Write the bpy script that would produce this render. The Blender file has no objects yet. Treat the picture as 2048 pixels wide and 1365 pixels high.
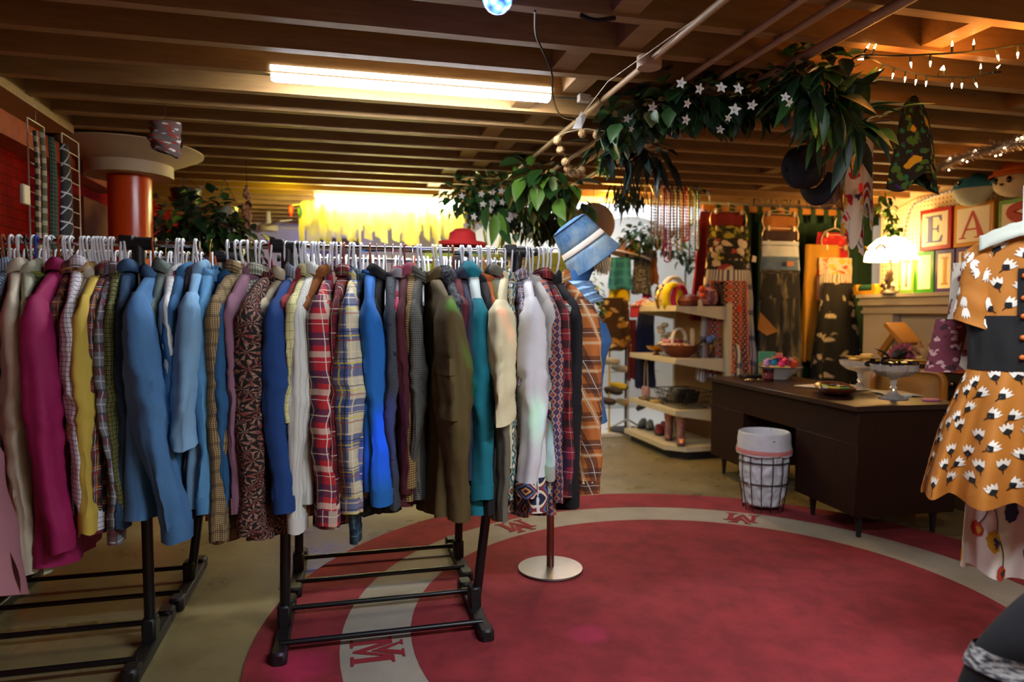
import bpy, bmesh, math, random
from math import sin, cos, pi, radians
from mathutils import Vector, Matrix, noise, Euler
SC = bpy.context.scene
COL = SC.collection
R = random.Random(7)
# ---------------------------------------------------------------- camera
F, H = 1365.0, 1.32
YAW = math.atan((1024 - 690) / F)
PIT = radians(2.4)
cd = bpy.data.cameras.new('camera')
cam = bpy.data.objects.new('camera', cd)
COL.objects.link(cam)
cam.location = (0, 0, H)
cam.rotation_euler = (pi / 2 - PIT, 0, -YAW)
cd.sensor_width = 36
cd.lens = 36 * F / 2048
cd.clip_start = 0.05
cd.dof.use_dof = True
cd.dof.focus_distance = 2.85
cd.dof.aperture_fstop = 1.6
SC.camera = cam
vs = SC.view_settings
vs.view_transform = 'Standard'
vs.look = 'None'
vs.gamma = 1
vs.exposure = 0.9

def at(px, py, x=None, y=None, z=None):
    """the place in the room seen at a spot of the photograph, on the plane x=, y= or z="""
    a, b = (px - 1024) / F, (682.5 - py) / F
    cp, sp, cy, sy = cos(PIT), sin(PIT), cos(YAW), sin(YAW)
    d = (sy * cp + a * cy + b * sy * sp, cy * cp - a * sy + b * cy * sp, -sp + b * cp)
    t = (z - H) / d[2] if z is not None else (y / d[1] if y is not None else x / d[0])
    return Vector((d[0] * t, d[1] * t, H + d[2] * t))

# ---------------------------------------------------------------- materials
def lin(h):
    if not isinstance(h, str):
        return tuple(h)[:3] + (1,)
    o = []
    for i in (0, 2, 4):
        c = int(h[i:i + 2], 16) / 255
        o.append(c / 12.92 if c <= .04045 else ((c + .055) / 1.055) ** 2.4)
    return tuple(o) + (1,)

class NT:
    def __init__(s, name):
        s.m = bpy.data.materials.new(name)
        s.m.use_nodes = True
        s.t = s.m.node_tree
        s.b = s.t.nodes['Principled BSDF']
        s.c = {}
    def n(s, typ, **kw):
        x = s.t.nodes.new('ShaderNode' + typ)
        for k, v in kw.items():
            setattr(x, k, v)
        return x
    def put(s, sock, v):
        if isinstance(v, bpy.types.NodeSocket):
            s.t.links.new(v, sock)
        elif isinstance(v, str):
            sock.default_value = lin(v)
        else:
            sock.default_value = v
    def math(s, op, a, b=0.0, c=0.0):
        x = s.n('Math', operation=op)
        s.put(x.inputs[0], a)
        s.put(x.inputs[1], b)
        s.put(x.inputs[2], c)
        return x.outputs[0]
    def vmath(s, op, a, b=(0, 0, 0), sc=None):
        x = s.n('VectorMath', operation=op)
        s.put(x.inputs[0], a)
        s.put(x.inputs[1], b)
        if sc is not None:
            s.put(x.inputs[3], sc)
        return x.outputs[1] if op in ('LENGTH', 'DOT_PRODUCT', 'DISTANCE') else x.outputs[0]
    def mix(s, f, a, b):
        x = s.n('Mix', data_type='RGBA')
        s.put(x.inputs[0], f)
        s.put(x.inputs[6], a)
        s.put(x.inputs[7], b)
        return x.outputs[2]
    def uv(s):
        if 'uv' not in s.c:
            s.c['uv'] = s.n('TexCoord').outputs['UV']
        return s.c['uv']
    def obj(s):
        if 'ob' not in s.c:
            s.c['ob'] = s.n('TexCoord').outputs['Object']
        return s.c['ob']
    def xy(s):
        if 'xy' not in s.c:
            x = s.n('SeparateXYZ')
            s.put(x.inputs[0], s.uv())
            s.c['xy'] = (x.outputs[0], x.outputs[1])
        return s.c['xy']
    def noise(s, scale, vec=None, detail=3, rough=.55, stretch=None):
        vec = vec or s.obj()
        if stretch:
            vec = s.vmath('MULTIPLY', vec, stretch)
        x = s.n('TexNoise')
        s.put(x.inputs['Vector'], vec)
        x.inputs['Scale'].default_value = scale
        x.inputs['Detail'].default_value = detail
        x.inputs['Roughness'].default_value = rough
        return x.outputs[0]
    def ramp(s, f, *st):
        x = s.n('ValToRGB')
        e = x.color_ramp.elements
        while len(e) < len(st):
            e.new(.5)
        for i, (p, c) in enumerate(st):
            e[i].position = p
            e[i].color = lin(c)
        s.put(x.inputs[0], f)
        return x.outputs[0]
    def step(s, f, lo, hi):
        x = s.n('MapRange')
        s.put(x.inputs[0], f)
        x.inputs[1].default_value = lo
        x.inputs[2].default_value = hi
        return x.outputs[0]
    def vor(s, scale, vec=None, feat='F1', rnd=1.0, out=None):
        x = s.n('TexVoronoi', feature=feat)
        s.put(x.inputs['Vector'], vec or s.uv())
        x.inputs['Scale'].default_value = scale
        x.inputs['Randomness'].default_value = rnd
        return x.outputs if out is None else x.outputs[out]
    def bump(s, h, st=.3, d=.002):
        x = s.n('Bump')
        x.inputs['Strength'].default_value = st
        x.inputs['Distance'].default_value = d
        s.put(x.inputs['Height'], h)
        s.put(s.b.inputs['Normal'], x.outputs[0])
    def done(s, col, rough=.7, metal=0, **kw):
        s.put(s.b.inputs['Base Color'], col)
        s.put(s.b.inputs['Roughness'], rough)
        s.b.inputs['Metallic'].default_value = metal
        for k, v in kw.items():
            s.put(s.b.inputs[k.replace('_', ' ')], v)
        return s.m

MC = {}
def mat(col, rough=.6, metal=0, var=.12, vs=9, bump=0, bs=60, **kw):
    """plain procedural material: a colour with slight cloudy variation"""
    k = (col, rough, metal, var, vs, bump, bs, tuple(kw.items()))
    if k in MC:
        return MC[k]
    t = NT('material_' + str(len(MC)))
    c = col
    if var:
        l = lin(col)
        f = t.noise(vs)
        c = t.mix(f, tuple(max(0, q * (1 - var)) for q in l[:3]) + (1,), tuple(min(1, q * (1 + var)) for q in l[:3]) + (1,))
    if bump:
        t.bump(t.noise(bs, detail=4), bump)
    MC[k] = t.done(c, rough, metal, **kw)
    return MC[k]

def glow(col, st, mixcol=None):
    k = ('glow', col, st)
    if k not in MC:
        t = NT('material_' + str(len(MC)))
        MC[k] = t.done(mixcol or col, .5, 0, Emission_Color=col, Emission_Strength=st)
    return MC[k]

# ---------------------------------------------------------------- meshes
class MB:
    def __init__(s):
        s.v, s.f, s.u, s.mi = [], [], [], []
        s.m = 0
    def add(s, v, f, u=None):
        b = len(s.v)
        s.v += [Vector(p) for p in v]
        s.u += list(u) if u else [(0, 0)] * len(v)
        s.f += [tuple(i + b for i in q) for q in f]
        s.mi += [s.m] * len(f)
        return s
    def box(s, lo, hi, M=None):
        x0, y0, z0 = lo
        x1, y1, z1 = hi
        v = [(x0, y0, z0), (x1, y0, z0), (x1, y1, z0), (x0, y1, z0), (x0, y0, z1), (x1, y0, z1), (x1, y1, z1), (x0, y1, z1)]
        if M is not None:
            v = [M @ Vector(p) for p in v]
        u = [(p[0] + p[1], p[2] + p[1] * .3) for p in v]
        return s.add(v, [(0, 3, 2, 1), (4, 5, 6, 7), (0, 1, 5, 4), (1, 2, 6, 5), (2, 3, 7, 6), (3, 0, 4, 7)], u)
    def bbox(s, lo, hi, r=.01, M=None):
        """box with chamfered upright edges and top and bottom rims"""
        (x0, y0, z0), (x1, y1, z1) = lo, hi
        def lp(d, z):
            return [(x0 + r, y0 + d, z), (x1 - r, y0 + d, z), (x1 - d, y0 + r, z), (x1 - d, y1 - r, z), (x1 - r, y1 - d, z), (x0 + r, y1 - d, z), (x0 + d, y1 - r, z), (x0 + d, y0 + r, z)]
        rr = r * .6
        v = lp(rr, z0) + lp(0, z0 + rr) + lp(0, z1 - rr) + lp(rr, z1)
        if M is not None:
            v = [M @ Vector(p) for p in v]
        f = [tuple(range(7, -1, -1)), tuple(range(24, 32))]
        for k in range(3):
            for i in range(8):
                j = (i + 1) % 8
                f.append((k * 8 + i, k * 8 + j, k * 8 + 8 + j, k * 8 + 8 + i))
        return s.add(v, f, [(p[0] + p[1], p[2] + p[1] * .3) for p in v])
    def tube(s, pts, r, n=8, closed=False, cap=True, flat=1.0):
        pts = [Vector(p) for p in pts]
        k = len(pts)
        rs = r if isinstance(r, (list, tuple)) else [r] * k
        v, u = [], []
        ref = None
        ln = 0
        for i, p in enumerate(pts):
            a = pts[(i - 1) % k] if (closed or i) else p
            b = pts[(i + 1) % k] if (closed or i < k - 1) else p
            t = (b - a)
            t = t.normalized() if t.length > 1e-9 else Vector((0, 0, 1))
            if ref is None:
                ref = Vector((0, 0, 1)) if abs(t.z) < .9 else Vector((1, 0, 0))
            ref = (ref - t * ref.dot(t))
            ref = ref.normalized() if ref.length > 1e-6 else t.orthogonal().normalized()
            w = t.cross(ref)
            if i:
                ln += (p - pts[i - 1]).length
            for j in range(n):
                an = 2 * pi * j / n
                v.append(p + (ref * cos(an) + w * sin(an) * flat) * rs[i])
                u.append((j / n * 2 * pi * rs[i], ln))
        f = []
        for i in range(k if closed else k - 1):
            for j in range(n):
                a, b = i * n + j, i * n + (j + 1) % n
                c, d = ((i + 1) % k) * n + (j + 1) % n, ((i + 1) % k) * n + j
                f.append((a, b, c, d))
        if cap and not closed:
            f.append(tuple(range(n - 1, -1, -1)))
            f.append(tuple((k - 1) * n + j for j in range(n)))
        return s.add(v, f, u)
    def lathe(s, prof, n=24, c=(0, 0, 0), M=None, sx=1, sy=1, cap=True, wave=None):
        v, u, f = [], [], []
        k = len(prof)
        for i, (r, z) in enumerate(prof):
            for j in range(n + 1):
                a = 2 * pi * j / n
                q = r * (wave(a, i / (k - 1)) if wave else 1)
                p = Vector((q * cos(a) * sx, q * sin(a) * sy, z))
                v.append((M @ p if M is not None else p) + Vector(c))
                u.append((j / n * 2 * pi * max(p_[0] for p_ in prof), z))
        for i in range(k - 1):
            for j in range(n):
                a = i * (n + 1) + j
                f.append((a, a + 1, a + n + 2, a + n + 1))
        if cap:
            if prof[0][0] > 1e-4:
                f.append(tuple(range(n - 1, -1, -1)))
            if prof[-1][0] > 1e-4:
                f.append(tuple((k - 1) * (n + 1) + j for j in range(n)))
        return s.add(v, f, u)
    def ball(s, c, r, n=12, sc=(1, 1, 1), M=None):
        k = max(5, n // 2 + 1)
        pr = [(r * sin(pi * i / k), -r * cos(pi * i / k)) for i in range(k + 1)]
        v, f = [], []
        for (q, z) in pr:
            for j in range(n):
                a = 2 * pi * j / n
                p = Vector((q * cos(a) * sc[0], q * sin(a) * sc[1], z * sc[2]))
                v.append((M @ p if M is not None else p) + Vector(c))
        for i in range(k):
            for j in range(n):
                b = (j + 1) % n
                f.append((i * n + j, i * n + b, (i + 1) * n + b, (i + 1) * n + j))
        return s.add(v, f, [(0, 0)] * len(v))
    def grid(s, fn, nu, nv, closed=False, uvf=None):
        """fn(a, b) -> point, a,b in 0..1"""
        v, u, f = [], [], []
        for i in range(nv + 1):
            for j in range(nu + 1):
                a, b = j / nu, i / nv
                v.append(fn(a, b))
                u.append(uvf(a, b) if uvf else (a, b))
        for i in range(nv):
            for j in range(nu):
                q = i * (nu + 1) + j
                f.append((q, q + 1, q + nu + 2, q + nu + 1))
        return s.add(v, f, u)
    def poly(s, pts, th=None, u=None):
        """flat outline; th = Vector extrusion gives it thickness"""
        pts = [Vector(p) for p in pts]
        n = len(pts)
        if th is None:
            return s.add(pts, [tuple(range(n))], u)
        th = Vector(th)
        f = [tuple(range(n - 1, -1, -1)), tuple(range(n, 2 * n))] + [(i, (i + 1) % n, n + (i + 1) % n, n + i) for i in range(n)]
        return s.add(pts + [p + th for p in pts], f, (list(u) * 2) if u else None)
    def leaf(s, base, d, up, L, W, bend=.25, n=4, tip=1.0):
        """pointed leaf with a folded midrib"""
        d = Vector(d).normalized()
        up = Vector(up)
        w = d.cross(up)
        w = w.normalized() if w.length > 1e-5 else d.orthogonal().normalized()
        up = w.cross(d)
        v, f = [], []
        for i in range(n + 1):
            t = i / n
            c = Vector(base) + d * (L * t) - up * (bend * L * t * t)
            q = W * .5 * (sin(pi * (t ** .8)) * .95 + .05 * (1 - t)) if i < n else 0.001
            v += [c - w * q + up * q * .35, c, c + w * q + up * q * .35]
        for i in range(n):
            k = i * 3
            f += [(k, k + 1, k + 4, k + 3), (k + 1, k + 2, k + 5, k + 4)]
        return s.add(v, f, [(q % 3 * .5, q // 3 / n) for q in range(len(v))])
    def move(s, M):
        s.v = [M @ p for p in s.v]
        return s
    def build(s, name, mats, parent=None, ang=40, solid=0, sub=0, world=True):
        me = bpy.data.meshes.new(name)
        v = s.v
        if parent is not None and world:
            I = wm(parent).inverted()
            v = [I @ p for p in v]
        me.from_pydata([tuple(p) for p in v], [], s.f)
        for m in (mats if isinstance(mats, (list, tuple)) else [mats]):
            me.materials.append(m)
        if len(me.materials) > 1:
            me.polygons.foreach_set('material_index', s.mi)
        ul = me.uv_layers.new(name='UVMap')
        lv = [0] * len(me.loops)
        me.loops.foreach_get('vertex_index', lv)
        fl = []
        for i in lv:
            fl += s.u[i]
        ul.data.foreach_set('uv', fl)
        me.polygons.foreach_set('use_smooth', [True] * len(me.polygons))
        me.set_sharp_from_angle(angle=radians(ang))
        me.update()
        o = bpy.data.objects.new(name, me)
        COL.objects.link(o)
        if parent is not None:
            o.parent = parent
        if solid:
            q = o.modifiers.new('solid', 'SOLIDIFY')
            q.thickness = solid
            q.offset = 0
        if sub:
            q = o.modifiers.new('sub', 'SUBSURF')
            q.levels = q.render_levels = sub
        return o

def wm(o):
    m = o.matrix_basis.copy()
    while o.parent is not None:
        o = o.parent
        m = o.matrix_basis @ m
    return m
def tag(o, label, cat, group=None, kind=None):
    if label:
        o['label'] = label
    if cat:
        o['category'] = cat
    if group:
        o['group'] = group
    if kind:
        o['kind'] = kind
    return o
def thing(name, label, cat, loc=(0, 0, 0), rz=0, group=None):
    o = bpy.data.objects.new(name, None)
    o.empty_display_size = .05
    COL.objects.link(o)
    o.location = loc
    o.rotation_euler = (0, 0, rz)
    return tag(o, label, cat, group)
def struct(o):
    o['kind'] = 'structure'
    return o
def dup(root, loc, rz=None, label=None, group=None):
    r = root.copy()
    COL.objects.link(r)
    r.location = loc
    if rz is not None:
        r.rotation_euler = (root.rotation_euler[0], root.rotation_euler[1], rz)
    if label:
        r['label'] = label
    if group:
        r['group'] = group
    for ch in list(root.children):
        c = ch.copy()
        COL.objects.link(c)
        c.parent = r
        for g in list(ch.children):
            d = g.copy()
            COL.objects.link(d)
            d.parent = c
    return r
def V(*a):
    return Vector(a)
def nz(*a):
    return noise.noise(Vector(a))
def light(name, typ, loc, energy, col, size=.1, rot=None, **kw):
    l = bpy.data.lights.new(name, typ)
    l.energy = energy
    l.color = lin(col)[:3]
    if typ == 'AREA':
        l.size = size
    else:
        l.shadow_soft_size = size
    for k, v in kw.items():
        setattr(l, k, v)
    o = bpy.data.objects.new(name, l)
    COL.objects.link(o)
    o.location = loc
    if rot:
        o.rotation_euler = rot
    return o
# ================================================================ the room
XL, XR, YB, YF, ZJ = -1.75, 5.35, 8.6, -2.6, 2.35
t = NT('floor_paint')
a = t.noise(1.3, detail=5)
b = t.noise(14, detail=5)
c = t.mix(t.step(a, .35, .7), '6f6546', '8d8058')
c = t.mix(t.math('MULTIPLY', t.step(b, .55, .75), .35), c, '5d5236')
t.bump(t.noise(40), .12)
M_FLOOR = t.done(c, t.step(t.noise(3), .1, 1.2))
m = MB().box((XL - .2, YF, -.1), (XR + .2, YB + .2, 0))
struct(m.build('floor', M_FLOOR))
# painted timber of the ceiling, with a few cracks showing dark wood
t = NT('ceiling_paint')
g = t.noise(6, stretch=(1, 9, 9), detail=6)
k = t.noise(11, stretch=(1, 10, 10), detail=4, rough=.6)
c = t.mix(t.step(g, .3, .7), '8a6638', '9c7a48')
c = t.mix(t.step(k, .70, .73), c, '2c1f16')
t.bump(g, .25, .003)
M_JOIST = t.done(c, .6)
M_DECK = mat('8d7253', .7, 0, .2, 4)
YE, XE = 6.12, 1.62      # beyond this the ceiling is higher
m = MB().box((XL - .2, YF, ZJ + .24), (XR + .2, YE, ZJ + .3))
m.box((XL - .2, YE, ZJ + .24), (XE, YB + .2, ZJ + .3))
struct(m.build('ceiling', M_DECK))
M_WHITE = mat('dcdcd8', .6, 0, .04, 2)
struct(MB().box((XE, YE, 3.05), (XR + .2, YB + .2, 3.1)).build('ceiling_high', M_WHITE))
struct(MB().box((XE, YE - .05, ZJ + .001), (XR + .2, YE, 3.1)).build('wall_back_header', M_WHITE))
struct(MB().box((XE - .05, YE - .05, ZJ + .001), (XE, YB, 3.1)).build('wall_left_header', M_WHITE))
struct(MB().box((XE, YB - .02, 0), (XR, YB, 3.1)).build('wall_back_panel', M_WHITE))
k = 0
JY = [1.73 + .29 * i for i in range(-14, 24)]
for y in JY:
    struct(MB().box((XL - .1, y - .05, ZJ), (XR + .1 if y < YE - .06 else XE - .05, y, ZJ + .24)).build('ceiling_beam_%d' % (k + 1), M_JOIST))
    k += 1
# blocking between joists, in the staggered line above the racks
bl = []
for i, j in enumerate(range(13, 30)):
    y = JY[j]
    x = .95 - .02 * i + (.16 if i % 2 else 0)
    bl.append((x, y))
for x, y in bl + [(3.05, JY[23]), (3.4, JY[25]), (3.2, JY[22]), (4.1, JY[20]), (3.3, JY[17]), (2.2, JY[15])]:
    struct(MB().box((x, y, ZJ + .012), (x + .1, y + .24, ZJ + .2)).build('ceiling_beam_%d' % (k + 1), M_JOIST))
    k += 1
# left wall: red painted brick under a timber plate
t = NT('red_brick')
br = t.n('TexBrick')
sp = t.n('SeparateXYZ')
t.put(sp.inputs[0], t.obj())
cb = t.n('CombineXYZ')
t.put(cb.inputs[0], sp.outputs[1])
t.put(cb.inputs[1], sp.outputs[2])
t.put(br.inputs['Vector'], cb.outputs[0])
br.inputs['Scale'].default_value = 4.5
br.inputs['Color1'].default_value = lin('9c1206')
br.inputs['Color2'].default_value = lin('8a0e05')
br.inputs['Mortar'].default_value = lin('650a04')
br.inputs['Mortar Size'].default_value = .012
t.bump(t.noise(45, detail=5), .5, .006)
M_RED = t.done(br.outputs[0], .8, 0, Specular_IOR_Level=.08)
struct(MB().box((XL - .2, YF, 0), (XL, YB + .2, ZJ + .24)).build('wall_left', M_RED))
struct(MB().box((XL, 1.2, 2.31), (XL + .30, 4.3, ZJ + .1)).build('trim_1', M_JOIST))
struct(MB().box((XL, 1.2, 2.19), (XL + .14, 5.6, 2.31)).build('trim_2', mat('a8481c', .7, 0, .5, 20, .8, 40)))
M_STRAW = NT('rough_board')
M_STRAW = M_STRAW.done(M_STRAW.mix(M_STRAW.noise(20, stretch=(1, 6, 1)), '5a2c0e', 'a8682a'), .8)
struct(MB().box((XL, 5.15, 0), (XL + .06, 5.75, 2.1)).build('wall_left_board', M_STRAW))
M_BLUEW = mat('a9a5b4', .7, 0, .06, 2)
struct(MB().box((XL - .2, YB, 0), (XR + .2, YB + .2, 3.1)).build('wall_back', M_BLUEW))
M_CREAM = mat('e8dcc2', .6, 0, .05, 2)
struct(MB().box((XR, YF, 0), (XR + .2, YB + .2, 3.1)).build('wall_right', M_CREAM))
struct(MB().box((XL - .2, YF - .2, 0), (XR + .2, YF, ZJ + .24)).build('wall_front', mat('9a8468', .7)))
# ---------------------------------------------------------------- round rug
RUG = V(1.555, 2.65, 0)
RR = (1.31, 1.588, 1.93)
t = NT('rug_red')
n1 = t.noise(5, detail=6, rough=.65)
c = t.mix(t.step(n1, .38, .72), '6f1820', '96283280'[:6])
c = t.mix(t.math('MULTIPLY', t.step(t.noise(2.3, detail=6, rough=.7), .60, .72), .55), c, '420c14')
c = t.mix(t.math('MULTIPLY', t.step(t.noise(420, detail=2), .4, .8), .35), c, 'b84a50')
t.bump(t.noise(350, detail=2), .5, .004)
M_RUGR = t.done(c, .95)
t = NT('rug_cream')
c = t.mix(t.noise(5, detail=6), '8a8478', 'b2aa9c')
c = t.mix(t.math('MULTIPLY', t.step(t.noise(420, detail=2), .4, .8), .35), c, '6f665b')
t.bump(t.noise(350, detail=2), .5, .004)
M_RUGC = t.done(c, .95)
rug = thing('round_rug', 'large round crimson carpet with a cream ring and dark red monogram letters', 'rug', RUG)
def disc(r0, r1, z, name, m):
    b = MB()
    n = 96
    v, f = [], []
    for i in range(n):
        a = 2 * pi * i / n
        for r, zz in ((r0, 0 if r0 == 0 else z), (r0, z), (r1, z), (r1, 0)):
            v.append((RUG.x + r * cos(a), RUG.y + r * sin(a), zz))
    for i in range(n):
        j = (i + 1) % n
        for q in range(3):
            f.append((i * 4 + q, i * 4 + q + 1, j * 4 + q + 1, j * 4 + q))
    return b.add(v, f).build(name, m, rug)
disc(0.001, RR[0], .014, 'carpet_center', M_RUGR)
disc(RR[0] - .004, RR[1] + .004, .0125, 'cream_ring', M_RUGC)
disc(RR[1], RR[2], .014, 'carpet_border', M_RUGR)
# serif M woven into the ring
MP = [[(-.5, 0), (-.18, 0), (-.18, .06), (-.28, .08), (-.28, .78), (-.02, .06), (.04, .06), (.3, .78), (.3, .08), (.2, .06), (.2, 0), (.56, 0), (.56, .06), (.46, .08), (.46, .92), (.56, .94), (.56, 1), (.28, 1), (.02, .3), (-.22, 1), (-.5, 1), (-.5, .94), (-.4, .92), (-.4, .08), (-.5, .06)],
      [(-.32, 1.25), (-.32, 1.2), (-.245, 1.19), (.03, .48), (.315, 1.19), (.40, 1.2), (.40, 1.25), (.08, 1.25), (.08, 1.2), (.15, 1.19), (.02, .80), (-.17, 1.19), (-.12, 1.2), (-.12, 1.25)]]
def letter_on_rug(ang):
    b = MB()
    M = Matrix.Translation(V(RUG.x, RUG.y, .0145)) @ Matrix.Rotation(ang - pi / 2, 4, 'Z') @ Matrix.Translation(V(0, (RR[0] + RR[1]) / 2, 0))
    for p in MP:
        b.poly([M @ V(-x * .19, .098 - y * .162, 0) for x, y in p], (0, 0, .002))
    return b.build('monogram_letter', mat('8a1f2b', .95), rug)
for p in ((752, 1308), (1485, 1040), (1048, 1063)):
    q = at(*p, z=0) - RUG
    letter_on_rug(math.atan2(q.y, q.x))
for k in (-.35, -.95, -1.6, -2.3):
    letter_on_rug(k)
# ---------------------------------------------------------------- lamps overhead
def tube_lamp(name, label, x0, x1, y, z, st, col, fy=.0):
    o = thing(name, label, 'lamp', (x0, y, z))
    MB().box((x0 - .01, y - .045, z + .005), (x1 + .01, y + .045, z + .028)).build('lamp_lens', glow(col, st * .12), o)
    MB().box((x0 - .03, y - .03, z + .03), (x1 + .03, y + .06, z + .085)).build('lamp_housing', mat('d8d0c0', .5), o)
    MB().tube([(x0, y, z), (x1, y, z)], .03, 12).build('light_tube', glow(col, st), o)
    for x, s in ((x0, -1), (x1, 1)):
        MB().box((x - .012, y - .022, z - .022), (x + .012, y + .022, z + .04)).build('lamp_socket', mat('9a9a98', .4), o)
    return o
a, b = at(553, 162, z=2.355), at(1112, 193, z=2.355)
TUBE_Y = 3.17
tube_lamp('fluorescent_lamp', 'bare white fluorescent tube burning between the ceiling joists over the racks', -.29, .95, TUBE_Y, 2.352, 60, 'f6f8ff')
w = bpy.data.worlds.new('world')
SC.world = w
w.use_nodes = True
w.node_tree.nodes['Background'].inputs[0].default_value = (.8, .8, .85, 1)
w.node_tree.nodes['Background'].inputs[1].default_value = .10
# lamps of the part of the shop in front of the racks and behind the camera, plus an added warm one at the back
light('ceiling_lamp_front', 'AREA', (1.25, .85, 2.3), 40, 'eef4ff', 1.3, shape='RECTANGLE', size_y=.12)
light('unseen_warm_lamp', 'POINT', (2.35, 5.7, 2.25), 30, 'ffbe60', .12)  # added lamp without a body, brightens the floor by the shelving unit
light('ceiling_lamp_behind', 'AREA', (2.4, -1.2, 2.3), 20, 'fff0e2', 1.3, shape='RECTANGLE', size_y=.12)
# ================================================================ cloth materials
def weave(t, c, amt=.18, sc=260):
    f = t.noise(sc, t.uv(), 2)
    t.bump(t.noise(120, t.uv(), 3), .25, .002)
    return t.mix(t.math('MULTIPLY', f, amt), c, '1a1614')
def cloth(col, var=.12, rough=.9, amt=.15):
    t = NT('cloth')
    l = lin(col)
    f = t.noise(7, t.uv(), 4)
    c = t.mix(f, tuple(q * (1 - var) for q in l[:3]) + (1,), tuple(min(1, q * (1 + var)) for q in l[:3]) + (1,))
    return t.done(weave(t, c, amt), rough)
def denim(col, hi, wear=.5):
    t = NT('denim')
    f = t.noise(5, t.uv(), 5, stretch=(1, .5, 1))
    g = t.noise(160, t.uv(), 2, stretch=(1, .25, 1))
    c = t.mix(t.step(f, .35, .75), col, hi)
    c = t.mix(t.math('MULTIPLY', t.step(g, .45, .8), wear), c, hi)
    t.bump(g, .25, .002)
    return t.done(c, .9)
def band(t, x, per, pos, wid):
    q = t.math('FRACT', t.math('DIVIDE', x, per))
    return t.math('COMPARE', q, pos, wid / 2)
def plaid(base, st, amt=.12, skew=0):
    """st: (axis u, v or b, period in m, place, width, colour, strength)"""
    t = NT('plaid_cloth')
    u, v = t.xy()
    if skew:
        u = t.math('MULTIPLY_ADD', v, skew, u)
    wob = t.math('MULTIPLY', t.noise(3, t.uv(), 1), .02)
    u = t.math('ADD', u, wob)
    v = t.math('ADD', v, wob)
    c = base if not isinstance(base, str) else t.mix(.5, base, base)
    for ax, per, pos, wid, col, s in st:
        for a in (('u', 'v') if ax == 'b' else (ax,)):
            c = t.mix(t.math('MULTIPLY', band(t, u if a == 'u' else v, per, pos, wid), s), c, col)
    return t.done(weave(t, c, amt), .9)
def floral(base, cols, sc=30, thr=.5):
    t = NT('print_cloth')
    c = t.mix(.5, base, base)
    for i, (col, s, th) in enumerate(cols):
        w = t.vmath('ADD', t.uv(), (i * .37, i * .71, 0))
        w = t.vmath('ADD', w, t.vmath('SCALE', t.n('TexNoise').outputs[1], sc=0)) if 0 else w
        nn = t.n('TexNoise')
        t.put(nn.inputs['Vector'], w)
        nn.inputs['Scale'].default_value = s * 1.3
        w2 = t.vmath('ADD', w, t.vmath('SCALE', nn.outputs[1], sc=.9 / s))
        d = t.vor(s, w2)[0]
        c = t.mix(t.step(d, th, th - .08), c, col)
    return t.done(weave(t, c, .1), .9)
def sprig(base, a, b, sc=26):
    """small spiky leaf sprays, like a tapestry print"""
    t = NT('sprig_cloth')
    o = t.vor(sc)
    lo = t.vmath('SUBTRACT', t.uv(), o[2])
    s = t.n('SeparateXYZ')
    t.put(s.inputs[0], lo)
    an = t.math('ARCTAN2', s.outputs[1], s.outputs[0])
    w = t.math('SINE', t.math('MULTIPLY', an, 7.0))
    f = t.step(w, .0, .5)
    c = t.mix(f, base, a)
    c = t.mix(t.math('MULTIPLY', f, t.step(t.noise(30, t.uv(), 2), .45, .6)), c, b)
    c = t.mix(t.step(t.noise(190, t.uv(), 2), .5, .62), c, base)
    return t.done(c, .95)
def tweed(a, b, sc=240, third=None):
    t = NT('tweed_cloth')
    c = t.mix(t.step(t.noise(sc, t.uv(), 3), .42, .6), a, b)
    if third:
        c = t.mix(t.step(t.noise(14, t.uv(), 4), .6, .66), c, third)
    t.bump(t.noise(sc, t.uv(), 2), .3, .002)
    return t.done(c, .95)
def hound(a, b, per=.008, over=None):
    t = NT('houndstooth_cloth')
    u, v = t.xy()
    p = t.math('COMPARE', t.math('FRACT', t.math('DIVIDE', u, per)), .25, .25)
    q = t.math('COMPARE', t.math('FRACT', t.math('DIVIDE', v, per)), .25, .25)
    c = t.mix(t.math('MULTIPLY', t.math('ADD', p, q), .5), a, b)
    for (pr, col) in (over or []):
        for x in (u, v):
            c = t.mix(t.math('MULTIPLY', band(t, x, pr, .5, .25), .45), c, col)
    return t.done(weave(t, c, .1), .92)
def aztec(base, cols, per=.05):
    t = NT('diamond_cloth')
    u, v = t.xy()
    pu = t.math('PINGPONG', u, per / 2)
    pv = t.math('PINGPONG', v, per * .4)
    d = t.math('MULTIPLY', t.math('ADD', pu, pv), 1 / (per * .9))
    d = t.math('SNAP', d, .125)
    c = t.ramp(d, *[(i / len(cols), q) for i, q in enumerate(cols)])
    t.t.nodes[-1].color_ramp.interpolation = 'CONSTANT'
    for n in t.t.nodes:
        if n.type == 'VALTORGB':
            n.color_ramp.interpolation = 'CONSTANT'
    return t.done(c, .9)
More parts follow.
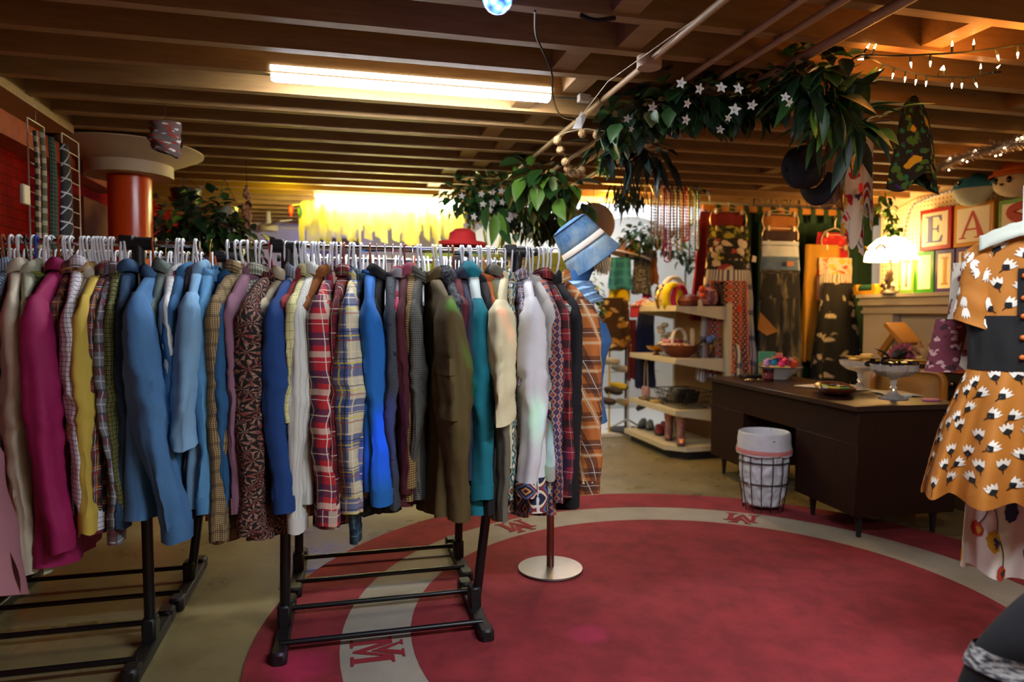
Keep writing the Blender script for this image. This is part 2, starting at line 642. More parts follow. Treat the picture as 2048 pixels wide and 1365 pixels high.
# ================================================================ garments
M_WHITE_PL = mat('dfe3e6', .35, 0, .03)
M_BTN = mat('cfc8b8', .3, 0, .05)
def hanger(x, y, col='w', z=1.583, yaw=0, label=None, wire=False, group=None, name=None, wid=.19):
    cols = {'w': 'e2e6ea', 'br': '9a4a22', 'k': '141414', 'b': '1b3fa8', 'r': 'b01018', 'dr': '7c1414', 'y': 'e2c21c', 'p': 'c98a80', 'g': 'b9b8ac', 'gold': 'b09a58', 's': 'b8bcc0', 'wd': 'b98a4c', 'ol': '9a9a80'}
    m = MB()
    r = .0021 if wire else .0046
    q = .02
    hp = [(0, .003, -.128), (0, -.004, -.112), (0, -.016, -.08), (0, -.024, -.035), (0, -.0235, .002)]
    hp += [(0, -.0235 * cos(a), .002 + .019 * sin(a)) for a in [radians(d) for d in (30, 60, 90, 120, 150, 180)]]
    hp += [(0, .0235, -.008)]
    lean = R.uniform(-.012, .012)
    m.tube([(lean * min(1, max(0, p[2] + .1) / .1), p[1], p[2]) for p in hp], r, 7)
    w, h = wid, .085
    m.tube([(0, .003, -.126), (0, -w * .5, -.126 - h * .42), (0, -w * .93, -.126 - h * .92), (0, -w, -.126 - h * 1.12), (0, -w * .93, -.126 - h * 1.25), (0, 0, -.126 - h * 1.27),
            (0, w * .93, -.126 - h * 1.25), (0, w, -.126 - h * 1.12), (0, w * .93, -.126 - h * .92), (0, w * .5, -.126 - h * .42)], r * .95, 6, closed=True)
    mm = mat(cols[col], .25 if wire else .35, 1 if col in ('s', 'gold') else 0, .04)
    if col == 'wd':
        mm = mat('b98a4c', .5, 0, .2)
    o = m.build(name or ('wire_hanger' if wire else 'plastic_hanger'), mm)
    o.location = (x, y, z)
    o.rotation_euler = (0, 0, yaw)
    return tag(o, label, 'hanger', group)

def garment(x, y, cat, label, m, hem=.60, sleeve='L', send=.58, yaw=0, w=.205, th=1.0, collar='C', z=1.583, seed=0, buttons=False, cuffm=None, swing=0, name=None,
            hemm=None, far=True, tail=.03, sw=1.0, fold=1.0, yoke=None, pocket=False, out=.0, colm=None, group=None, bottom_w=1.0, face=1):
    """a shirt-like garment hanging in the y-z plane; hem and send are heights above the floor"""
    g = thing(name or cat.replace(' ', '_').replace('-', '_'), label, cat, (x, y, z), yaw, group)
    rr = random.Random(seed * 7 + 3)
    ztop, zsh, zh = -.116 + rr.uniform(-.010, .016), -.222 + rr.uniform(-.014, .014), hem - z
    fa = .25 if face > 0 else .75
    nu, nv = 52, 30
    ph = rr.uniform(0, 50)
    def body(a, b):
        an = 2 * pi * a
        if b < .16:
            q = b / .16
            ww = .058 + (w - .058) * q ** .9
            tt = .030 - .008 * q
            zz = ztop + (zsh - ztop) * q ** 1.25
            k = 0
        else:
            k = (b - .16) / .84
            ww = w * (1 - .10 * sin(min(1, k * 2.2) * pi / 2)) * (1 + (bottom_w - 1) * k)
            tt = (.022 + .014 * min(1, k * 2)) * th
            zz = zsh + (zh - zsh) * k
        cy, sx = cos(an), sin(an)
        yy = ww * (abs(cy) ** .8) * (1 if cy > 0 else -1)
        xx = tt * (abs(sx) ** .75) * (1 if sx > 0 else -1)
        fo = (nz(yy * 9 + ph, zz * 1.6, ph) * .022 + nz(yy * 22 + ph, zz * 2.2 + 5, ph) * .010) * k ** .6 * fold * th
        if k:
            fo += (abs(nz(yy * 7 + ph * 2, zz * .9 + yy * 1.5, ph + 9)) - .25) * .04 * min(1, k * 2.2) * fold
            fo += abs(nz(yy * 5 + zz * 6, zz * 4 - yy * 5, ph)) * .012 * fold
        xx += fo
        yy += nz(zz * 4, ph, xx * 6) * .012 * k
        if k > .9:
            zz += tail * (1 - abs(cy)) * -1 * (k - .9) * 10 + nz(yy * 8, ph, 3) * .012 * (k - .9) * 10
        return V(xx, yy, zz)
    def buv(a, b):
        p = body(a, b)
        return (p.y + (.6 if a > .5 else 0), p.z)
    MB().grid(body, nu, nv, uvf=buv).build('torso', [m], g, world=False, ang=70)
    if yoke:
        def yk(a, b):
            p = body(a, b * .42)
            c = V(0, 0, p.z)
            return c + (p - c) * 1.015 + V(.0015 if a < .5 else -.0015, 0, .001)
        MB().grid(yk, nu, 10, uvf=buv).build('yoke', yoke, g, world=False, ang=70)
    if hemm:
        def hm(a, b):
            p = body(a, .86 + .14 * b)
            return p + V(.002 if a < .5 else -.002, 0, -.002 * b)
        MB().grid(hm, nu, 5, uvf=lambda a, b: (body(a, .9).y, b * .1)).build('hem_band', hemm, g, world=False, ang=70)
    for sd in ((-1, 1) if far else (-1,)):
        if sleeve == 'N':
            break
        ph2 = rr.uniform(0, 90)
        se = send + (rr.uniform(-.02, .05) if sd > 0 else 0)
        ze = se - z
        L = zsh - ze
        short = sleeve == 'S'
        dx = rr.uniform(-.01, .01) + (swing if sd < 0 else 0)
        s0, s1 = (.088 * sw, (.082 if short else .052) * sw)
        bendy = rr.uniform(-.03, .03)
        tw = rr.uniform(-1.2, 1.2)
        def arm(a, b, sd=sd, ph2=ph2):
            an = 2 * pi * a
            q = b
            hl = s0 + (s1 - s0) * min(1, q * 1.02) ** .8 + .010 * sin(pi * q) * (0 if short else 1)
            ht = (.021 + .012 * sin(pi * min(1, q * 1.15 + .1)) + .004 * q) * th
            if short:
                ht *= 1.15
            if q < .1:
                hl *= .40 + .60 * (q / .1) ** .6
                ht *= .45 + .55 * (q / .1)
            yc = sd * (w - .05 + .03 * q ** .7 + out * q) + bendy * sin(pi * q) * (0 if short else 1)
            zc = zsh + .022 + (ze - zsh - .022) * q
            xc = dx * q ** 1.4 + nz(q * 2.5, ph2, 0) * .022 * q
            fz = min(1, q * 3)
            pl = 1 + fz * fold * (.30 * nz(cos(an) * 2.4 + ph2, sin(an) * 2.4, q * 2.2 + tw * an * .3) + .16 * abs(nz(an * 2 + q * 7 * tw, q * 5 + ph2, 3)))
            kn = math.exp(-((q - .47) / .12) ** 2) * (0 if short else 1)
            yy = hl * cos(an) * (1 + .5 * (pl - 1))
            xx = ht * sin(an) * pl
            wr = nz(yy * 12 + ph2, q * L * 2.6, an * .3) * .014 * fz + (abs(nz(yy * 7 + q * L * 9, q * L * 15 - yy * 10, ph2)) - .2) * (.010 + .012 * kn)
            wr += (abs(nz(yy * 5 + q * L * tw * 2, q * L * 1.7, ph2 + 31)) - .2) * .030 * fz
            yw = nz(q * L * 11, ph2, an * .5) * .006 * fz
            return V(xc + xx + wr * fold, yc + yy + yw + nz(q * 4, ph2, 7) * .016 * q, zc + (-.03 * cos(an) * sd * q if short else nz(an, ph2, 1) * .01 * q))
        MB().grid(arm, 28, 40, uvf=lambda a, b: ((a if a < .5 else a) * .26, b * L)).build('sleeve', m, g, world=False, ang=70)
        if pocket and sd < 0:
            def pk(a, b):
                p = arm(.54 + .19 * a, .30 + .27 * b)
                q = arm(.04 + .19 * a, .30 + .27 * b)
                return p + (p - q).normalized() * (.004 + .010 * max(0, sin(pi * a)) ** .3)
            pp = MB().grid(pk, 8, 10, uvf=lambda a, b: (a * .12, b * .2)).build('pocket', m, g, world=False, ang=50)
            MB().grid(lambda a, b: pk(-.05 + a * 1.1, -.05 + b * .28) + V(-.004, -.005, 0), 8, 3, uvf=lambda a, b: (a * .12, b * .06)).build('pocket_flap', m, pp, world=False, ang=50)
        if not short:
            def cf(a, b):
                p = arm(a, 1.0)
                c = V(p.x * 0 + dx, sd * (w - .017 + out), p.z)
                k = 1.06 - .04 * b
                return V(c.x + (p.x - c.x) * k, c.y + (p.y - c.y) * k, p.z + .012 - .062 * b)
            cu = MB().grid(cf, 16, 3, uvf=lambda a, b: (a * .2, b * .06)).build('cuff', cuffm or m, g, world=False, ang=70)
            if buttons and sd < 0:
                p = cf(.75, .5) + V(0, 0, 0)
                p = cf(.05, .5)
                MB().ball(p + V(.006, -.004, 0), .007, 8, (.5, .5, 1)).build('button', M_BTN, cu, world=False)
    cm = colm or m
    if collar == 'C':
        def col(a, b):
            an = 2 * pi * (a * .86 + .07)
            rr_ = .062 + .012 * b
            h = [0, .042, .054, .042, .008][int(round(b * 4))]
            ro = [0, .003, .011, .023, .030][int(round(b * 4))]
            return V((.026 + ro * .9) * cos(an), (rr_ + ro * .5) * sin(an), ztop - .012 + h - .026 * (1 + cos(an + ph)) * .5 + .006 * sin(an * 2 + ph))
        MB().grid(col, 22, 4, uvf=lambda a, b: (a * .4, b * .07)).build('collar', cm, g, world=False, ang=60, solid=.003)
    elif collar == 'H':
        def hood(a, b):
            an = 2 * pi * a
            q = sin(pi * min(1, b * .9 + .1))
            return V((.02 + .034 * q) * cos(an) - .012 * b, (.07 + .03 * q) * sin(an), ztop - .03 + .085 * b + nz(a * 6, b * 3, ph) * .008)
        MB().grid(hood, 20, 6, uvf=lambda a, b: (a * .4, b * .15)).build('hood', cm, g, world=False, ang=70)
    elif collar == 'B':
        MB().tube([V(.03 * cos(q), .062 * sin(q), ztop + .002 - .008 * cos(q)) for q in [2 * pi * i / 20 for i in range(20)]], .009, 7, closed=True).build('neckband', cm, g, world=False)
    if buttons:
        b = MB()
        def fr(k):
            p = body(fa + .012, k)
            return p + V(.004 * face, 0, 0)
        pl = MB().grid(lambda a, b_: body(fa + (a - .5) * .05, .2 + .78 * b_) + V(.0025 * face, 0, 0), 2, 20, uvf=lambda a, b_: (a * .03, b_ * .8)).build('placket', m, g, world=False, ang=70)
        for i in range(6):
            MB().ball(fr(.24 + i * .12), .006, 8, (.45, 1, 1)).build('button', M_BTN, pl, world=False)
    return g
# ================================================================ clothes racks
M_BLK = mat('0f0f11', .35, 0, .1)
M_BLKP = mat('141416', .5, 0, .1)
M_CHR = mat('d0d2d6', .12, 1, .03)
ZR = 1.583
def rack(label, xa, xb, ta, tb, y, ra, rb, name='clothes_rack', hl=.275):
    """xa, xb: feet; ta, tb: where the T joints sit on the rail; ra, rb: ends of the rail"""
    g = thing(name, label, 'clothes rack', ((xa + xb) / 2, y, 0))
    for xf, xt in ((xa, ta), (xb, tb)):
        ft = MB()
        ft.bbox((xf - .028, y - hl, 0), (xf + .028, y + hl, .045), .008)
        ft.bbox((xf - .03, y - hl - .012, 0), (xf + .03, y - hl + .07, .06), .014)
        ft.bbox((xf - .03, y + hl - .07, 0), (xf + .03, y + hl + .012, .06), .014)
        ft.bbox((xf - .026, y - .035, .04), (xf + .026, y + .035, .13), .01)
        ft.build('foot', M_BLKP, g)
        f = lambda z: xf + (xt - xf) * z / ZR
        MB().tube([(f(.05), y, .05), (f(1.12), y, 1.12)], .021, 12).build('post', M_BLK, g)
        MB().tube([(f(1.1), y, 1.1), (f(1.55), y, 1.55)], .0165, 12).build('post_extension', M_CHR, g)
        j = MB().tube([(xt - .062, y, ZR), (xt + .062, y, ZR)], .025, 14)
        j.tube([(f(1.478), y, 1.478), (xt, y, ZR)], [.024, .024], 14)
        j.bbox((xt - .065, y - .027, ZR + .002), (xt - .012, y + .027, ZR + .029), .006)
        j.build('tee_joint', M_BLKP, g)
    for dy in (-hl + .09, hl - .14):
        MB().tube([(xa, y + dy, .052), (xb, y + dy, .052)], .0115, 10).build('crossbar', M_BLK, g)
    MB().tube([(ra, y, ZR), (rb, y, ZR)], .0125, 12).build('rail', M_CHR, g)
    for e, s in ((ra, -1), (rb, 1)):
        MB().tube([(e, y, ZR), (e + s * .014, y, ZR)], .0165, 10).build('end_cap', M_BLKP, g)
    return g
YR, YQ = 2.885, 3.5
def rx(px, y=YR, py=500):
    return at(px, py, y=y).x
rack('near black and chrome clothes rack left of the red rug, packed with shirts', -1.52, -.752, -1.55, rx(277), YR, -1.70, rx(392))
rack('near black and chrome clothes rack standing on the red rug, packed with shirts', -.252, .536, rx(575), rx(1036), YR, rx(470), rx(1068))
rack('rear clothes rack left of the red rug, hidden behind the near shirts', -1.5, -.735, -1.52, rx(458, YQ), YQ, -1.68, rx(462, YQ) + .02)
rack('rear clothes rack partly on the red rug behind the plaid flannels', -.235, .565, rx(600, YQ), rx(928, YQ), YQ, rx(560, YQ), rx(1010, YQ))
# ---------------------------------------------------------------- the shirts
K = lambda z, py, y=2.66: z
def hz(py, y=2.66, px=700):
    return at(px, py, y=y).z
navy, red, maroon = '1d2a55', 'b8202a', '5c1422'
P = {
 'bluestripe': plaid('8fa0b0', [('u', .012, .5, .4, '2c3a52', .9)]),
 'dkgrey': tweed('3a3c46', '5c5e68'),
 'cream': cloth('cfc6ae', .1), 'sage': cloth('b9bda2', .1),
 'olstripe': plaid('6f7c33', [('v', .03, .3, .25, '38421c', .9), ('v', .03, .7, .12, 'c9b04c', .8)]),
 'magenta': cloth('9a0f55', .14, .75),
 'marplaid': plaid('6a3a35', [('b', .04, .3, .3, '3a1c22', .7), ('b', .04, .75, .08, 'c08a3c', .8)]),
 'window': plaid('ddd8dd', [('b', .0165, .5, .11, '26222e', .95)]),
 'tancheck': plaid('b9975a', [('b', .02, .5, .1, '3c2a18', .85)]),
 'yellow': cloth('cdb24a', .1),
 'dkplaid': plaid('4a3a40', [('b', .07, .3, .28, '15141a', .8), ('b', .07, .62, .06, 'c87a2c', .85), ('b', .07, .74, .03, 'c9c2b8', .8), ('b', .07, .9, .12, '7a1a24', .7)]),
 'greyplaid': plaid('70757c', [('b', .08, .3, .3, '5c1824', .75), ('b', .08, .7, .06, 'b9b9bd', .8), ('b', .08, .1, .1, '1d1c22', .7)]),
 'grnplaid': plaid('1c1e16', [('b', .016, .4, .28, '7e8340', .6), ('b', .016, .8, .1, 'b7b86a', .7)]),
 'dkdenim': denim('16304c', '3e6288', .5),
 'chambray': denim('3e6d9c', '5485b2', .25),
 'grygrn': cloth('6f8078'), 'whitestr': plaid('d8dad6', [('u', .02, .5, .12, '7d8790', .8)]),
 'navyplaid': plaid('232a48', [('b', .05, .4, .1, 'b05a58', .7), ('b', .05, .8, .06, 'a9b2c4', .7)]),
 'middenim': denim('2c5f8c', '3f78a4', .2), 'herring': tweed('2e2d33', '4c4a50', 300),
 'ltdenim': denim('6f9fc4', '8fb8d4', .25), 'skydenim': denim('4a86b4', '67a0c8', .25), 'teal2': denim('1c4f78', '2d6490', .2),
 'tanhound': hound('b59b6a', '33251a', .007, [(.05, '3a2a1c')]),
 'olcream': cloth('b0a988'), 'mauve': cloth('8a6274', .12),
 'gingham': plaid('cfd0bc', [('b', .013, .5, .5, '3f4a30', .55)]),
 'sprig': sprig('171210', 'a07a66', '8a3c34', 24),
 'beige': cloth('c2b696'), 'royal': cloth('14407e', .12), 'grystripe': plaid('9aa3ae', [('u', .016, .5, .4, '565e6e', .8)]),
 'brick': cloth('8c2c2c'), 'paleyel': plaid('d4cf92', [('b', .03, .5, .05, '4a4630', .8)]),
 'ivory': plaid('d4d6cc', [('u', .014, .5, .2, 'b4b8ae', .9)]), 'brown': tweed('7a4418', '8f5522', 200),
 'redflan': plaid('b4222c', [('b', .14, .22, .34, '1e2748', .72), ('b', .14, .62, .16, 'd8cbb2', .6), ('b', .14, .22, .03, 'd8cbb2', .8), ('b', .14, .82, .02, 'e0d8c8', .8)]),
 'redflan2': plaid('b81c24', [('b', .07, .25, .3, '1a1f3c', .7), ('b', .07, .65, .05, 'd6d0c4', .8)]),
 'marpl2': plaid('741020', [('b', .09, .3, .2, '33101c', .6), ('b', .09, .62, .035, 'd9d2c8', .85), ('b', .09, .8, .03, '3c7a48', .85), ('u', .09, .12, .03, 'c87c2c', .85)]),
 'bluepl': plaid('cfc7a8', [('b', .13, .25, .36, '24488c', .78), ('b', .10, .25, .05, 'e2d8b4', .7), ('b', .10, .66, .05, 'd8c840', .85), ('b', .10, .82, .07, 'a85a50', .6), ('b', .1, .5, .03, '15182c', .85)]),
 'brblue': cloth('1668b8', .1), 'dkteal': plaid('24404e', [('b', .05, .3, .3, '10202c', .7), ('b', .05, .7, .06, '6f96a0', .7)]),
 'black': cloth('121215', .2), 'fleece': tweed('22262c', '4e545c', 330, '15161a'),
 'pinkgrey': plaid('a8a4a8', [('v', .11, .3, .4, 'b01a44', .9), ('u', .11, .4, .3, 'b01a44', .5)]),
 'velvet': cloth('4a101c', .2), 'tanblk': hound('b08e50', '141212', .009), 'grychk': hound('6c6c62', '1c1d1a', .008),
 'army': cloth('55471f', .14, .85), 'fade': tweed('1e2026', '55585e', 60), 'maroon': cloth('5a1420'), 'slate': cloth('2c3044'),
 'tealc': cloth('0b7585', .1), 'mint': cloth('c6d6d2', .08), 'rust': cloth('a85422'), 'olive2': cloth('6a6224'), 'gryol': cloth('6c695a'), 'crimson': cloth('8a1232'),
 'ecru': cloth('d8cfa6', .08), 'sw': aztec('c9bfa8', ['cfc8b4', '1a2a3a', '2c7c8c', 'b0a080', '14141c', 'a85426'], .06),
 'sw2': aztec('8a7a9a', ['6a5a8a', 'b9b0b8', '22426c', '8a6a50', '2c2c50'], .03),
 'white': cloth('d6d6da', .05), 'embroid': aztec('222', ['1c2440', 'd8ccb0', '7c2a2c', '4a6a98', '16182c', 'c98a52', '3a1c28'], .075),
 'ltgrey': tweed('a8a49c', 'bdb9b0', 300), 'redblk': plaid('7c1622', [('b', .08, .3, .4, '151014', .8), ('b', .08, .75, .03, 'b9a08a', .7)]),
 'xmas': plaid('c4bdb0', [('v', .02, .5, .3, '3c3838', .7), ('v', .07, .2, .2, 'b81c24', .9)]),
 'orange': plaid('b8682c', [('b', .115, .25, .34, '43261c', .7), ('b', .115, .62, .14, 'd8a468', .6), ('b', .115, .62, .02, 'e6dcc8', .9), ('b', .115, .25, .025, 'c9c2ba', .8)], skew=.3),
 'geo': aztec('333', ['6a2c20', '2a2c5c', 'a89a8c', 'b0562c', '3a2a6c'], .035),
}
# px of the hanger, cloth, label, category, then changes to the defaults; heights from the photograph
G = [
 (-14, 'dkgrey', 'dark grey wool shirt at the far left end of the near left rack', 'shirt', dict(hem=.5, send=.52)),
 (12, 'bluestripe', 'pale blue and navy striped shirt at the left edge of the photo', 'striped shirt', dict(hem=.47, send=.5, yaw=-.25)),
 (36, 'cream', 'cream linen shirt with a high collar near the left edge of the rack', 'shirt', dict(hem=.56, send=.47, yaw=-.25)),
 (58, 'sage', 'pale sage button shirt with open cuff beside the magenta shirt', 'shirt', dict(hem=.5, send=.46, yaw=-.2)),
 (74, 'olstripe', 'olive green shirt with yellow stripes squeezed behind the magenta shirt', 'striped shirt', dict(hem=.6, sleeve='S', send=1.1)),
 (124, 'magenta', 'magenta long-sleeved shirt with a snap at the neck', 'shirt', dict(hem=.47, send=.55, yaw=-.62, th=1.25, w=.215, buttons=True)),
 (150, 'marplaid', 'brown and maroon plaid shirt to the right of the magenta shirt', 'plaid shirt', dict(hem=.66, sleeve='S', send=1.0)),
 (163, 'window', 'white shirt with a thin black windowpane check', 'checked shirt', dict(hem=.64, send=.6, yaw=-.2, buttons=True)),
 (176, 'tancheck', 'tan shirt with a dark grid check beside the yellow shirt', 'checked shirt', dict(hem=.62, sleeve='S', send=.9)),
 (190, 'cream', 'cream collared shirt wedged between the tan check and the yellow shirt', 'shirt', dict(hem=.66, sleeve='S', send=1.05)),
 (204, 'yellow', 'plain mustard yellow long-sleeved top', 'shirt', dict(hem=.62, send=.6, collar='B', yaw=-.12)),
 (216, 'dkplaid', 'dark brown plaid shirt with orange and white lines', 'plaid shirt', dict(hem=.6, send=.58, yaw=-.15)),
 (228, 'greyplaid', 'grey shirt with maroon plaid bands', 'plaid shirt', dict(hem=.58, send=.54, yaw=-.1)),
 (240, 'grnplaid', 'black and green small-plaid flannel shirt', 'plaid shirt', dict(hem=.6, send=.62, yaw=-.2)),
 (256, 'dkdenim', 'dark indigo denim jacket with worn patches', 'denim jacket', dict(hem=.64, send=.60, yaw=-.15, th=1.2)),
 (312, 'chambray', 'large blue chambray shirt turned to show its open front', 'denim shirt', dict(hem=.615, send=.56, yaw=-.75, th=1.2, w=.225, buttons=True)),
 (334, 'grygrn', 'grey-green shirt just right of the large chambray shirt', 'shirt', dict(hem=.62, sleeve='S', send=.95)),
 (348, 'whitestr', 'white shirt with fine grey stripes on the near left rack', 'striped shirt', dict(hem=.58, sleeve='S', send=1.0, yaw=-.2)),
 (358, 'navyplaid', 'navy shirt with red and pale plaid lines', 'plaid shirt', dict(hem=.6, sleeve='S', send=1.12)),
 (368, 'middenim', 'mid-blue denim shirt with short sleeves', 'denim shirt', dict(hem=.62, sleeve='S', send=.95, yaw=-.2)),
 (384, 'herring', 'charcoal herringbone shirt between two denim shirts', 'shirt', dict(w=.165, hem=.58, send=.62, yaw=-.15)),
 (399, 'ltdenim', 'light blue denim shirt with a wide stitched short sleeve', 'denim shirt', dict(hem=.64, sleeve='S', send=.86, yaw=-.42, sw=1.25, swing=.02)),
 (418, 'skydenim', 'sky-blue denim shirt with a small red embroidery', 'denim shirt', dict(hem=.64, send=.64, yaw=-.45, w=.21)),
 (458, 'teal2', 'deep blue denim shirt at the gap between the two near racks', 'denim shirt', dict(hem=.66, send=.66, yaw=-.3)),
 (478, 'tanhound', 'tan houndstooth wool jacket with long sleeves', 'jacket', dict(hem=.5, send=.54, yaw=-.3, th=1.15)),
 (491, 'olcream', 'plain putty coloured shirt beside the mauve shirt', 'shirt', dict(hem=.56, sleeve='S', send=1.05)),
 (508, 'mauve', 'dusty mauve shirt with a buttoned cuff', 'shirt', dict(hem=.6, send=.63, yaw=-.28, buttons=True)),
 (523, 'gingham', 'green and white gingham shirt', 'checked shirt', dict(hem=.52, sleeve='S', send=.98)),
 (548, 'sprig', 'black tapestry jacket covered in brown and rust leaf sprays', 'jacket', dict(hem=.5, send=.55, yaw=-.42, th=1.3, w=.215)),
 (575, 'beige', 'beige collared shirt next to the royal navy shirt', 'shirt', dict(hem=.62, sleeve='S', send=1.05, yaw=-.3)),
 (592, 'royal', 'deep royal blue shirt with a loose sleeve', 'shirt', dict(hem=.62, send=.62, yaw=-.32, th=1.15)),
 (599, 'grystripe', 'grey and white striped shirt beside the brick red shirt', 'striped shirt', dict(hem=.6, sleeve='S', send=1.0)),
 (609, 'brick', 'brick red shirt of which mostly the collar shows', 'shirt', dict(hem=.6, sleeve='S', send=1.1)),
 (619, 'paleyel', 'pale yellow short-sleeved shirt with a fine grid', 'checked shirt', dict(hem=.62, sleeve='S', send=.94, yaw=-.22)),
 (631, 'ivory', 'ivory striped shirt with a long sleeve and white cuff', 'striped shirt', dict(hem=.62, send=.53, yaw=-.25, cuffm=cloth('d9d9d2', .05))),
 (644, 'brown', 'rust brown corduroy shirt left of the red flannel', 'corduroy shirt', dict(hem=.56, sleeve='S', send=1.0)),
 (666, 'redflan', 'red and navy plaid flannel shirt with a rolled collar', 'flannel shirt', dict(hem=.52, send=.56, yaw=-.3, th=1.2, hemm=None)),
 (690, 'marpl2', 'dark maroon plaid shirt with green and white lines', 'plaid shirt', dict(hem=.6, send=.6, yaw=-.12)),
 (711, 'bluepl', 'blue and cream plaid shirt with yellow lines', 'plaid shirt', dict(hem=.62, send=.6, yaw=-.16, th=1.1)),
 (722, 'dkteal', 'dark teal plaid shirt whose sleeve hangs lowest of the rack', 'plaid shirt', dict(hem=.55, send=.47, yaw=.03, w=.175)),
 (741, 'brblue', 'bright blue sweatshirt with ribbed cuff', 'sweatshirt', dict(hem=.66, send=.63, yaw=-.1, collar='B', th=1.15)),
 (756, 'black', 'thin black jacket right of the bright blue sweatshirt', 'jacket', dict(w=.165, hem=.58, send=.58, yaw=-.05)),
 (783, 'fleece', 'charcoal grey knitted fleece with dark flecks', 'fleece', dict(hem=.56, send=.6, yaw=-.1, th=1.15, collar='B')),
 (800, 'pinkgrey', 'raspberry and grey block-check shirt', 'checked shirt', dict(hem=.6, sleeve='S', send=1.0)),
 (812, 'velvet', 'dark maroon velvet shirt with a pink lining collar', 'velvet shirt', dict(hem=.58, send=.66, yaw=0, colm=cloth('9a4a5a'))),
 (825, 'tanblk', 'tan and black houndstooth shirt', 'checked shirt', dict(hem=.6, send=.68)),
 (836, 'grychk', 'grey and black small-check jacket tucked behind the olive jacket', 'jacket', dict(hem=.6, send=.7)),
 (862, 'army', 'large olive green army jacket with flap pocket', 'army jacket', dict(hem=.55, send=.56, yaw=-.5, th=1.7, w=.235, buttons=True, pocket=True, sw=1.2, bottom_w=1.05, face=-1)),
 (893, 'fade', 'black and grey faded hoodie beside the olive jacket', 'hoodie', dict(hem=.64, sleeve='S', send=1.1, collar='H')),
 (907, 'maroon', 'maroon fleece wedged between the faded hoodie and the slate fleece', 'fleece', dict(hem=.62, sleeve='S', send=1.05, collar='B')),
 (920, 'slate', 'slate navy zip fleece next to the teal jacket', 'fleece', dict(hem=.6, send=.7, th=1.1)),
 (941, 'tealc', 'teal windbreaker with mint white shoulders', 'windbreaker', dict(hem=.53, send=.62, yaw=-.08, th=1.25, yoke=None, colm=None, collar='H')),
 (962, 'black', 'black shirt to the right of the teal windbreaker', 'shirt', dict(hem=.52, send=.55)),
 (972, 'rust', 'rust orange cardigan between the black and the olive shirt', 'cardigan', dict(hem=.62, sleeve='S', send=1.0)),
 (981, 'olive2', 'olive mustard sweater right of the rust cardigan', 'sweater', dict(hem=.62, sleeve='S', send=.95, collar='B')),
 (990, 'gryol', 'grey-olive long shirt hanging low behind the cream shirt', 'shirt', dict(hem=.5, send=.52)),
 (999, 'crimson', 'crimson cardigan just left of the cream shirt', 'cardigan', dict(hem=.64, sleeve='S', send=1.0)),
 (1010, 'ecru', 'cream short-sleeved shirt with a wide sleeve sticking out', 'shirt', dict(hem=.72, sleeve='S', send=.91, yaw=-.30, sw=1.8, swing=-.02, th=1.2)),
 (1022, 'sw', 'southwestern patterned knit cardigan in teal and black on cream', 'cardigan', dict(hem=.52, send=.6, yaw=.08)),
 (1036, 'sw2', 'purple and teal woven print shirt beside the white shirt', 'shirt', dict(hem=.5, sleeve='S', send=1.05, yaw=.05)),
 (1048, 'white', 'white long-sleeved tunic with an embroidered border', 'tunic', dict(hem=.53, send=.62, yaw=-.02, th=1.5, sw=1.25, cuffm='embroid', hemm='embroid', collar='B')),
 (1062, 'ltgrey', 'light grey knitted cardigan at the right end of the rack', 'cardigan', dict(hem=.6, send=.68, yaw=.12, th=1.1)),
 (1072, 'geo', 'purple and rust geometric knit hanging low beside the white tunic', 'sweater', dict(hem=.5, send=.58, yaw=.06, collar='B')),
 (1081, 'redblk', 'dark red and black plaid shirt near the right end of the rack', 'plaid shirt', dict(hem=.56, send=.6, yaw=.15)),
 (1088, 'xmas', 'grey patterned sweater with red blocks near the rack end', 'sweater', dict(hem=.64, sleeve='S', send=1.12, yaw=.1, collar='B')),
 (1096, 'black', 'black collared shirt second from the right end of the rack', 'shirt', dict(hem=.52, send=.55, yaw=.12)),
 (1108, 'orange', 'orange and brown plaid flannel shirt at the right end of the rack', 'flannel shirt', dict(hem=.58, send=.60, yaw=.22, th=1.15)),
]
HC = {0: 'w', 5: 'br', 12: 'br', 36: 'w', 58: 'k', 74: 'b', 124: 'br', 312: 'br', 418: 'gold', 508: 'gold', 548: 'r', 690: 'br', 741: 'br', 756: 'p', 812: 'dr', 862: 'y', 907: 'br', 999: 'gold', 1036: 'k'}
wire_at = {334, 418, 508, 756, 825, 783, 990, 999, 1036, 893}
# where in the photograph the near sleeve of a garment hangs: from this follows how far each one is turned on the rail
SL = {-14: -45, 12: -8, 36: 26, 58: 56, 124: 70, 163: 143, 204: 170, 216: 190, 228: 207, 240: 224, 256: 246, 312: 272, 348: 337, 368: 350, 384: 377, 399: 384, 418: 406, 458: 446, 478: 428,
      508: 462, 548: 492, 592: 548, 619: 588, 631: 600, 666: 636, 690: 672, 711: 697, 722: 704, 741: 738, 756: 752, 783: 781, 812: 803, 825: 818, 836: 828, 862: 900, 893: 915, 907: 926, 920: 938, 941: 958, 962: 978,
      990: 1004, 1010: 1000, 1048: 1066, 1062: 1102, 1072: 1108, 1081: 1128, 1096: 1150, 1108: 1184}
BIG = {204: .03, 163: .025, 741: .045, 711: .035, 941: .02, 36: .035, 58: .02, 124: .05, 312: .055, 548: .03, 862: .05, 1010: .045, 1048: .03, 666: .025, 1108: .0, 592: .02, 478: .05, 418: .015, 399: .03, 508: .01}
SE = {312: 330, 124: 100, 36: 40, 58: 74, 631: 582, 741: 756, 862: 915, 941: 966, 1010: 1006, 163: 160, 592: 560, 508: 468, 228: 220, 399: 372, 240: 236, 666: 640, 690: 672, 548: 498, 478: 428, 1108: 1190, 1048: 1062}
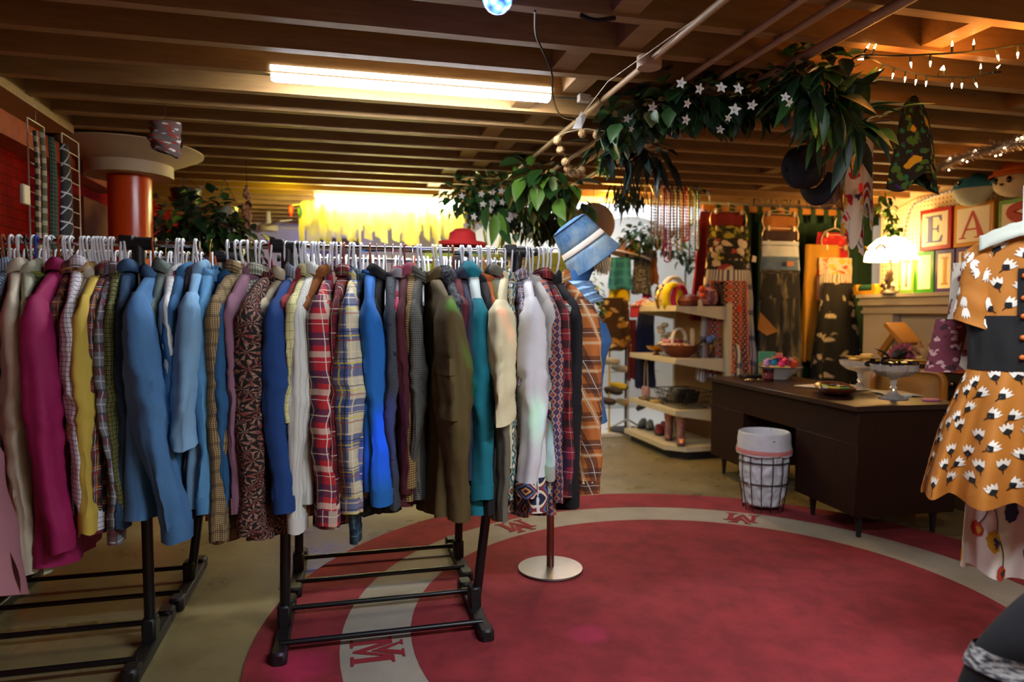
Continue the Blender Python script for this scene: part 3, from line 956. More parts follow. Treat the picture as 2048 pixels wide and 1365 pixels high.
FAT = {312: 1.45, 124: 1.25, 1048: 1.25, 666: 1.4, 1108: 1.4, 741: 1.3, 548: 1.2, 941: 1.35, 36: 1.3, 1010: 1.2, 418: 1.3, 399: 1.3, 592: 1.25, 631: 1.3, 711: 1.25, 163: 1.2}
sk = sorted(SL)
def yaw_for(px, x, w):
    if px in SL:
        s = SL[px]
    else:
        a = max([q for q in sk if q < px])
        b = min([q for q in sk if q > px])
        s = SL[a] + (SL[b] - SL[a]) * (px - a) / (b - a)
    xn = at(s, 780, y=YR - w * .97).x
    return math.asin(max(-.85, min(.85, (xn - x) / w)))
for i, (px, mk, lab, cat, kw) in enumerate(G):
    x = rx(px)
    kw = dict(kw)
    if px not in SL:
        kw['w'], kw['th'] = .17, .7
    elif px not in BIG:
        kw['th'] = kw.get('th', 1) * .92
    kw['w'] = kw.get('w', .2) + BIG.get(px, 0)
    kw['yaw'] = yaw_for(px, x, kw['w'])
    kw['th'] = kw.get('th', 1) * FAT.get(px, 1)
    kw['hem'] = kw.get('hem', .6) - .03
    kw['bottom_w'] = kw.get('bottom_w', 1.08)
    if px in SE:
        kw['swing'] = (SE[px] - SL[px]) / 1365 * 2.75
    for q in ('cuffm', 'hemm'):
        if isinstance(kw.get(q), str):
            kw[q] = P[kw[q]]
    if mk == 'tealc':
        kw['yoke'] = P['mint']
    m = P[mk]
    garment(x, YR, cat, lab, m, seed=i, **kw)
    hanger(x, YR, HC.get(px, 'w' if px not in wire_at else 's'), yaw=kw.get('yaw', 0), wire=px in wire_at, wid=max(.12, kw['w'] - .05),
           label=('thin metal wire' if px in wire_at else {'w': 'white', 'br': 'brown', 'k': 'black', 'b': 'blue', 'r': 'red', 'p': 'pink', 'dr': 'dark red', 'y': 'yellow', 'gold': 'gold'}[HC.get(px, 'w')] + ' plastic') + ' hanger holding the ' + ' '.join(lab.split()[:7]))
# empty or doubled hangers that crowd the rails
for px, c in ((24, 'w'), (46, 'w'), (66, 'w'), (88, 'w'), (105, 'w'), (112, 's'), (136, 'w'), (143, 'w'), (183, 'w'), (197, 'w'), (210, 'w'), (222, 'w'), (248, 'w')):
    hanger(rx(px), YR, c, yaw=R.uniform(-.3, .1), wire=c == 's', group='spare hangers on the near left rack', label='spare hanger without a garment on the near left rack', wid=.13)
for px, c in ((498, 'w'), (515, 'w'), (538, 'w'), (606, 'w'), (614, 'w'), (625, 'w'), (638, 'w'), (650, 'w'), (656, 'w'), (673, 'w'), (680, 'w'), (697, 'w'), (702, 'w'), (770, 's'), (846, 'w'), (870, 'w'), (876, 'w'), (882, 'w'), (888, 'w'), (926, 'w'), (946, 'w'), (954, 'w'), (1060, 'w'), (1086, 'w')):
    hanger(rx(px), YR, c, yaw=R.uniform(-.25, .1), wire=c == 's', group='spare hangers on the near rug rack', label='spare hanger without a garment on the near rug rack', wid=.13)
# ---------------------------------------------------------------- rear racks
back = [('black', 'black'), ('fleece', 'charcoal'), ('maroon', 'maroon'), ('royal', 'navy'), ('dkplaid', 'brown plaid'), ('white', 'white'), ('gryol', 'grey olive'), ('chambray', 'denim blue'), ('crimson', 'crimson'), ('sprig', 'leaf print'), ('grystripe', 'grey striped'), ('redflan2', 'red flannel')]
def rear(xa, xb, n, nm, grp, near):
    for i in range(n):
        x = xa + (xb - xa) * (i + R.uniform(.3, .7)) / n
        mk, cn = back[(i * 5 + (3 if near else 0)) % len(back)]
        garment(x, YQ, 'shirt', cn + ' shirt on the rear ' + nm + ', seen only above and below the near shirts', P[mk], seed=200 + i, hem=R.uniform(.45, .62), send=R.uniform(.42, .6), yaw=R.uniform(-.2, .1), far=False, group=grp)
        for k in (0, 1):
            hanger(x + k * (xb - xa) / n / 2, YQ, R.choice('wwwwwwg') if R.random() < .9 else 'br', yaw=R.uniform(-.2, .1), label='hanger in the crowded row on the rear ' + nm, group='hangers on the rear ' + nm)
rear(-1.5, rx(440, YQ), 20, 'left rack', 'shirts on the rear left rack', False)
rear(rx(575, YQ), rx(1000, YQ), 24, 'rug rack', 'shirts on the rear rug rack', True)
# ================================================================ mannequin stand on the rug
MX, MY = 1.0, 3.27
FW, RT = V(sin(YAW), cos(YAW), 0), V(cos(YAW), -sin(YAW), 0)
M_STEEL = mat('8f8a84', .42, 1, .15, 14)
M_COPPER = mat('9c7a6c', .28, 1, .1)
M_BLUESKIN = mat('1f5a92', .5, 0, .15, 12)
g = thing('display_mannequin', 'blue painted bust mannequin on a steel pole at the end of the rug rack', 'mannequin', (MX, MY, .014))
MB().lathe([(.001, .014), (.155, .014), (.165, .02), (.163, .028), (.05, .034), (.001, .034)], 48, (MX, MY, 0)).build('base', M_STEEL, g)
MB().tube([(MX, MY, .03), (MX, MY, .95)], .019, 16).build('pole', M_COPPER, g)
def loft(secs, n=24, mb=None):
    """secs: (centre, half width along a, half width along b, axis a, axis b)"""
    mb = mb or MB()
    def fn(a, b):
        k = b * (len(secs) - 1)
        i = min(int(k), len(secs) - 2)
        f = k - i
        f = f * f * (3 - 2 * f) * .5 + f * .5
        c0, p0, q0, a0, b0 = secs[i]
        c1, p1, q1, a1, b1 = secs[i + 1]
        c = V(*c0).lerp(V(*c1), f)
        an = 2 * pi * a
        return c + (V(*a0).lerp(V(*a1), f)) * (p0 + (p1 - p0) * f) * cos(an) + V(*b0).lerp(V(*b1), f) * (q0 + (q1 - q0) * f) * sin(an)
    return mb.grid(fn, n, (len(secs) - 1) * 5, uvf=lambda a, b: (a * .9, b * .9))
X3, Y3 = tuple(RT), tuple(FW)
def S(r, f, z, p, q):
    return (tuple(V(MX, MY, z) + RT * r + FW * f), p, q, X3, Y3)
BX = .135
secs = [S(BX, 0, .93, .11, .15), S(BX, 0, 1.0, .115, .16), S(BX + .01, 0, 1.1, .12, .16), S(BX + .03, 0, 1.18, .13, .165), S(BX + .02, 0, 1.27, .105, .18), S(BX - .0, 0, 1.34, .085, .17), S(BX - .03, 0, 1.385, .066, .11), S(BX - .02, 0, 1.42, .056, .06), S(BX + .0, 0, 1.47, .052, .054), S(BX + .015, 0, 1.52, .056, .056), S(BX + .042, 0, 1.555, .074, .065), S(BX + .056, 0, 1.60, .086, .072), S(BX + .052, 0, 1.64, .084, .070), S(BX + .03, 0, 1.68, .074, .062), S(BX + .02, 0, 1.71, .05, .042), S(BX + .02, 0, 1.72, .01, .01)]
body = loft(secs)
hd = V(MX, MY, 0) + RT * (BX + .045)
def H3(r, f, z):
    return hd + RT * r + FW * f + V(0, 0, z)
# nose, lips, chin, ears shaped into the same skin
def nose(mb, H3):
    mb.ball(H3(.098, 0, 1.612), .017, 10, (1, .8, 1.5))
    mb.ball(H3(.106, 0, 1.601), .012, 10, (1.1, 1, .8))
    mb.ball(H3(.092, 0, 1.572), .013, 10, (.8, 1.6, .5))
    mb.ball(H3(.090, 0, 1.562), .012, 10, (.8, 1.4, .5))
    mb.ball(H3(.074, 0, 1.538), .024, 10, (.9, 1, .7))
    for s in (-1, 1):
        mb.ball(H3(-.005, s * .074, 1.615), .022, 8, (.8, .35, 1.3))
        mb.ball(H3(.078, s * .034, 1.635), .015, 8, (.7, 1.1, .8))
nose(body, H3)
body.build('body', M_BLUESKIN, g)
t = NT('blonde_hair')
M_HAIR = t.done(t.mix(t.noise(60, stretch=(4, 4, .3)), '8a6c44', 'e6cf9e'), .5)
hr = MB()
rq = random.Random(3)
for i in range(230):
    a = rq.uniform(-1.3, 1.0)
    c = H3(.0 + .086 * cos(a), .076 * sin(a), 1.615 + .03 * cos(a) + rq.uniform(-.02, .01))
    o = (RT * cos(a) + FW * sin(a))
    L = rq.uniform(.075, .125)
    p = [c - o * .01, c + o * .013 + V(0, 0, -L * .35), c + o * (.018 + rq.uniform(-.006, .014)) + V(0, 0, -L)]
    hr.tube(p, [.0065, .006, .001], 5, flat=.5)
hr.build('hair', M_HAIR, g)
# its clothes
t = NT('hat_denim')
n = t.noise(4, detail=6, stretch=(1, 1, 1))
n2 = t.noise(70, detail=4, stretch=(1.5, 1.5, .3))
c = t.mix(t.step(n2, .3, .75), '3d6c9c', '6c98c0')
c = t.mix(t.math('MULTIPLY', t.step(n, .48, .62), .65), c, 'a9b9b6')
M_HATD = t.done(c, .85)
hc = at(1165, 489, y=MY)
HM = Matrix.Translation(hc) @ Matrix.Scale(1.22, 4) @ Matrix.Rotation(radians(-36), 4, FW) @ Matrix.Rotation(radians(3), 4, RT)
hat = thing('bucket_hat', 'washed denim bucket hat with a cream band on the blue mannequin', 'hat', hc)
MB().lathe([(.001, .108), (.04, .107), (.07, .100), (.078, .094), (.092, .03), (.100, -.012)], 36, M=HM, cap=False).build('crown', M_HATD, hat, solid=.003)
MB().lathe([(.099, -.010), (.107, -.035), (.124, -.090), (.125, -.094)], 40, M=HM, cap=False, wave=lambda a, b: 1 + .03 * b * sin(2 * a)).build('brim', M_HATD, hat, solid=.003)
MB().lathe([(.0965, .012), (.1015, -.009), (.103, -.012)], 36, M=HM, cap=False).build('hat_band', mat('d6c8b8', .8), hat, solid=.002)
MB().lathe([(.0785, .0985), (.0805, .0955), (.0790, .092)], 36, M=HM, cap=False).build('crown_seam', mat('1f3350', .8), hat, solid=.001)
sg = thing('sunglasses', 'dark blue sunglasses on the face of the blue mannequin', 'sunglasses', H3(.1, 0, 1.63))
for s in (-1, 1):
    MB().ball(H3(.100, s * .036, 1.637), .030, 14, (.28, 1.05, .85)).build('lens', mat('0c1830', .08, 0, 0), sg)
    MB().tube([H3(.10, s * .062, 1.645), H3(.075, s * .074, 1.640), H3(.05, s * .074, 1.632)], .004, 6).build('temple', mat('1a3a6a', .3), sg)
MB().tube([H3(.108, -.012, 1.643), H3(.112, 0, 1.647), H3(.108, .012, 1.643)], .004, 6).build('bridge', mat('1a3a6a', .3), sg)
sc = thing('neck_scarf', 'light blue cloth knotted round the neck of the blue mannequin', 'scarf', H3(-.04, 0, 1.42))
def nk(a, b):
    an = 2 * pi * a
    z = 1.475 - .125 * b
    rr_ = .068 + .05 * b
    p = V(MX, MY, 0) + RT * (BX - .0 + .015 * b)
    fo = .010 * sin(b * 22 + 3 * cos(an)) + .012 * nz(a * 9, b * 5, 2)
    return p + RT * cos(an) * (rr_ * .95 + fo) + FW * sin(an) * (rr_ + fo) + V(0, 0, z - .03 * cos(an) * b * -1)
MB().grid(nk, 40, 16).build('cloth_wrap', mat('8fb4d8', .85), sc, ang=80)
kq = H3(-.125, -.04, 1.405)
kb = MB().ball(kq, .022, 10, (1.2, 1, .8))
for d in ((-.6, -.3, .35), (-.5, -.2, -.6)):
    dd = RT * d[0] + FW * d[1] + V(0, 0, d[2])
    kb.leaf(kq, dd, (0, -1, .2), .07, .05, .1)
kb.build('knot', mat('9dbfe0', .85), sc, ang=80)
tp = thing('denim_bodice', 'blue denim bodice with a black strap on the mannequin beside the orange plaid flannel', 'garment', H3(0, 0, 1.1))
se2 = [(c, p + .012, q + .012, a, b) for c, p, q, a, b in secs[0:5]]
se2 = [((se2[0][0][0], se2[0][0][1], .78), .15, .19, X3, Y3)] + se2
loft(se2).build('bodice', denim('2f68a8', '4f86c0', .2), tp)
MB().tube([H3(-.14 + .115 + .115 * cos(q) - .06, .19 * sin(q), 1.315 - .03 * cos(q)) for q in [2 * pi * i / 28 for i in range(28)]], .02, 8, closed=True, flat=.35).build('strap', mat('15161a', .6), tp)
# paper lantern behind the mannequin
lc = at(1187, 449, y=5.0)
lt = thing('paper_lantern', 'round beige paper lantern hanging behind the denim bucket hat', 'lantern', lc)
MB().lathe([(max(.02, .165 * sin(pi * i / 36)) * (1 - .012 * (i % 2)), -.165 * cos(pi * i / 36)) for i in range(1, 36)], 32, lc).build('paper_globe', mat('b59d84', .8, 0, .05), lt, ang=80)
MB().tube([lc + V(0, 0, .16), V(lc.x, lc.y, ZJ + .24)], .002, 5).build('cord', M_BLK, lt)

# ================================================================ gondola shelf
M_SHW = mat('cfc4a4', .45, 0, .06)
M_PEGB = NT('brown_panel')
M_PEGB = M_PEGB.done(M_PEGB.mix(M_PEGB.noise(3, detail=5), '8a6430', 'a87c3c'), .6)
SX0, SX1, SY0, SY1 = 2.86, 3.34, 5.52, 6.55
sh = thing('display_shelf', 'beige store shelving unit with brown back panel, left of the hanging skirts', 'shelf', ((SX0 + SX1) / 2, (SY0 + SY1) / 2, 0))
for y in (SY0, SY1 - .05):
    MB().bbox((SX1 - .0, y, 0), (SX1 + .06, y + .05, 1.40), .006).build('post', M_SHW, sh)
MB().box((SX1 + .01, SY0 + .05, .1), (SX1 + .03, SY1 - .05, 1.38)).build('back_panel', M_PEGB, sh)
SHZ = (1.375, .905, .44)
for z in SHZ:
    m = MB().bbox((SX0, SY0 + .02, z - .022), (SX1, SY1 - .02, z), .004)
    m.bbox((SX0 - .012, SY0 + .01, z - .045), (SX0 + .012, SY1 - .01, z + .006), .004)
    s_ = m.build('shelf_board', M_SHW, sh)
    for y in (SY0 + .012, SY1 - .027):
        MB().poly([(SX0, y, z - .045), (SX1, y, z - .125), (SX1, y, z), (SX0, y, z)], (0, .015, 0)).build('bracket', M_SHW, s_)
m = MB()
m.poly([(SX0 - .06, SY0 + .12, .075), (SX0 + .08, SY0 - .03, .075), (SX1 + .03, SY0 - .03, .075), (SX1 + .03, SY1, .075), (SX0 - .06, SY1, .075)], (0, 0, .045))
m.build('base_deck', M_SHW, sh)
MB().poly([(SX0 + .0, SY0 + .14, 0), (SX0 + .12, SY0 + .0, 0), (SX1 + .02, SY0 + .0, 0), (SX1 + .02, SY1 - .03, 0), (SX0 + .0, SY1 - .03, 0)], (0, 0, .075)).build('kick_plate', M_BLKP, sh)
zt, z2, z3, z0 = SHZ[0], SHZ[1], SHZ[2], .12

# ---- things on the shelf
def on(px, py, z):
    return at(px, py, z=z)
def simple(name, label, cat, mb, m, loc=None, group=None, **kw):
    o = mb.build(name, m, **kw)
    return tag(o, label, cat, group)
# top shelf
simple('box_lid', 'flat cream cardboard box lid on the top shelf', 'box', MB().bbox((2.88, 5.95, zt), (3.08, 6.45, zt + .045), .006), mat('d2c68e', .7))
def headband(name, label, c, r, th, m, rz=0, lean=0, fuzzy=0, group=None):
    M = Matrix.Translation(c) @ Matrix.Rotation(rz, 4, 'Z') @ Matrix.Rotation(lean, 4, 'X')
    pts = [M @ V(r * cos(a), 0, r * 1.15 * sin(a) + r * .75) for a in [radians(-52 + i * 284 / 26) for i in range(27)]]
    return simple(name, label, 'headband', MB().tube(pts, [th * (1 + fuzzy * R.uniform(-1, 1)) for _ in pts], 9, flat=1.5), m, group=group, ang=80)
headband('padded_headband', 'fluffy yellow headband standing on the top shelf', V(2.94, 5.78, zt), .105, .028, mat('d2c414', .9, 0, .3, 60, .8), .5, 0, .15)
headband('padded_headband', 'hot pink headband behind the fluffy yellow one', V(3.02, 5.80, zt), .10, .02, mat('c81464', .6), .5)
headband('padded_headband', 'white ruched headband leaning behind the leopard print bag', V(3.12, 6.12, zt), .15, .022, mat('cdd0d6', .6, 0, .2, 80), .35, 0, .12)
headband('padded_headband', 'thin gold chain headband left of the yellow one', V(2.90, 5.90, zt), .09, .012, mat('c9a860', .3, 1, .3, 70), .5, 0, .2)
b = thing('print_handbag', 'small black and cream leopard print bag on the top shelf', 'bag', (2.93, 6.02, zt))
MB().lathe([(.05, 0), (.075, .02), (.08, .09), (.06, .15), (.02, .17)], 20, (2.96, 6.02, zt + .046), sy=.9).build('bag_body', floral('d8cbb0', [('1a1612', 16, .5)], 14), b)
b = thing('velvet_bag', 'maroon velvet pouch lying on the top shelf', 'bag', (3.02, 5.68, zt))
MB().lathe([(.02, 0), (.11, .012), (.13, .05), (.10, .09), (.03, .11)], 20, (3.06, 5.68, zt), sx=.8, wave=lambda a, q: 1 + .06 * sin(5 * a)).build('bag_body', mat('4c0e18', .6, 0, .3), b)
b = thing('sequin_purse', 'brown and purple sequin purse with a paper tag at the shelf end', 'bag', (3.18, 5.60, zt))
MB().lathe([(.03, 0), (.10, .02), (.12, .07), (.10, .14), (.04, .17)], 22, (3.2, 5.62, zt), sx=.75).build('bag_body', tweed('4a2a38', '9a6a7c', 60, 'c86a3c'), b)
tq = on(1400, 615, zt - .04)
tq = at(1400, 612, y=SY0 - .0)
MB().poly([tq + V(-.02, 0, .045), tq + V(.0, 0, .062), tq + V(.02, 0, .045), tq + V(.03, 0, -.035), tq + V(-.015, 0, -.04)], (0, -.003, 0)).build('price_tag', mat('d8cdb8', .8), b)
f = thing('desk_mirror', 'small black framed mirror standing at the back of the top shelf', 'mirror', (3.28, 5.75, zt))
m = MB()
for lo, hi in (((3.30, 5.55, zt), (3.33, 5.57, zt + .22)), ((3.30, 5.95, zt), (3.33, 5.97, zt + .22)), ((3.30, 5.55, zt + .2), (3.33, 5.97, zt + .22)), ((3.30, 5.55, zt), (3.33, 5.97, zt + .02))):
    m.box(lo, hi)
m.build('frame', M_BLKP, f)
MB().box((3.312, 5.56, zt + .01), (3.318, 5.96, zt + .21)).build('mirror_glass', mat('c0c8cc', .05, 1, 0), f)
simple('flower_clip', 'orange and red flower hair clip on the sequin purse', 'hair clip', MB().ball((3.12, 5.56, zt + .15), .035, 10, (1, .6, 1)).ball((3.13, 5.56, zt + .10), .03, 8), mat('b8441c', .7, 0, .4, 60))
t = thing('scarf_pile', 'crumpled red and white scarf at the far end of the top shelf', 'scarf', (2.93, 6.5, zt))
m = MB()
m.grid(lambda a, b: V(2.83 + .26 * a + .03 * nz(a * 4, b * 4, 1), 6.28 + .25 * b, zt + .008 + .06 * max(0, sin(pi * a) * sin(pi * b)) + .03 * abs(nz(a * 6, b * 6, 4))), 16, 16)
m.build('folded_part', floral('b01c24', [('d8d2c4', 8, .55)], 9), t, solid=.012, ang=80)
MB().grid(lambda a, b: V(2.842 - .012 * b, 6.3 + .2 * a, zt + .015 - .12 * b + .015 * nz(a * 5, b * 4, 2)), 12, 8).build('hanging_end', cloth('b01c24'), t, solid=.005, ang=80)
# second shelf
b = thing('wooden_bowl', 'large brown wooden bowl of hair accessories on the second shelf', 'bowl', (3.02, 5.78, z2))
bc = V(3.03, 5.80, z2)
MB().lathe([(.001, .0), (.09, 0), (.10, .012), (.17, .06), (.215, .115), (.205, .113), (.155, .06), (.07, .025), (.001, .022)], 36, bc).build('bowl_body', mat('6e2e14', .35, 0, .3, 5), b)
simple('hair_accessories', 'tangle of scrunchies and clips filling the wooden bowl', 'hair accessories', MB().lathe([(.19, .10), (.16, .12), (.10, .135), (.04, .14), (.001, .14)], 30, bc, wave=lambda a, q: 1 + .05 * sin(7 * a)), floral('b59a8a', [('6a3048', 26, .4), ('d8c8b0', 30, .35), ('a84a5a', 34, .3)], 20), ang=80)['kind'] = 'stuff'
for i, (dx, dy, rz, col, lb) in enumerate(((-.02, -.02, .3, 'dcd3c6', 'white padded headband sticking up from the wooden bowl'), (.06, -.12, 1.1, 'c9b49a', 'beige headband leaning on the right rim of the wooden bowl'))):
    headband('padded_headband', lb, bc + V(dx, dy, .10), .085, .013, mat(col, .6), rz)
for k in range(7):
    q = bc + V(R.uniform(-.13, .13), R.uniform(-.13, .13), .148)
    simple('hair_scrunchie', 'gathered scrunchie lying on top in the wooden bowl', 'scrunchie', MB().tube([q + V(.035 * cos(a), .035 * sin(a), .006 * sin(9 * a)) for a in [2 * pi * j / 24 for j in range(24)]], .014, 7, closed=True), mat(('8a3a4c', 'c9b6a0', 'd890a8', '5a4a6a', 'b8a078', '7a2434', 'd0c8c0')[k], .8), group='scrunchies in the wooden bowl')
b = thing('gold_dish', 'small gold footed dish at the left of the second shelf', 'dish', (2.93, 6.12, z2))
MB().lathe([(.001, 0), (.05, 0), (.02, .02), (.02, .035), (.09, .06), (.115, .09), (.108, .09), (.08, .065), (.001, .05)], 28, (2.95, 6.12, z2), sx=.9).build('dish_body', mat('b8841c', .2, 1, .15), b)
b = thing('white_ornament', 'white flower hair ornament propped behind the gold dish', 'ornament', (3.05, 6.22, z2))
m = MB()
for k in range(9):
    m.ball((3.05 + R.uniform(-.06, .06), 6.2 + R.uniform(-.1, .1), z2 + .05 + .03 * k), .045, 8, (1, 1, .6))
m.build('petals', mat('d8cdbc', .8, 0, .2, 30), b)
simple('blue_brooch', 'blue and violet glass brooch at the right end of the second shelf', 'brooch', MB().ball((3.22, 5.60, z2 + .17), .035, 10, (1, .6, 1)).ball((3.26, 5.60, z2 + .19), .026, 8), mat('6a8ac8', .15, 0, .3, 40))
headband('padded_headband', 'dark brown round headband standing at the right end of the second shelf', V(3.19, 5.62, z2), .085, .012, mat('3a2018', .5), .15)
m = MB()
for k in range(26):
    a, e = R.uniform(0, 6.28), R.uniform(.1, 1.5)
    m.tube([(3.27, 5.66, z2 + .03), (3.27 + .07 * cos(a) * cos(e), 5.66 + .09 * sin(a) * cos(e), z2 + .06 + .16 * sin(e))], [.004, .009], 5)
simple('straw_flower', 'spiky straw coloured flower clip beside the dark round headband', 'hair clip', m, mat('a8884c', .8, 0, .3))
# third shelf
b = thing('wire_basket', 'black wire basket of wallets on the third shelf', 'basket', (3.04, 5.74, z3))
m = MB()
def rect(x0, x1, y0, y1, z, r=.004):
    m.tube([(x0, y0, z), (x1, y0, z), (x1, y1, z), (x0, y1, z)], r, 6, closed=True)
def lrp(t_, z):
    return (2.93 - .045 * t_, 3.21 + .045 * t_, 5.60 - .03 * t_, 5.98 + .07 * t_, z)
for t_ in (0, .35, .7, 1):
    rect(*lrp(t_, z3 + .008 + .15 * t_), .005 if t_ == 1 else .003)
for k in range(11):
    u = k / 10
    for q in (0, 1):
        lo, hi = lrp(0, 0), lrp(1, 0)
        m.tube([(lo[q], lo[2] + (lo[3] - lo[2]) * u, z3 + .008), (hi[q], hi[2] + (hi[3] - hi[2]) * u, z3 + .158)], .0025, 5)
        m.tube([(lo[0] + (lo[1] - lo[0]) * u, lo[2 + q], z3 + .008), (hi[0] + (hi[1] - hi[0]) * u, hi[2 + q], z3 + .158)], .0025, 5)
m.build('wire_frame', M_BLKP, b)
for k in range(6):
    M = Matrix.Translation((3.06 + R.uniform(-.03, .03), 5.66 + .05 * k, z3 + .10 + .01 * (k % 3))) @ Matrix.Rotation(R.uniform(-.5, .5), 4, 'Z') @ Matrix.Rotation(R.uniform(.2, .7), 4, 'X')
    simple('leather_wallet', ('black wallet', 'dark brown wallet', 'grey patterned wallet', 'long black clutch wallet', 'cream edged wallet', 'olive wallet')[k] + ' standing in the black wire basket', 'wallet', MB().bbox((-.1, -.012, -.06), (.1, .012, .06), .006, M), mat(('141416', '2c1c14', '5c5850', '0e0e10', '9a8a70', '4a4630')[k], .5))
for k, (x, y, c, lb) in enumerate(((2.94, 6.10, 'b09a58', 'small straw coloured coin purse on the third shelf'), (2.95, 6.22, '3a3a30', 'flat dark olive purse on the third shelf'), (2.93, 6.34, '7c6a3c', 'folded tan cloth purse on the third shelf'), (3.10, 6.15, '2c2e30', 'black pouch behind the coin purse on the third shelf'))):
    simple('coin_purse', lb, 'purse', MB().bbox((x - .05, y - .055, z3), (x + .06, y + .055, z3 + .028), .012), mat(c, .7, 0, .3, 30))
pk = thing('pink_handbag', 'tiny pink handbag hanging from a looped handle above the third shelf', 'bag', (2.95, 6.36, z3))
MB().bbox((2.93, 6.31, z3 + .03), (2.98, 6.43, z3 + .13), .015).build('bag_body', mat('b08a8c', .5), pk)
MB().tube([(2.955, 6.33, z3 + .13), (2.955, 6.34, z3 + .36), (2.955, 6.37, z3 + .40), (2.955, 6.40, z3 + .36), (2.955, 6.41, z3 + .13)], .006, 6).build('handle', mat('b89c84', .6), pk)
# base deck: boots and shoes
M_GLIT = NT('glitter')
c = M_GLIT.mix(M_GLIT.step(M_GLIT.noise(160, detail=1), .45, .65), '8a4c4c', 'e0b4ac')
M_GLIT.bump(M_GLIT.noise(160, detail=1), .6, .002)
M_GLIT = M_GLIT.done(c, .25, .6)
def boot(name, label, c, rz, h, m, lining='d2bfae', cat='boot', group=None):
    o = thing(name, label, cat, c, rz, group)
    def sec(z, cx, a, bb):
        return ((cx, 0, z), a, bb, (1, 0, 0), (0, 1, 0))
    loft([sec(.022, -.05, .125, .036), sec(.035, -.05, .128, .040), sec(.07, -.035, .105, .040), sec(.10, -.005, .065, .038), sec(.15, .022, .044, .037), sec(h * .8, .022, .050, .046), sec(h, .02, .058, .050)], 20).build('upper', m, o, world=False, ang=80)
    loft([sec(h - .012, .02, .05, .045), sec(h + .012, .02, .056, .050)], 16).build('cuff_lining', mat(lining, .9, 0, .2, 60, .6), o, world=False)
    MB().bbox((-.17, -.036, .008), (.01, .036, .024), .01).build('sole', mat('2a1c18', .6), o, world=False)
    MB().lathe([(.022, 0), (.026, .035)], 12, (.05, 0, 0)).build('heel', mat('2a1c18', .6), o, world=False)
    return o
for px, py, nm in ((1362, 888, 'nearer pink glitter ankle boot'), (1338, 877, 'farther pink glitter ankle boot')):
    p = on(px, py, z0)
    boot('glitter_boot', nm + ' on the bottom shelf', p, radians(62), .24, M_GLIT)
def shoe(name, label, c, rz, m, sole='2a1c18', group=None, rx_=0, sz=1.0):
    o = thing(name, label, 'shoe', c, rz, group)
    o.rotation_euler = (rx_, 0, rz)
    o.scale = (sz, sz, sz)
    def sec(x, w_, h_, zc):
        return ((x, 0, zc), w_, h_, (0, 1, 0), (0, 0, 1))
    loft([sec(-.135, .008, .008, .03), sec(-.12, .032, .018, .032), sec(-.07, .042, .026, .036), sec(-.01, .038, .034, .046), sec(.05, .034, .036, .052), sec(.1, .032, .034, .05), sec(.125, .018, .024, .045), sec(.13, .003, .01, .04)], 18).build('upper', m, o, world=False, ang=80)
    def so(a, b):
        x = -.14 + .275 * a
        w_ = .044 * (max(0, 1 - ((a - .5) * 2) ** 4)) ** .5 * (1 - .25 * math.exp(-((a - .55) / .12) ** 2))
        return V(x, w_ * (b * 2 - 1), .0)
    s2 = MB()
    s2.grid(so, 20, 4)
    q = s2.build('sole', mat(sole, .7), o, world=False, solid=.022)
    q.location = (0, 0, .012)
    return o
for i, (px, py, rz, c, lb) in enumerate(((1318, 868, 1.2, '8a1c20', 'red flat shoe in front on the bottom shelf'), (1330, 862, 1.3, 'a02428', 'red flat shoe behind its mate on the bottom shelf'), (1300, 858, 1.1, '6a6c66', 'grey slip-on shoe on the bottom shelf'), (1285, 855, 1.0, '4a4c48', 'dark grey shoe at the far end of the bottom shelf'))):
    shoe('flat_shoe', lb, on(px, py, z0), rz, mat(c, .5))
# ================================================================ desk with its things
t = NT('dark_walnut')
n = t.noise(7, stretch=(9, .8, .8), detail=6)
M_WAL = t.done(t.mix(n, '1f0f08', '331a11'), .4, 0, Specular_IOR_Level=.3)
t = NT('dark_walnut_upright')
n = t.noise(7, stretch=(6, 6, .6), detail=6)
M_WALV = t.done(t.mix(n, '1c0d07', '2e150b'), .55, 0, Specular_IOR_Level=.15)
DR = radians(-3.8)
DZ = .79
DO = V(2.80, 3.27, 0)
DM = Matrix.Translation(DO) @ Matrix.Rotation(DR, 4, 'Z')
dk = thing('wooden_desk', 'dark walnut desk with tapered legs at the right edge of the red rug', 'desk', DO, DR)
DL, DW = 1.80, .68
def dbox(lo, hi, r=.004):
    return MB().bbox(lo, hi, r, DM)
dbox((-.02, -.025, DZ - .03), (DW + .02, DL + .02, DZ)).build('desk_top', M_WAL, dk)
dbox((.02, .0, .56), (DW - .01, DL, DZ - .03)).build('apron', M_WALV, dk)
for y0, y1 in ((0, .60), (1.28, DL)):
    c = dbox((.015, y0, .15), (DW - .02, y1, .565)).build('pedestal', M_WALV, dk)
    for k in range(2):
        q = dbox((DW - .02, y0 + .02, .17 + .2 * k), (DW, y1 - .02, .36 + .2 * k)).build('drawer', M_WALV, dk)
        MB().tube([DM @ V(DW + .012, y0 + .25, .27 + .2 * k), DM @ V(DW + .012, y1 - .25, .27 + .2 * k)], .008, 6).build('handle', M_CHR, q)
    for x in (.09, DW - .1):
        for y in (y0 + .07, y1 - .09):
            p = DM @ V(x, y, 0)
            MB().tube([p, p + V(0, 0, .155)], [.012, .024], 12).build('leg', M_BLKP, dk)
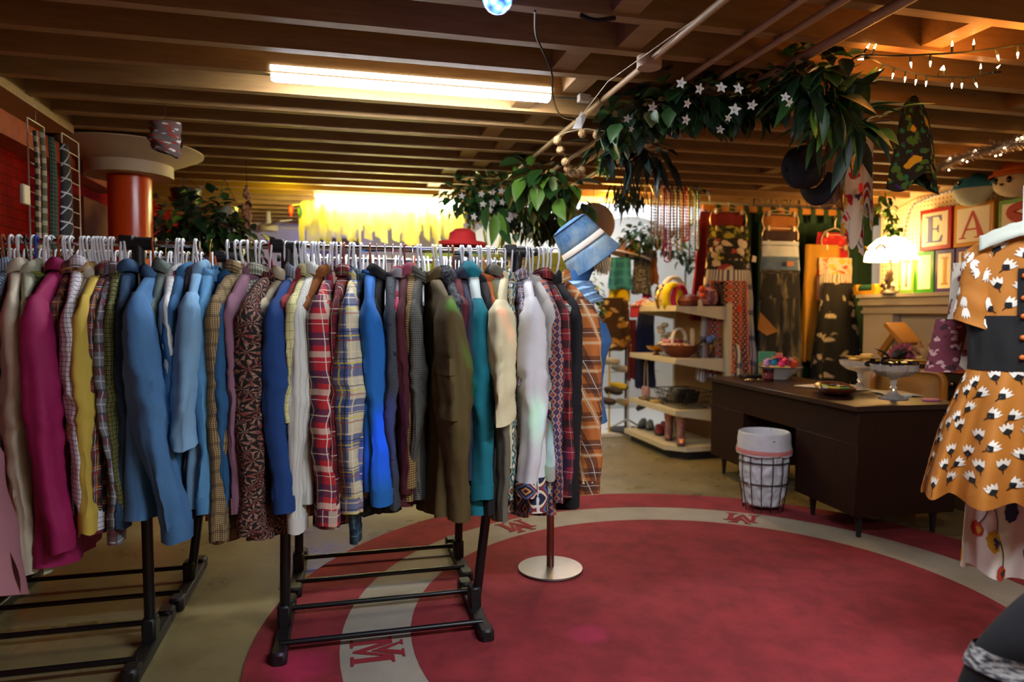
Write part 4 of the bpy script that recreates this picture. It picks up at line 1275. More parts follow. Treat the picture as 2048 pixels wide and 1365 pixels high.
# white enamel bowl with bright pom-poms
def place(px, py, z=DZ):
    return at(px, py, z=z)
bc = V(3.38, 4.78, DZ)
b = thing('enamel_bowl', 'white enamel bowl with a dark rim holding bright bows on the desk', 'bowl', bc)
MB().lathe([(.001, 0), (.06, 0), (.065, .015), (.14, .07), (.17, .095), (.165, .095), (.13, .065), (.05, .02), (.001, .016)], 32, bc).build('bowl_body', mat('d4d2cc', .3), b)
MB().tube([bc + V(.168 * cos(a), .168 * sin(a), .096) for a in [2 * pi * i / 32 for i in range(32)]], .004, 6, closed=True).build('rim', mat('20242c', .3), b)
pc = ['e0287c', 'e8743c', 'd83a20', 'e8a8c8', '2c9ac8', 'd8a8d8', 'e89a70', 'e83c8c', '40b0d8', 'c8a0e0', 'e05030']
for i, c in enumerate(pc):
    a = i * 2.4
    q = bc + V(.034 * (i ** .5) * cos(a), .034 * (i ** .5) * sin(a), .115 + .03 * (1 - i / 11))
    m = MB()
    for k in range(9):
        m.leaf(q, V(R.uniform(-1, 1), R.uniform(-1, 1), R.uniform(.0, 1)), (0, 0, 1), .055, .05, .3)
    simple('ribbon_bow', {'e0287c': 'magenta', 'e8743c': 'orange', 'd83a20': 'red', 'e8a8c8': 'pale pink', '2c9ac8': 'blue', 'd8a8d8': 'lilac', 'e89a70': 'peach', 'e83c8c': 'hot pink', '40b0d8': 'sky blue', 'c8a0e0': 'lavender', 'e05030': 'scarlet'}[c] + ' ribbon bow in the white enamel bowl', 'bow', m.ball(q, .03, 8), mat(c, .6, 0, .15, 30), group='bows in the enamel bowl', ang=80)
simple('wooden_ball', 'round tan woven ball on the far rim of the enamel bowl', 'ball', MB().ball(bc + V(.11, -.02, .135), .042, 14), mat('9a6a34', .8, 0, .4, 60, .6))
cj = V(3.16, 4.62, DZ)
b = thing('candle_jar', 'dark red candle jar with a label in front of the enamel bowl', 'candle', cj)
MB().lathe([(.001, 0), (.038, 0), (.041, .006), (.041, .085), (.001, .085)], 24, cj).build('jar', mat('4a141c', .15, 0, .1), b)
MB().lathe([(.043, .085), (.043, .10), (.001, .10)], 24, cj).build('lid', mat('1a1616', .3), b)
MB().lathe([(.0416, .025), (.0416, .065)], 24, cj, cap=False).build('label_band', mat('7c3038', .5), b)
simple('label_motif', None, None, MB().ball(cj + V(-.034, -.026, .055), .008, 8, (.5, .5, 1)), mat('c8b8b0', .5)).parent = None
o = bpy.data.objects['label_motif']
o.parent = b
o.matrix_parent_inverse = wm(b).inverted()
gb = thing('gift_box', 'mint green and pink card box standing on the far end of the desk', 'box', (3.55, 5.05, DZ))
GM = Matrix.Translation((3.46, 5.04, DZ)) @ Matrix.Rotation(radians(-35), 4, 'Z')
MB().bbox((-.09, -.03, .0), (.045, .03, .20), .004, GM).build('green_half', mat('4fa078', .6), gb)
MB().bbox((.047, -.03, .0), (.10, .03, .19), .004, GM).build('pink_half', mat('d87a74', .6), gb)
m = MB()
m.poly([GM @ V(*p) for p in ((-.085, -.032, .02), (.04, -.032, .02), (.04, -.032, .10), (.015, -.032, .12), (-.022, -.032, .10), (-.06, -.032, .12), (-.085, -.032, .10))], GM.to_3x3() @ V(0, -.002, 0))
m.build('gold_label', mat('c8a85c', .6), gb)
simple('card_reader', 'small black card holder on the far left corner of the desk', 'card holder', dbox((.20, 1.58, DZ), (.38, 1.70, DZ + .025)), mat('101012', .4))
m = MB()
for k in range(5):
    q = DM @ V(.06 + .03 * k, 1.35 + .03 * (k % 3), DZ + .008)
    m.tube([q, q + V(.03, .02, .004), q + V(.05, -.02, 0)], .006, 6)
simple('metal_keys', 'small bunch of metal keys near the front edge of the desk', 'keys', m, mat('8a8a84', .3, 1))
# papers
for i, (x, y, rz, w_, h_, lb) in enumerate(((.50, .93, .35, .42, .30, 'large white sheet of paper in the middle of the desk'), (.46, .75, .1, .30, .22, 'white paper tucked under the wooden tray'), (.62, .45, -.2, .21, .28, 'white paper near the glass pedestal bowl'))):
    M = DM @ Matrix.Translation((x, y, DZ + .001 + .002 * i)) @ Matrix.Rotation(rz, 4, 'Z')
    simple('paper_sheet', lb, 'paper', MB().grid(lambda a, b: M @ V((a - .5) * w_, (b - .5) * h_, .004 * nz(a * 3, b * 3, i) + .005), 6, 6), mat('d6cbb8', .8, 0, .04), solid=.0015)
# wooden tray
tc = V(3.09, 3.80, DZ)
TM = Matrix.Translation(tc) @ Matrix.Rotation(radians(58), 4, 'Z')
b = thing('wooden_tray', 'oblong brown wooden tray of sunglasses and lighters near the front of the desk', 'tray', tc)
def tray(a, b):
    an = 2 * pi * a
    q = [(.0, .004), (.5, .004), (.75, .012), (1, .042), (1.0, .048), (.94, .046), (.72, .02), (.5, .014), (0, .014)]
    k = b * 8
    i = min(int(k), 7)
    f = k - i
    r = q[i][0] * (1 - f) + q[i + 1][0] * f
    z = q[i][1] * (1 - f) + q[i + 1][1] * f
    c, s_ = cos(an), sin(an)
    return TM @ V(.24 * r * abs(c) ** .6 * (1 if c > 0 else -1), .115 * r * abs(s_) ** .7 * (1 if s_ > 0 else -1), z + .012 * r * c * c * (1 if r > .9 else 0))
MB().grid(tray, 40, 16).build('tray_body', mat('5c2c18', .3, 0, .3, 8), b, ang=50)
names = ['black sunglasses', 'grey keyring', 'green plastic lighter', 'black leather strap', 'yellow lighter', 'dark metal pin', 'clear plastic packet', 'black hair clip', 'grey metal clasp', 'lime green clip']
for i, nm in enumerate(names):
    M = TM @ Matrix.Translation((-.17 + .038 * i, .045 * sin(i * 2.3), .03 + .006 * (i % 3))) @ Matrix.Rotation(i * 1.1, 4, 'Z') @ Matrix.Rotation(.3 * sin(i * 1.7), 4, 'X')
    simple('small_trinket', nm + ' lying in the oblong wooden tray', 'trinket', MB().bbox((-.042, -.011, -.009), (.042, .011, .012), .006, M), mat(['101010', '8a8c90', '3c9a30', '141414', 'c8b838', '303034', 'b8bcc0', '0c0c0c', '707478', '8ab83c'][i], .3))
# glass compotes
t = NT('cut_glass')
w_ = t.n('TexWave')
w_.inputs['Scale'].default_value = 14
t.bump(t.vor(45, t.obj())[0], .25, .002)
M_GLASS = t.done('fbfaf6', .0, 0, Transmission_Weight=.72, IOR=1.45)
def compote(name, label, c, s, wv):
    o = thing(name, label, 'glass bowl', c)
    pr = [(.001, .0), (.075, 0), (.078, .006), (.06, .014), (.03, .03), (.014, .05), (.022, .065), (.013, .08), (.02, .10), (.018, .115), (.03, .125), (.085, .14), (.125, .17), (.135, .205), (.130, .206), (.118, .175), (.08, .15), (.03, .14), (.001, .138)]
    MB().lathe([(r * s, z * s) for r, z in pr], 48, c, wave=lambda a, q: 1 + (.03 * sin(16 * a) if q > .6 else .02 * sin(12 * a)) * wv).build('glass_body', M_GLASS, o, ang=30)
    return o
cA, cB = V(3.45, 3.99, DZ), V(3.25, 3.48, DZ)
compote('glass_compote', 'smaller cut glass pedestal bowl with yellow items on the desk', cA, .98, 1)
compote('glass_compote', 'larger cut glass pedestal bowl heaped with black things at the desk front', cB, 1.05, 1.3)
for i in range(9):
    a = i * 2.4
    q = cA + V(.018 * i ** .7 * cos(a), .018 * i ** .7 * sin(a), .185 + .006 * i)
    M = Matrix.Translation(q) @ Matrix.Rotation(i * .8, 4, 'Z') @ Matrix.Rotation(.4 * sin(i), 4, 'X')
    simple('yellow_packet', 'yellow packet in the smaller glass pedestal bowl', 'packet', MB().bbox((-.05, -.016, -.006), (.05, .016, .006), .005, M), mat('c8962c', .5, 0, .2), group='yellow packets in the glass bowl')
for i in range(12):
    a = i * 2.4
    q = cB + V(.022 * i ** .7 * cos(a), .022 * i ** .7 * sin(a), .20 + .05 * (1 - i / 12))
    M = Matrix.Translation(q) @ Matrix.Rotation(i * .9, 4, 'Z') @ Matrix.Rotation(.6 * sin(i * 1.3), 4, 'X')
    if i < 3:
        m = MB().leaf(q, (cos(a), sin(a), 1.1), (0, 0, 1), .10, .07, .2)
        simple('feather_clip', 'dark feather clip standing up in the larger glass pedestal bowl', 'hair clip', m, mat('16120f', .6, 0, .3), group='feather clips in the glass bowl', solid=.003)
    else:
        simple('sunglasses', 'dark folded sunglasses heaped in the larger glass pedestal bowl', 'sunglasses', MB().bbox((-.07, -.02, -.012), (.07, .02, .012), .009, M), mat(('141210', '2a1c12', '0e1012')[i % 3], .15), group='sunglasses in the glass bowl')
simple('yellow_pencil', 'yellow pencil sticking out over the rim of the larger glass bowl', 'pencil', MB().tube([cB + V(-.08, .06, .235), cB + V(.17, -.07, .24)], .006, 6), mat('c89a20', .4))
simple('white_eraser', 'small white block at the near right corner of the desk', 'eraser', MB().bbox((3.39, 3.53, DZ), (3.44, 3.56, DZ + .015), .004), mat('c8ccc8', .5))
simple('pink_compact', 'flat pink oval compact on the near right edge of the desk', 'compact', MB().lathe([(.001, 0), (.05, 0), (.054, .006), (.05, .012), (.001, .013)], 24, (3.41, 3.36, DZ), sx=1.1, sy=.7), mat('c86a94', .4))
# ---------------------------------------------------------------- waste basket
wc = V(2.70, 3.98, 0)
wb = thing('waste_basket', 'black wire waste basket with a white bin bag under the desk', 'waste basket', wc)
m = MB()
def wr(z):
    return .125 + .035 * min(1, z / .26) if z < .26 else .16
def ring(z, r, th):
    m.tube([wc + V(r * cos(a), r * sin(a), z) for a in [2 * pi * i / 32 for i in range(32)]], th, 6, closed=True)
for z in (.012, .20, .34, .49):
    ring(z, wr(z), .0045)
for k in range(14):
    a = 2 * pi * k / 14
    m.tube([wc + V(wr(z) * cos(a), wr(z) * sin(a), z) for z in (.012, .13, .26, .49)], .0035, 6)
for k in range(4):
    a = pi * k / 4
    m.tube([wc + V(.125 * cos(a), .125 * sin(a), .012), wc - V(.125 * cos(a), .125 * sin(a), -.012)], .003, 5)
m.build('wire_frame', M_BLKP, wb)
M_BAG = mat('c2c5cc', .4, 0, .12, 20)
def bag(a, b):
    an = 2 * pi * a
    z = .02 + .505 * b
    r = (.112 + .038 * min(1, b * 2)) * (1 - .85 * max(0, .06 - b) / .06)
    r += .012 * nz(cos(an) * 3, sin(an) * 3, b * 6) * (1 if b < .8 else .4) + .022 * abs(nz(cos(an) * 4 + 3, sin(an) * 4, b * 7)) + .012 * abs(nz(cos(an) * 11, sin(an) * 11, b * 15)) - .008
    return wc + V(r * cos(an), r * sin(an), z)
bg = MB().grid(bag, 110, 60)
bg.grid(lambda a, b: wc + V((.163 + .012 * b + .006 * nz(a * 30, b * 3, 1)) * cos(2 * pi * a), (.163 + .012 * b + .006 * nz(a * 30, b * 3, 1)) * sin(2 * pi * a), .527 - .14 * b + .012 * nz(a * 9, 2, 2) * b), 60, 8)
bg.grid(lambda a, b: wc + V((.15 + .013 * b) * cos(2 * pi * a), (.15 + .013 * b) * sin(2 * pi * a), .52 + .012 * sin(pi * b)), 60, 4)
bg.grid(lambda a, b: wc + V(.148 - .03 * b, .148 - .03 * b, 0) * 0 + V(.15 * (1 - b * .3) * cos(2 * pi * a), .15 * (1 - b * .3) * sin(2 * pi * a), .52 - .25 * b), 40, 6)
bg.build('bin_bag', M_BAG, wb, ang=80)
MB().grid(lambda a, b: wc + V((.177 + .004 * nz(a * 30, b, 1)) * cos(2 * pi * a), (.177 + .004 * nz(a * 30, b, 1)) * sin(2 * pi * a), .425 - .028 * b + .014 * nz(a * 5, 2, 9)), 60, 3).build('drawstring', mat('c87a78', .5), wb)
for k in range(6):
    q = wc + V(.07 * cos(k * 1.3), .07 * sin(k * 1.3), .08 + .055 * k)
    simple('crumpled_paper', 'crumpled paper inside the bin bag', 'paper', MB().lathe([(.001, -.04), (.045, -.02), (.05, .02), (.001, .045)], 12, q, wave=lambda a, t_: 1 + .2 * sin(3 * a + k)), mat('b8b4b4', .8), group='crumpled paper in the bin')
# ---------------------------------------------------------------- cane chair behind the desk
t = NT('cane_weave')
u, v = t.xy()
h1 = t.math('COMPARE', t.math('FRACT', t.math('MULTIPLY', u, 40)), .5, .2)
h2 = t.math('COMPARE', t.math('FRACT', t.math('MULTIPLY', v, 30)), .5, .2)
M_CANE = t.done(t.mix(t.math('MULTIPLY', h1, h2), 'b07c34', '2c1a0a'), .6)
M_OAK = mat('a8681c', .3, 0, .2, 5)
cc = V(3.86, 4.02, 0)
CM = Matrix.Translation(cc) @ Matrix.Rotation(radians(-60), 4, 'Z')
ch = thing('cane_chair', 'honey wood chair with a woven cane back behind the desk', 'chair', cc, radians(-60))
bk = [CM @ V(.23 * (abs(cos(a)) ** .35) * (1 if cos(a) > 0 else -1), .06 * (.5 + .5 * sin(a)), .72 + .185 * (abs(sin(a)) ** .35) * (1 if sin(a) > 0 else -1)) for a in [2 * pi * i / 48 for i in range(48)]]
MB().tube(bk, .021, 8, closed=True).build('back_frame', M_OAK, ch)
MB().grid(lambda a, b: CM @ V(-.215 + .43 * a, .06 * b, .55 + .34 * b), 4, 4).build('cane_back', M_CANE, ch, solid=.004)
MB().bbox((-.23, -.46, .42), (.23, -.0, .46), .02, CM).build('seat', mat('8a5a20', .5), ch)
for x in (-.20, .20):
    MB().tube([CM @ V(x, .0, .54), CM @ V(x, .0, 0)], .018, 8).build('leg', M_OAK, ch)
    MB().tube([CM @ V(x, -.43, .42), CM @ V(x, -.43, 0)], .018, 8).build('leg', M_OAK, ch)
# ================================================================ curtain wall with hanging skirts
YC = 5.90
t = NT('green_curtain')
M_CURT = t.done(weave(t, t.mix(t.noise(6, t.uv(), 3), '1d3a26', '35593c'), .2), .95)
rod = thing('curtain_rod', 'square pine curtain rod under the ceiling joists at the back', 'curtain rod', (4.3, YC, 2.36))
MB().box((3.30, YC - .02, 2.285), (5.30, YC + .02, 2.34)).build('pole', mat('c8842c', .5, 0, .15, 5), rod)
for x in (3.34, 5.25):
    MB().box((x, YC + .02, 2.28), (x + .03, YC + .06, 2.348)).build('bracket', M_BLKP, rod)
cu = thing('green_curtain', 'dark green tab-top curtain hanging behind the skirts and jeans', 'curtain', (4.35, YC, 1.2))
def cfn(a, b):
    x = 3.42 + 1.86 * a
    z = 2.31 - 2.19 * b
    k = .35 + .65 * min(1, b * 3)
    return V(x + .015 * sin(a * 60), YC + .075 + .045 * sin(a * 75 + 1.5 * sin(b * 2)) * k + .02 * nz(a * 20, b * 2, 1), z + .015 * cos(a * 75) * (1 - b))
MB().grid(cfn, 220, 14, uvf=lambda a, b: (a * 2.6, b * 2.1)).build('curtain_panel', M_CURT, cu, ang=80)
for k in range(13):
    x = 3.46 + k * .148
    MB().tube([(x, YC - .026, 2.20), (x, YC - .026, 2.335), (x, YC, 2.347), (x, YC + .026, 2.335), (x, YC + .026, 2.20)], .026, 6, flat=.14).build('tab', M_CURT, cu)
M_CLIP = mat('cfc0a4', .35, .6, .1)
def tier_hanger(label, x, z, y, n, step, w, drop=0):
    """wavy multi-tier clip hanger"""
    o = thing('skirt_hanger', label, 'hanger', (x, y, z))
    m = MB()
    m.tube([V(x, y + .02, z + .10), V(x, y, z + .125), V(x, y - .018, z + .10), V(x, y, z + .07), V(x, y, z)], .004, 6)
    for s in (-1, 1):
        pts = []
        for k in range(n * 8 + 1):
            q = k / 8
            pts.append(V(x + s * (w + .022 * abs(sin(pi * q)) + .0), y - .004, z - drop - q * step))
        m.tube([V(x, y, z + .01), V(x + s * w * .9, y, z - drop * .4 - .01)] + pts, .005, 6)
    m.build('wire_frame', M_CLIP, o)
    for k in range(n):
        zz = z - drop - k * step
        b = MB().tube([V(x - w, y - .006, zz), V(x + w, y - .006, zz)], .004, 6)
        b.build('tier_bar', M_CLIP, o)
        for s in (-1, 1):
            MB().bbox((x + s * w * .78 - .012, y - .028, zz - .028), (x + s * w * .78 + .012, y + .012, zz + .022), .005).build('clip', M_CLIP, o)
    return o
def skirt(name, label, cat, x, y, z1, z0, w1, w0, m, ph, pl=6, dep=.03, top=None, tm=None, slant=0, group=None):
    """cloth hung by its waistband, gathered"""
    o = thing(name, label, cat, (x, y, z1))
    def fn(a, b):
        an = 2 * pi * a
        w = w1 + (w0 - w1) * b ** .85
        fo = (.35 + .65 * b) * .034 * sin(an * pl + ph + .6 * sin(b * 3)) + .015 * nz(cos(an) * 4 + ph, b * 3, ph)
        c = cos(an)
        return V(x + slant * b + w * (abs(c) ** .8) * (1 if c > 0 else -1) + .01 * nz(b * 6, ph, a), y + (dep * (.4 + .6 * b)) * sin(an) + fo * (.3 + .7 * b) - .0, z1 + (z0 - z1) * b + .012 * sin(an * pl + ph) * b)
    MB().grid(fn, 72, 22, uvf=lambda a, b: (a * (w1 + w0) * 2, b * (z1 - z0))).build('cloth_body', m, o, ang=80)
    if tm is not None:
        MB().grid(lambda a, b: V(x, y, 0) + (fn(a, b * .06) - V(x, y, 0)) * 1 + V(0, -.004 * sin(2 * pi * a) * -1, .0), 48, 2).build('waistband', tm, o, ang=80)
    return o
def cp(px, py, y=YC - .12):
    return at(px, py, y=y)
def col3(items, px, y, grp):
    for (nm, lab, cat, tp_, bt, wl, wr_, w1, w0, m, pl) in items:
        a, b = cp(px, tp_, y), cp(px, bt, y)
# three columns; heights read from the photograph
Y1 = YC - .14
M_TIE = None
reds = cloth('7c1016', .15)
cols = [
 (1457, [(425, 640, 44, 62, reds, 'red skirt at the top of the left hanger column', 'skirt'),
         (452, 520, 42, 46, floral('3a3c16', [('a8a43c', 14, .5), ('1a1c0c', 11, .4)], 12), 'olive and black palm print skirt in the left hanger column', 'skirt'),
         (478, 600, 44, 50, floral('1a1616', [('d8ccb8', 12, .5), ('a83a40', 9, .28)], 10), 'black and white big-flower skirt with touches of red', 'skirt'),
         (540, 760, 46, 62, plaid('d8d4c8', [('u', .03, .5, .42, '22306c', .9), ('v', .24, .7, .2, '1a2a60', .7)]), 'white and navy striped skirt behind the red patterned dress', 'skirt'),
         (562, 745, 40, 46, aztec('a83428', ['c8543c', '8a2420', 'd8a08c', '2c2024', 'c84a34', 'e0c0a8'], .07), 'red and black diamond pattern halter dress at the front of the left column', 'dress')], 0),
 (1561, [(432, 505, 34, 36, cloth('a86a2c', .2), 'tan suede skirt at the top of the jeans column', 'skirt'),
         (462, 520, 36, 37, cloth('3a2424', .2), 'dark brown corduroy skirt in the jeans column', 'skirt'),
         (492, 720, 38, 46, denim('aab8c4', 'd8dfe2', .4), 'pale washed jeans in the middle of the jeans column', 'jeans'),
         (522, 735, 38, 46, denim('3c5478', '6c88a8', .4), 'mid-blue jeans behind the black jeans', 'jeans'),
         (548, 765, 40, 52, None, 'black faded jeans in front of the jeans column', 'jeans')], 0),
 (1670, [(466, 640, 30, 42, floral('a81418', [('d83a28', 14, .4)], 14), 'bright red crinkled skirt at the top of the right column', 'skirt'),
         (490, 720, 34, 44, cloth('b0801c', .2), 'mustard yellow tiered skirt in the right column', 'skirt'),
         (516, 600, 34, 36, floral('d8b8a0', [('d84a30', 12, .45), ('e8a83c', 10, .4)], 12), 'peach and orange floral skirt in the right column', 'skirt'),
         (548, 600, 32, 34, plaid('c8bca4', [('u', .02, .5, .4, '5a5044', .8)]), 'cream and grey pleated skirt in the right column', 'skirt'),
         (566, 770, 30, 56, floral('15130f', [('b8a888', 9, .34)], 9), 'black skirt with cream paisley at the front of the right column', 'skirt')], 0),
]
LAST = {}
for ci, (px, its, _) in enumerate(cols):
    top = cp(px, (420, 425, 462)[ci], Y1)
    n = len(its)
    st = (cp(px, its[0][0], Y1).z - cp(px, its[-1][0], Y1).z) / (n - 1)
    tier_hanger(('wavy wire clip hanger with five tiers at the left of the green curtain', 'wavy wire clip hanger with five tiers holding jeans', 'wavy cream clip hanger with an arched top at the right of the curtain')[ci], top.x, top.z + .02, Y1, n, st, (.17, .175, .135)[ci], .035 if ci < 2 else .06)
    for k, (tp_, bt, w1, w0, m, lab, cat) in enumerate(its):
        yy = Y1 - .030 * (k - 1) - .01
        qx = px + {'must': -25, 'brig': -6, 'red ': -14, 'blac': 6 if ci == 2 else 0}.get(lab[:4], 0) * (0 if lab.startswith('red and') else 1)
        a, b = cp(qx, tp_, yy), cp(qx, bt, yy)
        sc_ = (a - V(0, 0, H)).length / F
        if cat == 'jeans':
            LAST[lab] = o = thing('jeans', lab, cat, a)
            if m is None:
                t = NT('faded_black_denim')
                u, v = t.xy()
                f = t.step(t.math('ABSOLUTE', t.math('SUBTRACT', t.noise(6, t.uv(), 2, stretch=(2.2, .7, 1)), .5)), .02, .14)
                c = t.mix(t.math('MULTIPLY', t.step(t.noise(7, t.uv(), 2, stretch=(2.5, .6, 1)), .52, .68), .75), '14161c', '8a8068')
                m = t.done(weave(t, c, .2), .9)
            w1_, w0_ = w1 * sc_, w0 * sc_
            zc = a.z - .24
            m_ = MB()
            def hip(q, b_, a=a, w1_=w1_, yy=yy):
                an = 2 * pi * q
                return V(a.x + w1_ * (1 + .1 * b_) * cos(an), yy + .022 * sin(an) + .006 * nz(q * 8, b_ * 3, 1), a.z - .25 * b_)
            m_.grid(hip, 40, 8, uvf=lambda q, b_: (q * .9, b_ * .25))
            m_.build('hip_part', m, o, ang=80)
            for s in (-1, 1):
                def lg(q, b_, s=s, a=a, w1_=w1_, w0_=w0_, yy=yy, zb=b.z):
                    an = 2 * pi * q
                    h = w1_ * .56 + (w0_ * .52 - w1_ * .56) * b_
                    return V(a.x + s * (w1_ * .5 + (w0_ * .5 - w1_ * .5) * b_) + h * cos(an), yy - .002 + .024 * sin(an) + .012 * nz(cos(an) * 3, b_ * 6, s + 3), a.z - .23 + (zb - .35 - a.z + .23) * b_)
                MB().grid(lg, 28, 18, uvf=lambda q, b_, s=s: (q * .45 + s, b_ * .7)).build('leg', m, o, ang=80)
            MB().grid(lambda q, b_: V(a.x, yy, 0) + (hip(q, .0) - V(a.x, yy, 0)) * 1.02 - V(0, 0, .035 * b_ - .002) * 1 + V(0, 0, 0), 40, 2).build('waistband', m, o, ang=80)
            continue
        LAST[lab] = o = skirt(cat, lab, cat, a.x, yy, a.z, b.z, w1 * sc_, w0 * sc_, m, k * 1.7 + ci, (5, 4, 7)[ci], .022 if k < len(its) - 1 else .03)
lp = cp(1580, 533, Y1 - .12)
MB().poly([lp + V(-.035, 0, 0), lp + V(.04, 0, .004), lp + V(.04, 0, .05), lp + V(-.035, 0, .045)], (0, -.003, 0)).build('leather_patch', mat('a8642c', .6), LAST['mid-blue jeans behind the black jeans'])
for px, py, c, own in ((1508, 518, 'd8d0c0', 'black and white big-flower skirt with touches of red'), (1479, 619, 'd01c1c', 'red and black diamond pattern halter dress at the front of the left column')):
    p = cp(px, py, Y1 - .2)
    MB().poly([p + V(-.022, 0, -.025), p + V(.018, 0, -.032), p + V(.024, 0, .02), p + V(-.012, 0, .03)], (0, -.003, 0)).build('price_tag', mat(c, .6), LAST[own])
p = cp(1535, 650, Y1 - .16)
MB().poly([p + V(-.08, 0, .12), p + V(.10, -.02, -.06), p + V(-.02, -.02, -.10), p + V(-.1, 0, -.04)], (0, .006, 0)).build('paper_tag', mat('9a682c', .8), LAST['black faded jeans in front of the jeans column'])

# ================================================================ mantel wall
XM = 4.70
mz = at(1800, 587, x=4.68).z
struct(MB().box((4.95, YF, 0), (XR, 5.50, ZJ + .24)).build('wall_right_breast', M_CREAM))
M_MANT = mat('cfc6b6', .45, 0, .05, 3)
mt = thing('mantel_shelf', 'white moulded mantel shelf running along the right wall', 'mantel', (XM, 4.4, 1.4))
m = MB()
for x0, z0_, z1_ in ((4.68, mz - .03, mz), (4.72, mz - .065, mz - .03), (4.70, mz - .10, mz - .065), (4.76, mz - .15, mz - .10), (4.74, mz - .175, mz - .15)):
    m.box((x0, 3.0, z0_), (4.949, 5.49, z1_))
m.build('moulding', M_MANT, mt)
sb = MB()
sb.box((4.85, 3.0, .05), (4.949, 5.49, mz - .175))
sb.build('surround_panel', mat('b8b2ac', .6, 0, .06, 2), mt)
sb = MB()
sb.box((4.77, 5.14, .05), (4.85, 5.49, mz - .175))
sb.build('pilaster', M_MANT, mt)
# perforated hardboard with an ogee top
t = NT('pegboard')
o_ = t.n('SeparateXYZ')
t.put(o_.inputs[0], t.obj())
fy = t.math('SUBTRACT', t.math('FRACT', t.math('MULTIPLY', o_.outputs[1], 26)), .5)
fz = t.math('SUBTRACT', t.math('FRACT', t.math('MULTIPLY', o_.outputs[2], 26)), .5)
d = t.math('SQRT', t.math('ADD', t.math('MULTIPLY', fy, fy), t.math('MULTIPLY', fz, fz)))
M_PEG = t.done(t.mix(t.step(d, .20, .15), 'e6d8b4', '5a4628'), .6)
pbz = MB()
pbz.poly([(4.93, y, z) for y, z in ((5.47, mz), (5.47, 2.22), (5.30, 2.26), (5.07, 2.33), (3.0, 2.36), (3.0, mz))], (.018, 0, 0))
simple('pegboard', 'cream perforated hardboard on the wall above the mantel', 'pegboard', pbz, M_PEG)
# rope lights
def rope(name, label, pts, n, m_cord, m_b, r=.006, br=.008):
    o = thing(name, label, 'rope light', pts[0])
    MB().tube(pts, r, 6).build('clear_tube', m_cord, o)
    L = [0]
    for a, b in zip(pts, pts[1:]):
        L.append(L[-1] + (b - a).length)
    bm_ = MB()
    for k in range(n):
        s = L[-1] * k / (n - 1)
        for i in range(len(pts) - 1):
            if L[i] <= s <= L[i + 1] + 1e-6:
                f = (s - L[i]) / max(1e-6, L[i + 1] - L[i])
                bm_.ball(pts[i].lerp(pts[i + 1], f), br, 6)
                break
    bm_.build('bulb_row', m_b, o)['kind'] = 'stuff'
    return o
def spline(pts, n=8):
    out = []
    P_ = [pts[0]] + list(pts) + [pts[-1]]
    for i in range(1, len(P_) - 2):
        a, b, c, d = P_[i - 1], P_[i], P_[i + 1], P_[i + 2]
        for k in range(n):
            t_ = k / n
            out.append(.5 * ((2 * b) + (c - a) * t_ + (2 * a - 5 * b + 4 * c - d) * t_ * t_ + (3 * b - a - 3 * c + d) * t_ ** 3))
    out.append(P_[-2])
    return out
GW = glow('dfe8ff', 1.1)
rope('rope_light', 'string of white bulbs curving along the pegboard above the letter blocks', spline([at(px, py, x=4.91) for px, py in ((1806, 515), (1808, 470), (1818, 425), (1835, 405), (1885, 388), (1925, 374), (1960, 362), (1985, 352), (2046, 341), (2075, 338))]), 44, mat('2c3458', .3), GW, .006, .0062)
rope('rope_light', 'string of white bulbs draped on the wall under the mantel', spline([at(px, py, x=5.235) for px, py in ((1786, 665), (1787, 650), (1793, 636), (1806, 628), (1830, 635), (1866, 650), (1895, 660), (1930, 666))]), 34, mat('5a6070', .3), GW, .006, .0075)
# letter blocks (boxes with serif letters)
LET = {'E': [[(0, 0), (.62, 0), (.66, .25), (.62, .25), (.52, .06), (.28, .05), (.28, .48), (.44, .47), (.48, .36), (.51, .36), (.51, .64), (.48, .64), (.44, .53), (.28, .53), (.28, .95), (.5, .94), (.58, .78), (.62, .78), (.6, 1), (0, 1), (0, .96), (.1, .94), (.1, .06), (0, .04)]],
       'A': [[(0, 0), (.26, 0), (.26, .04), (.15, .06), (.24, .3), (.56, .3), (.65, .06), (.54, .04), (.54, 0), (.95, 0), (.95, .04), (.86, .06), (.5, 1), (.44, 1), (.09, .06), (0, .04)], [(.26, .36), (.4, .76), (.54, .36)]],
       'T': [[(.25, 0), (.55, 0), (.55, .04), (.47, .06), (.47, .94), (.62, .93), (.7, .76), (.74, .76), (.72, 1), (.08, 1), (.06, .76), (.1, .76), (.18, .93), (.33, .94), (.33, .06), (.25, .04)]],
       'I': [[(.15, 0), (.65, 0), (.65, .05), (.5, .07), (.5, .93), (.65, .95), (.65, 1), (.15, 1), (.15, .95), (.3, .93), (.3, .07), (.15, .05)]]}
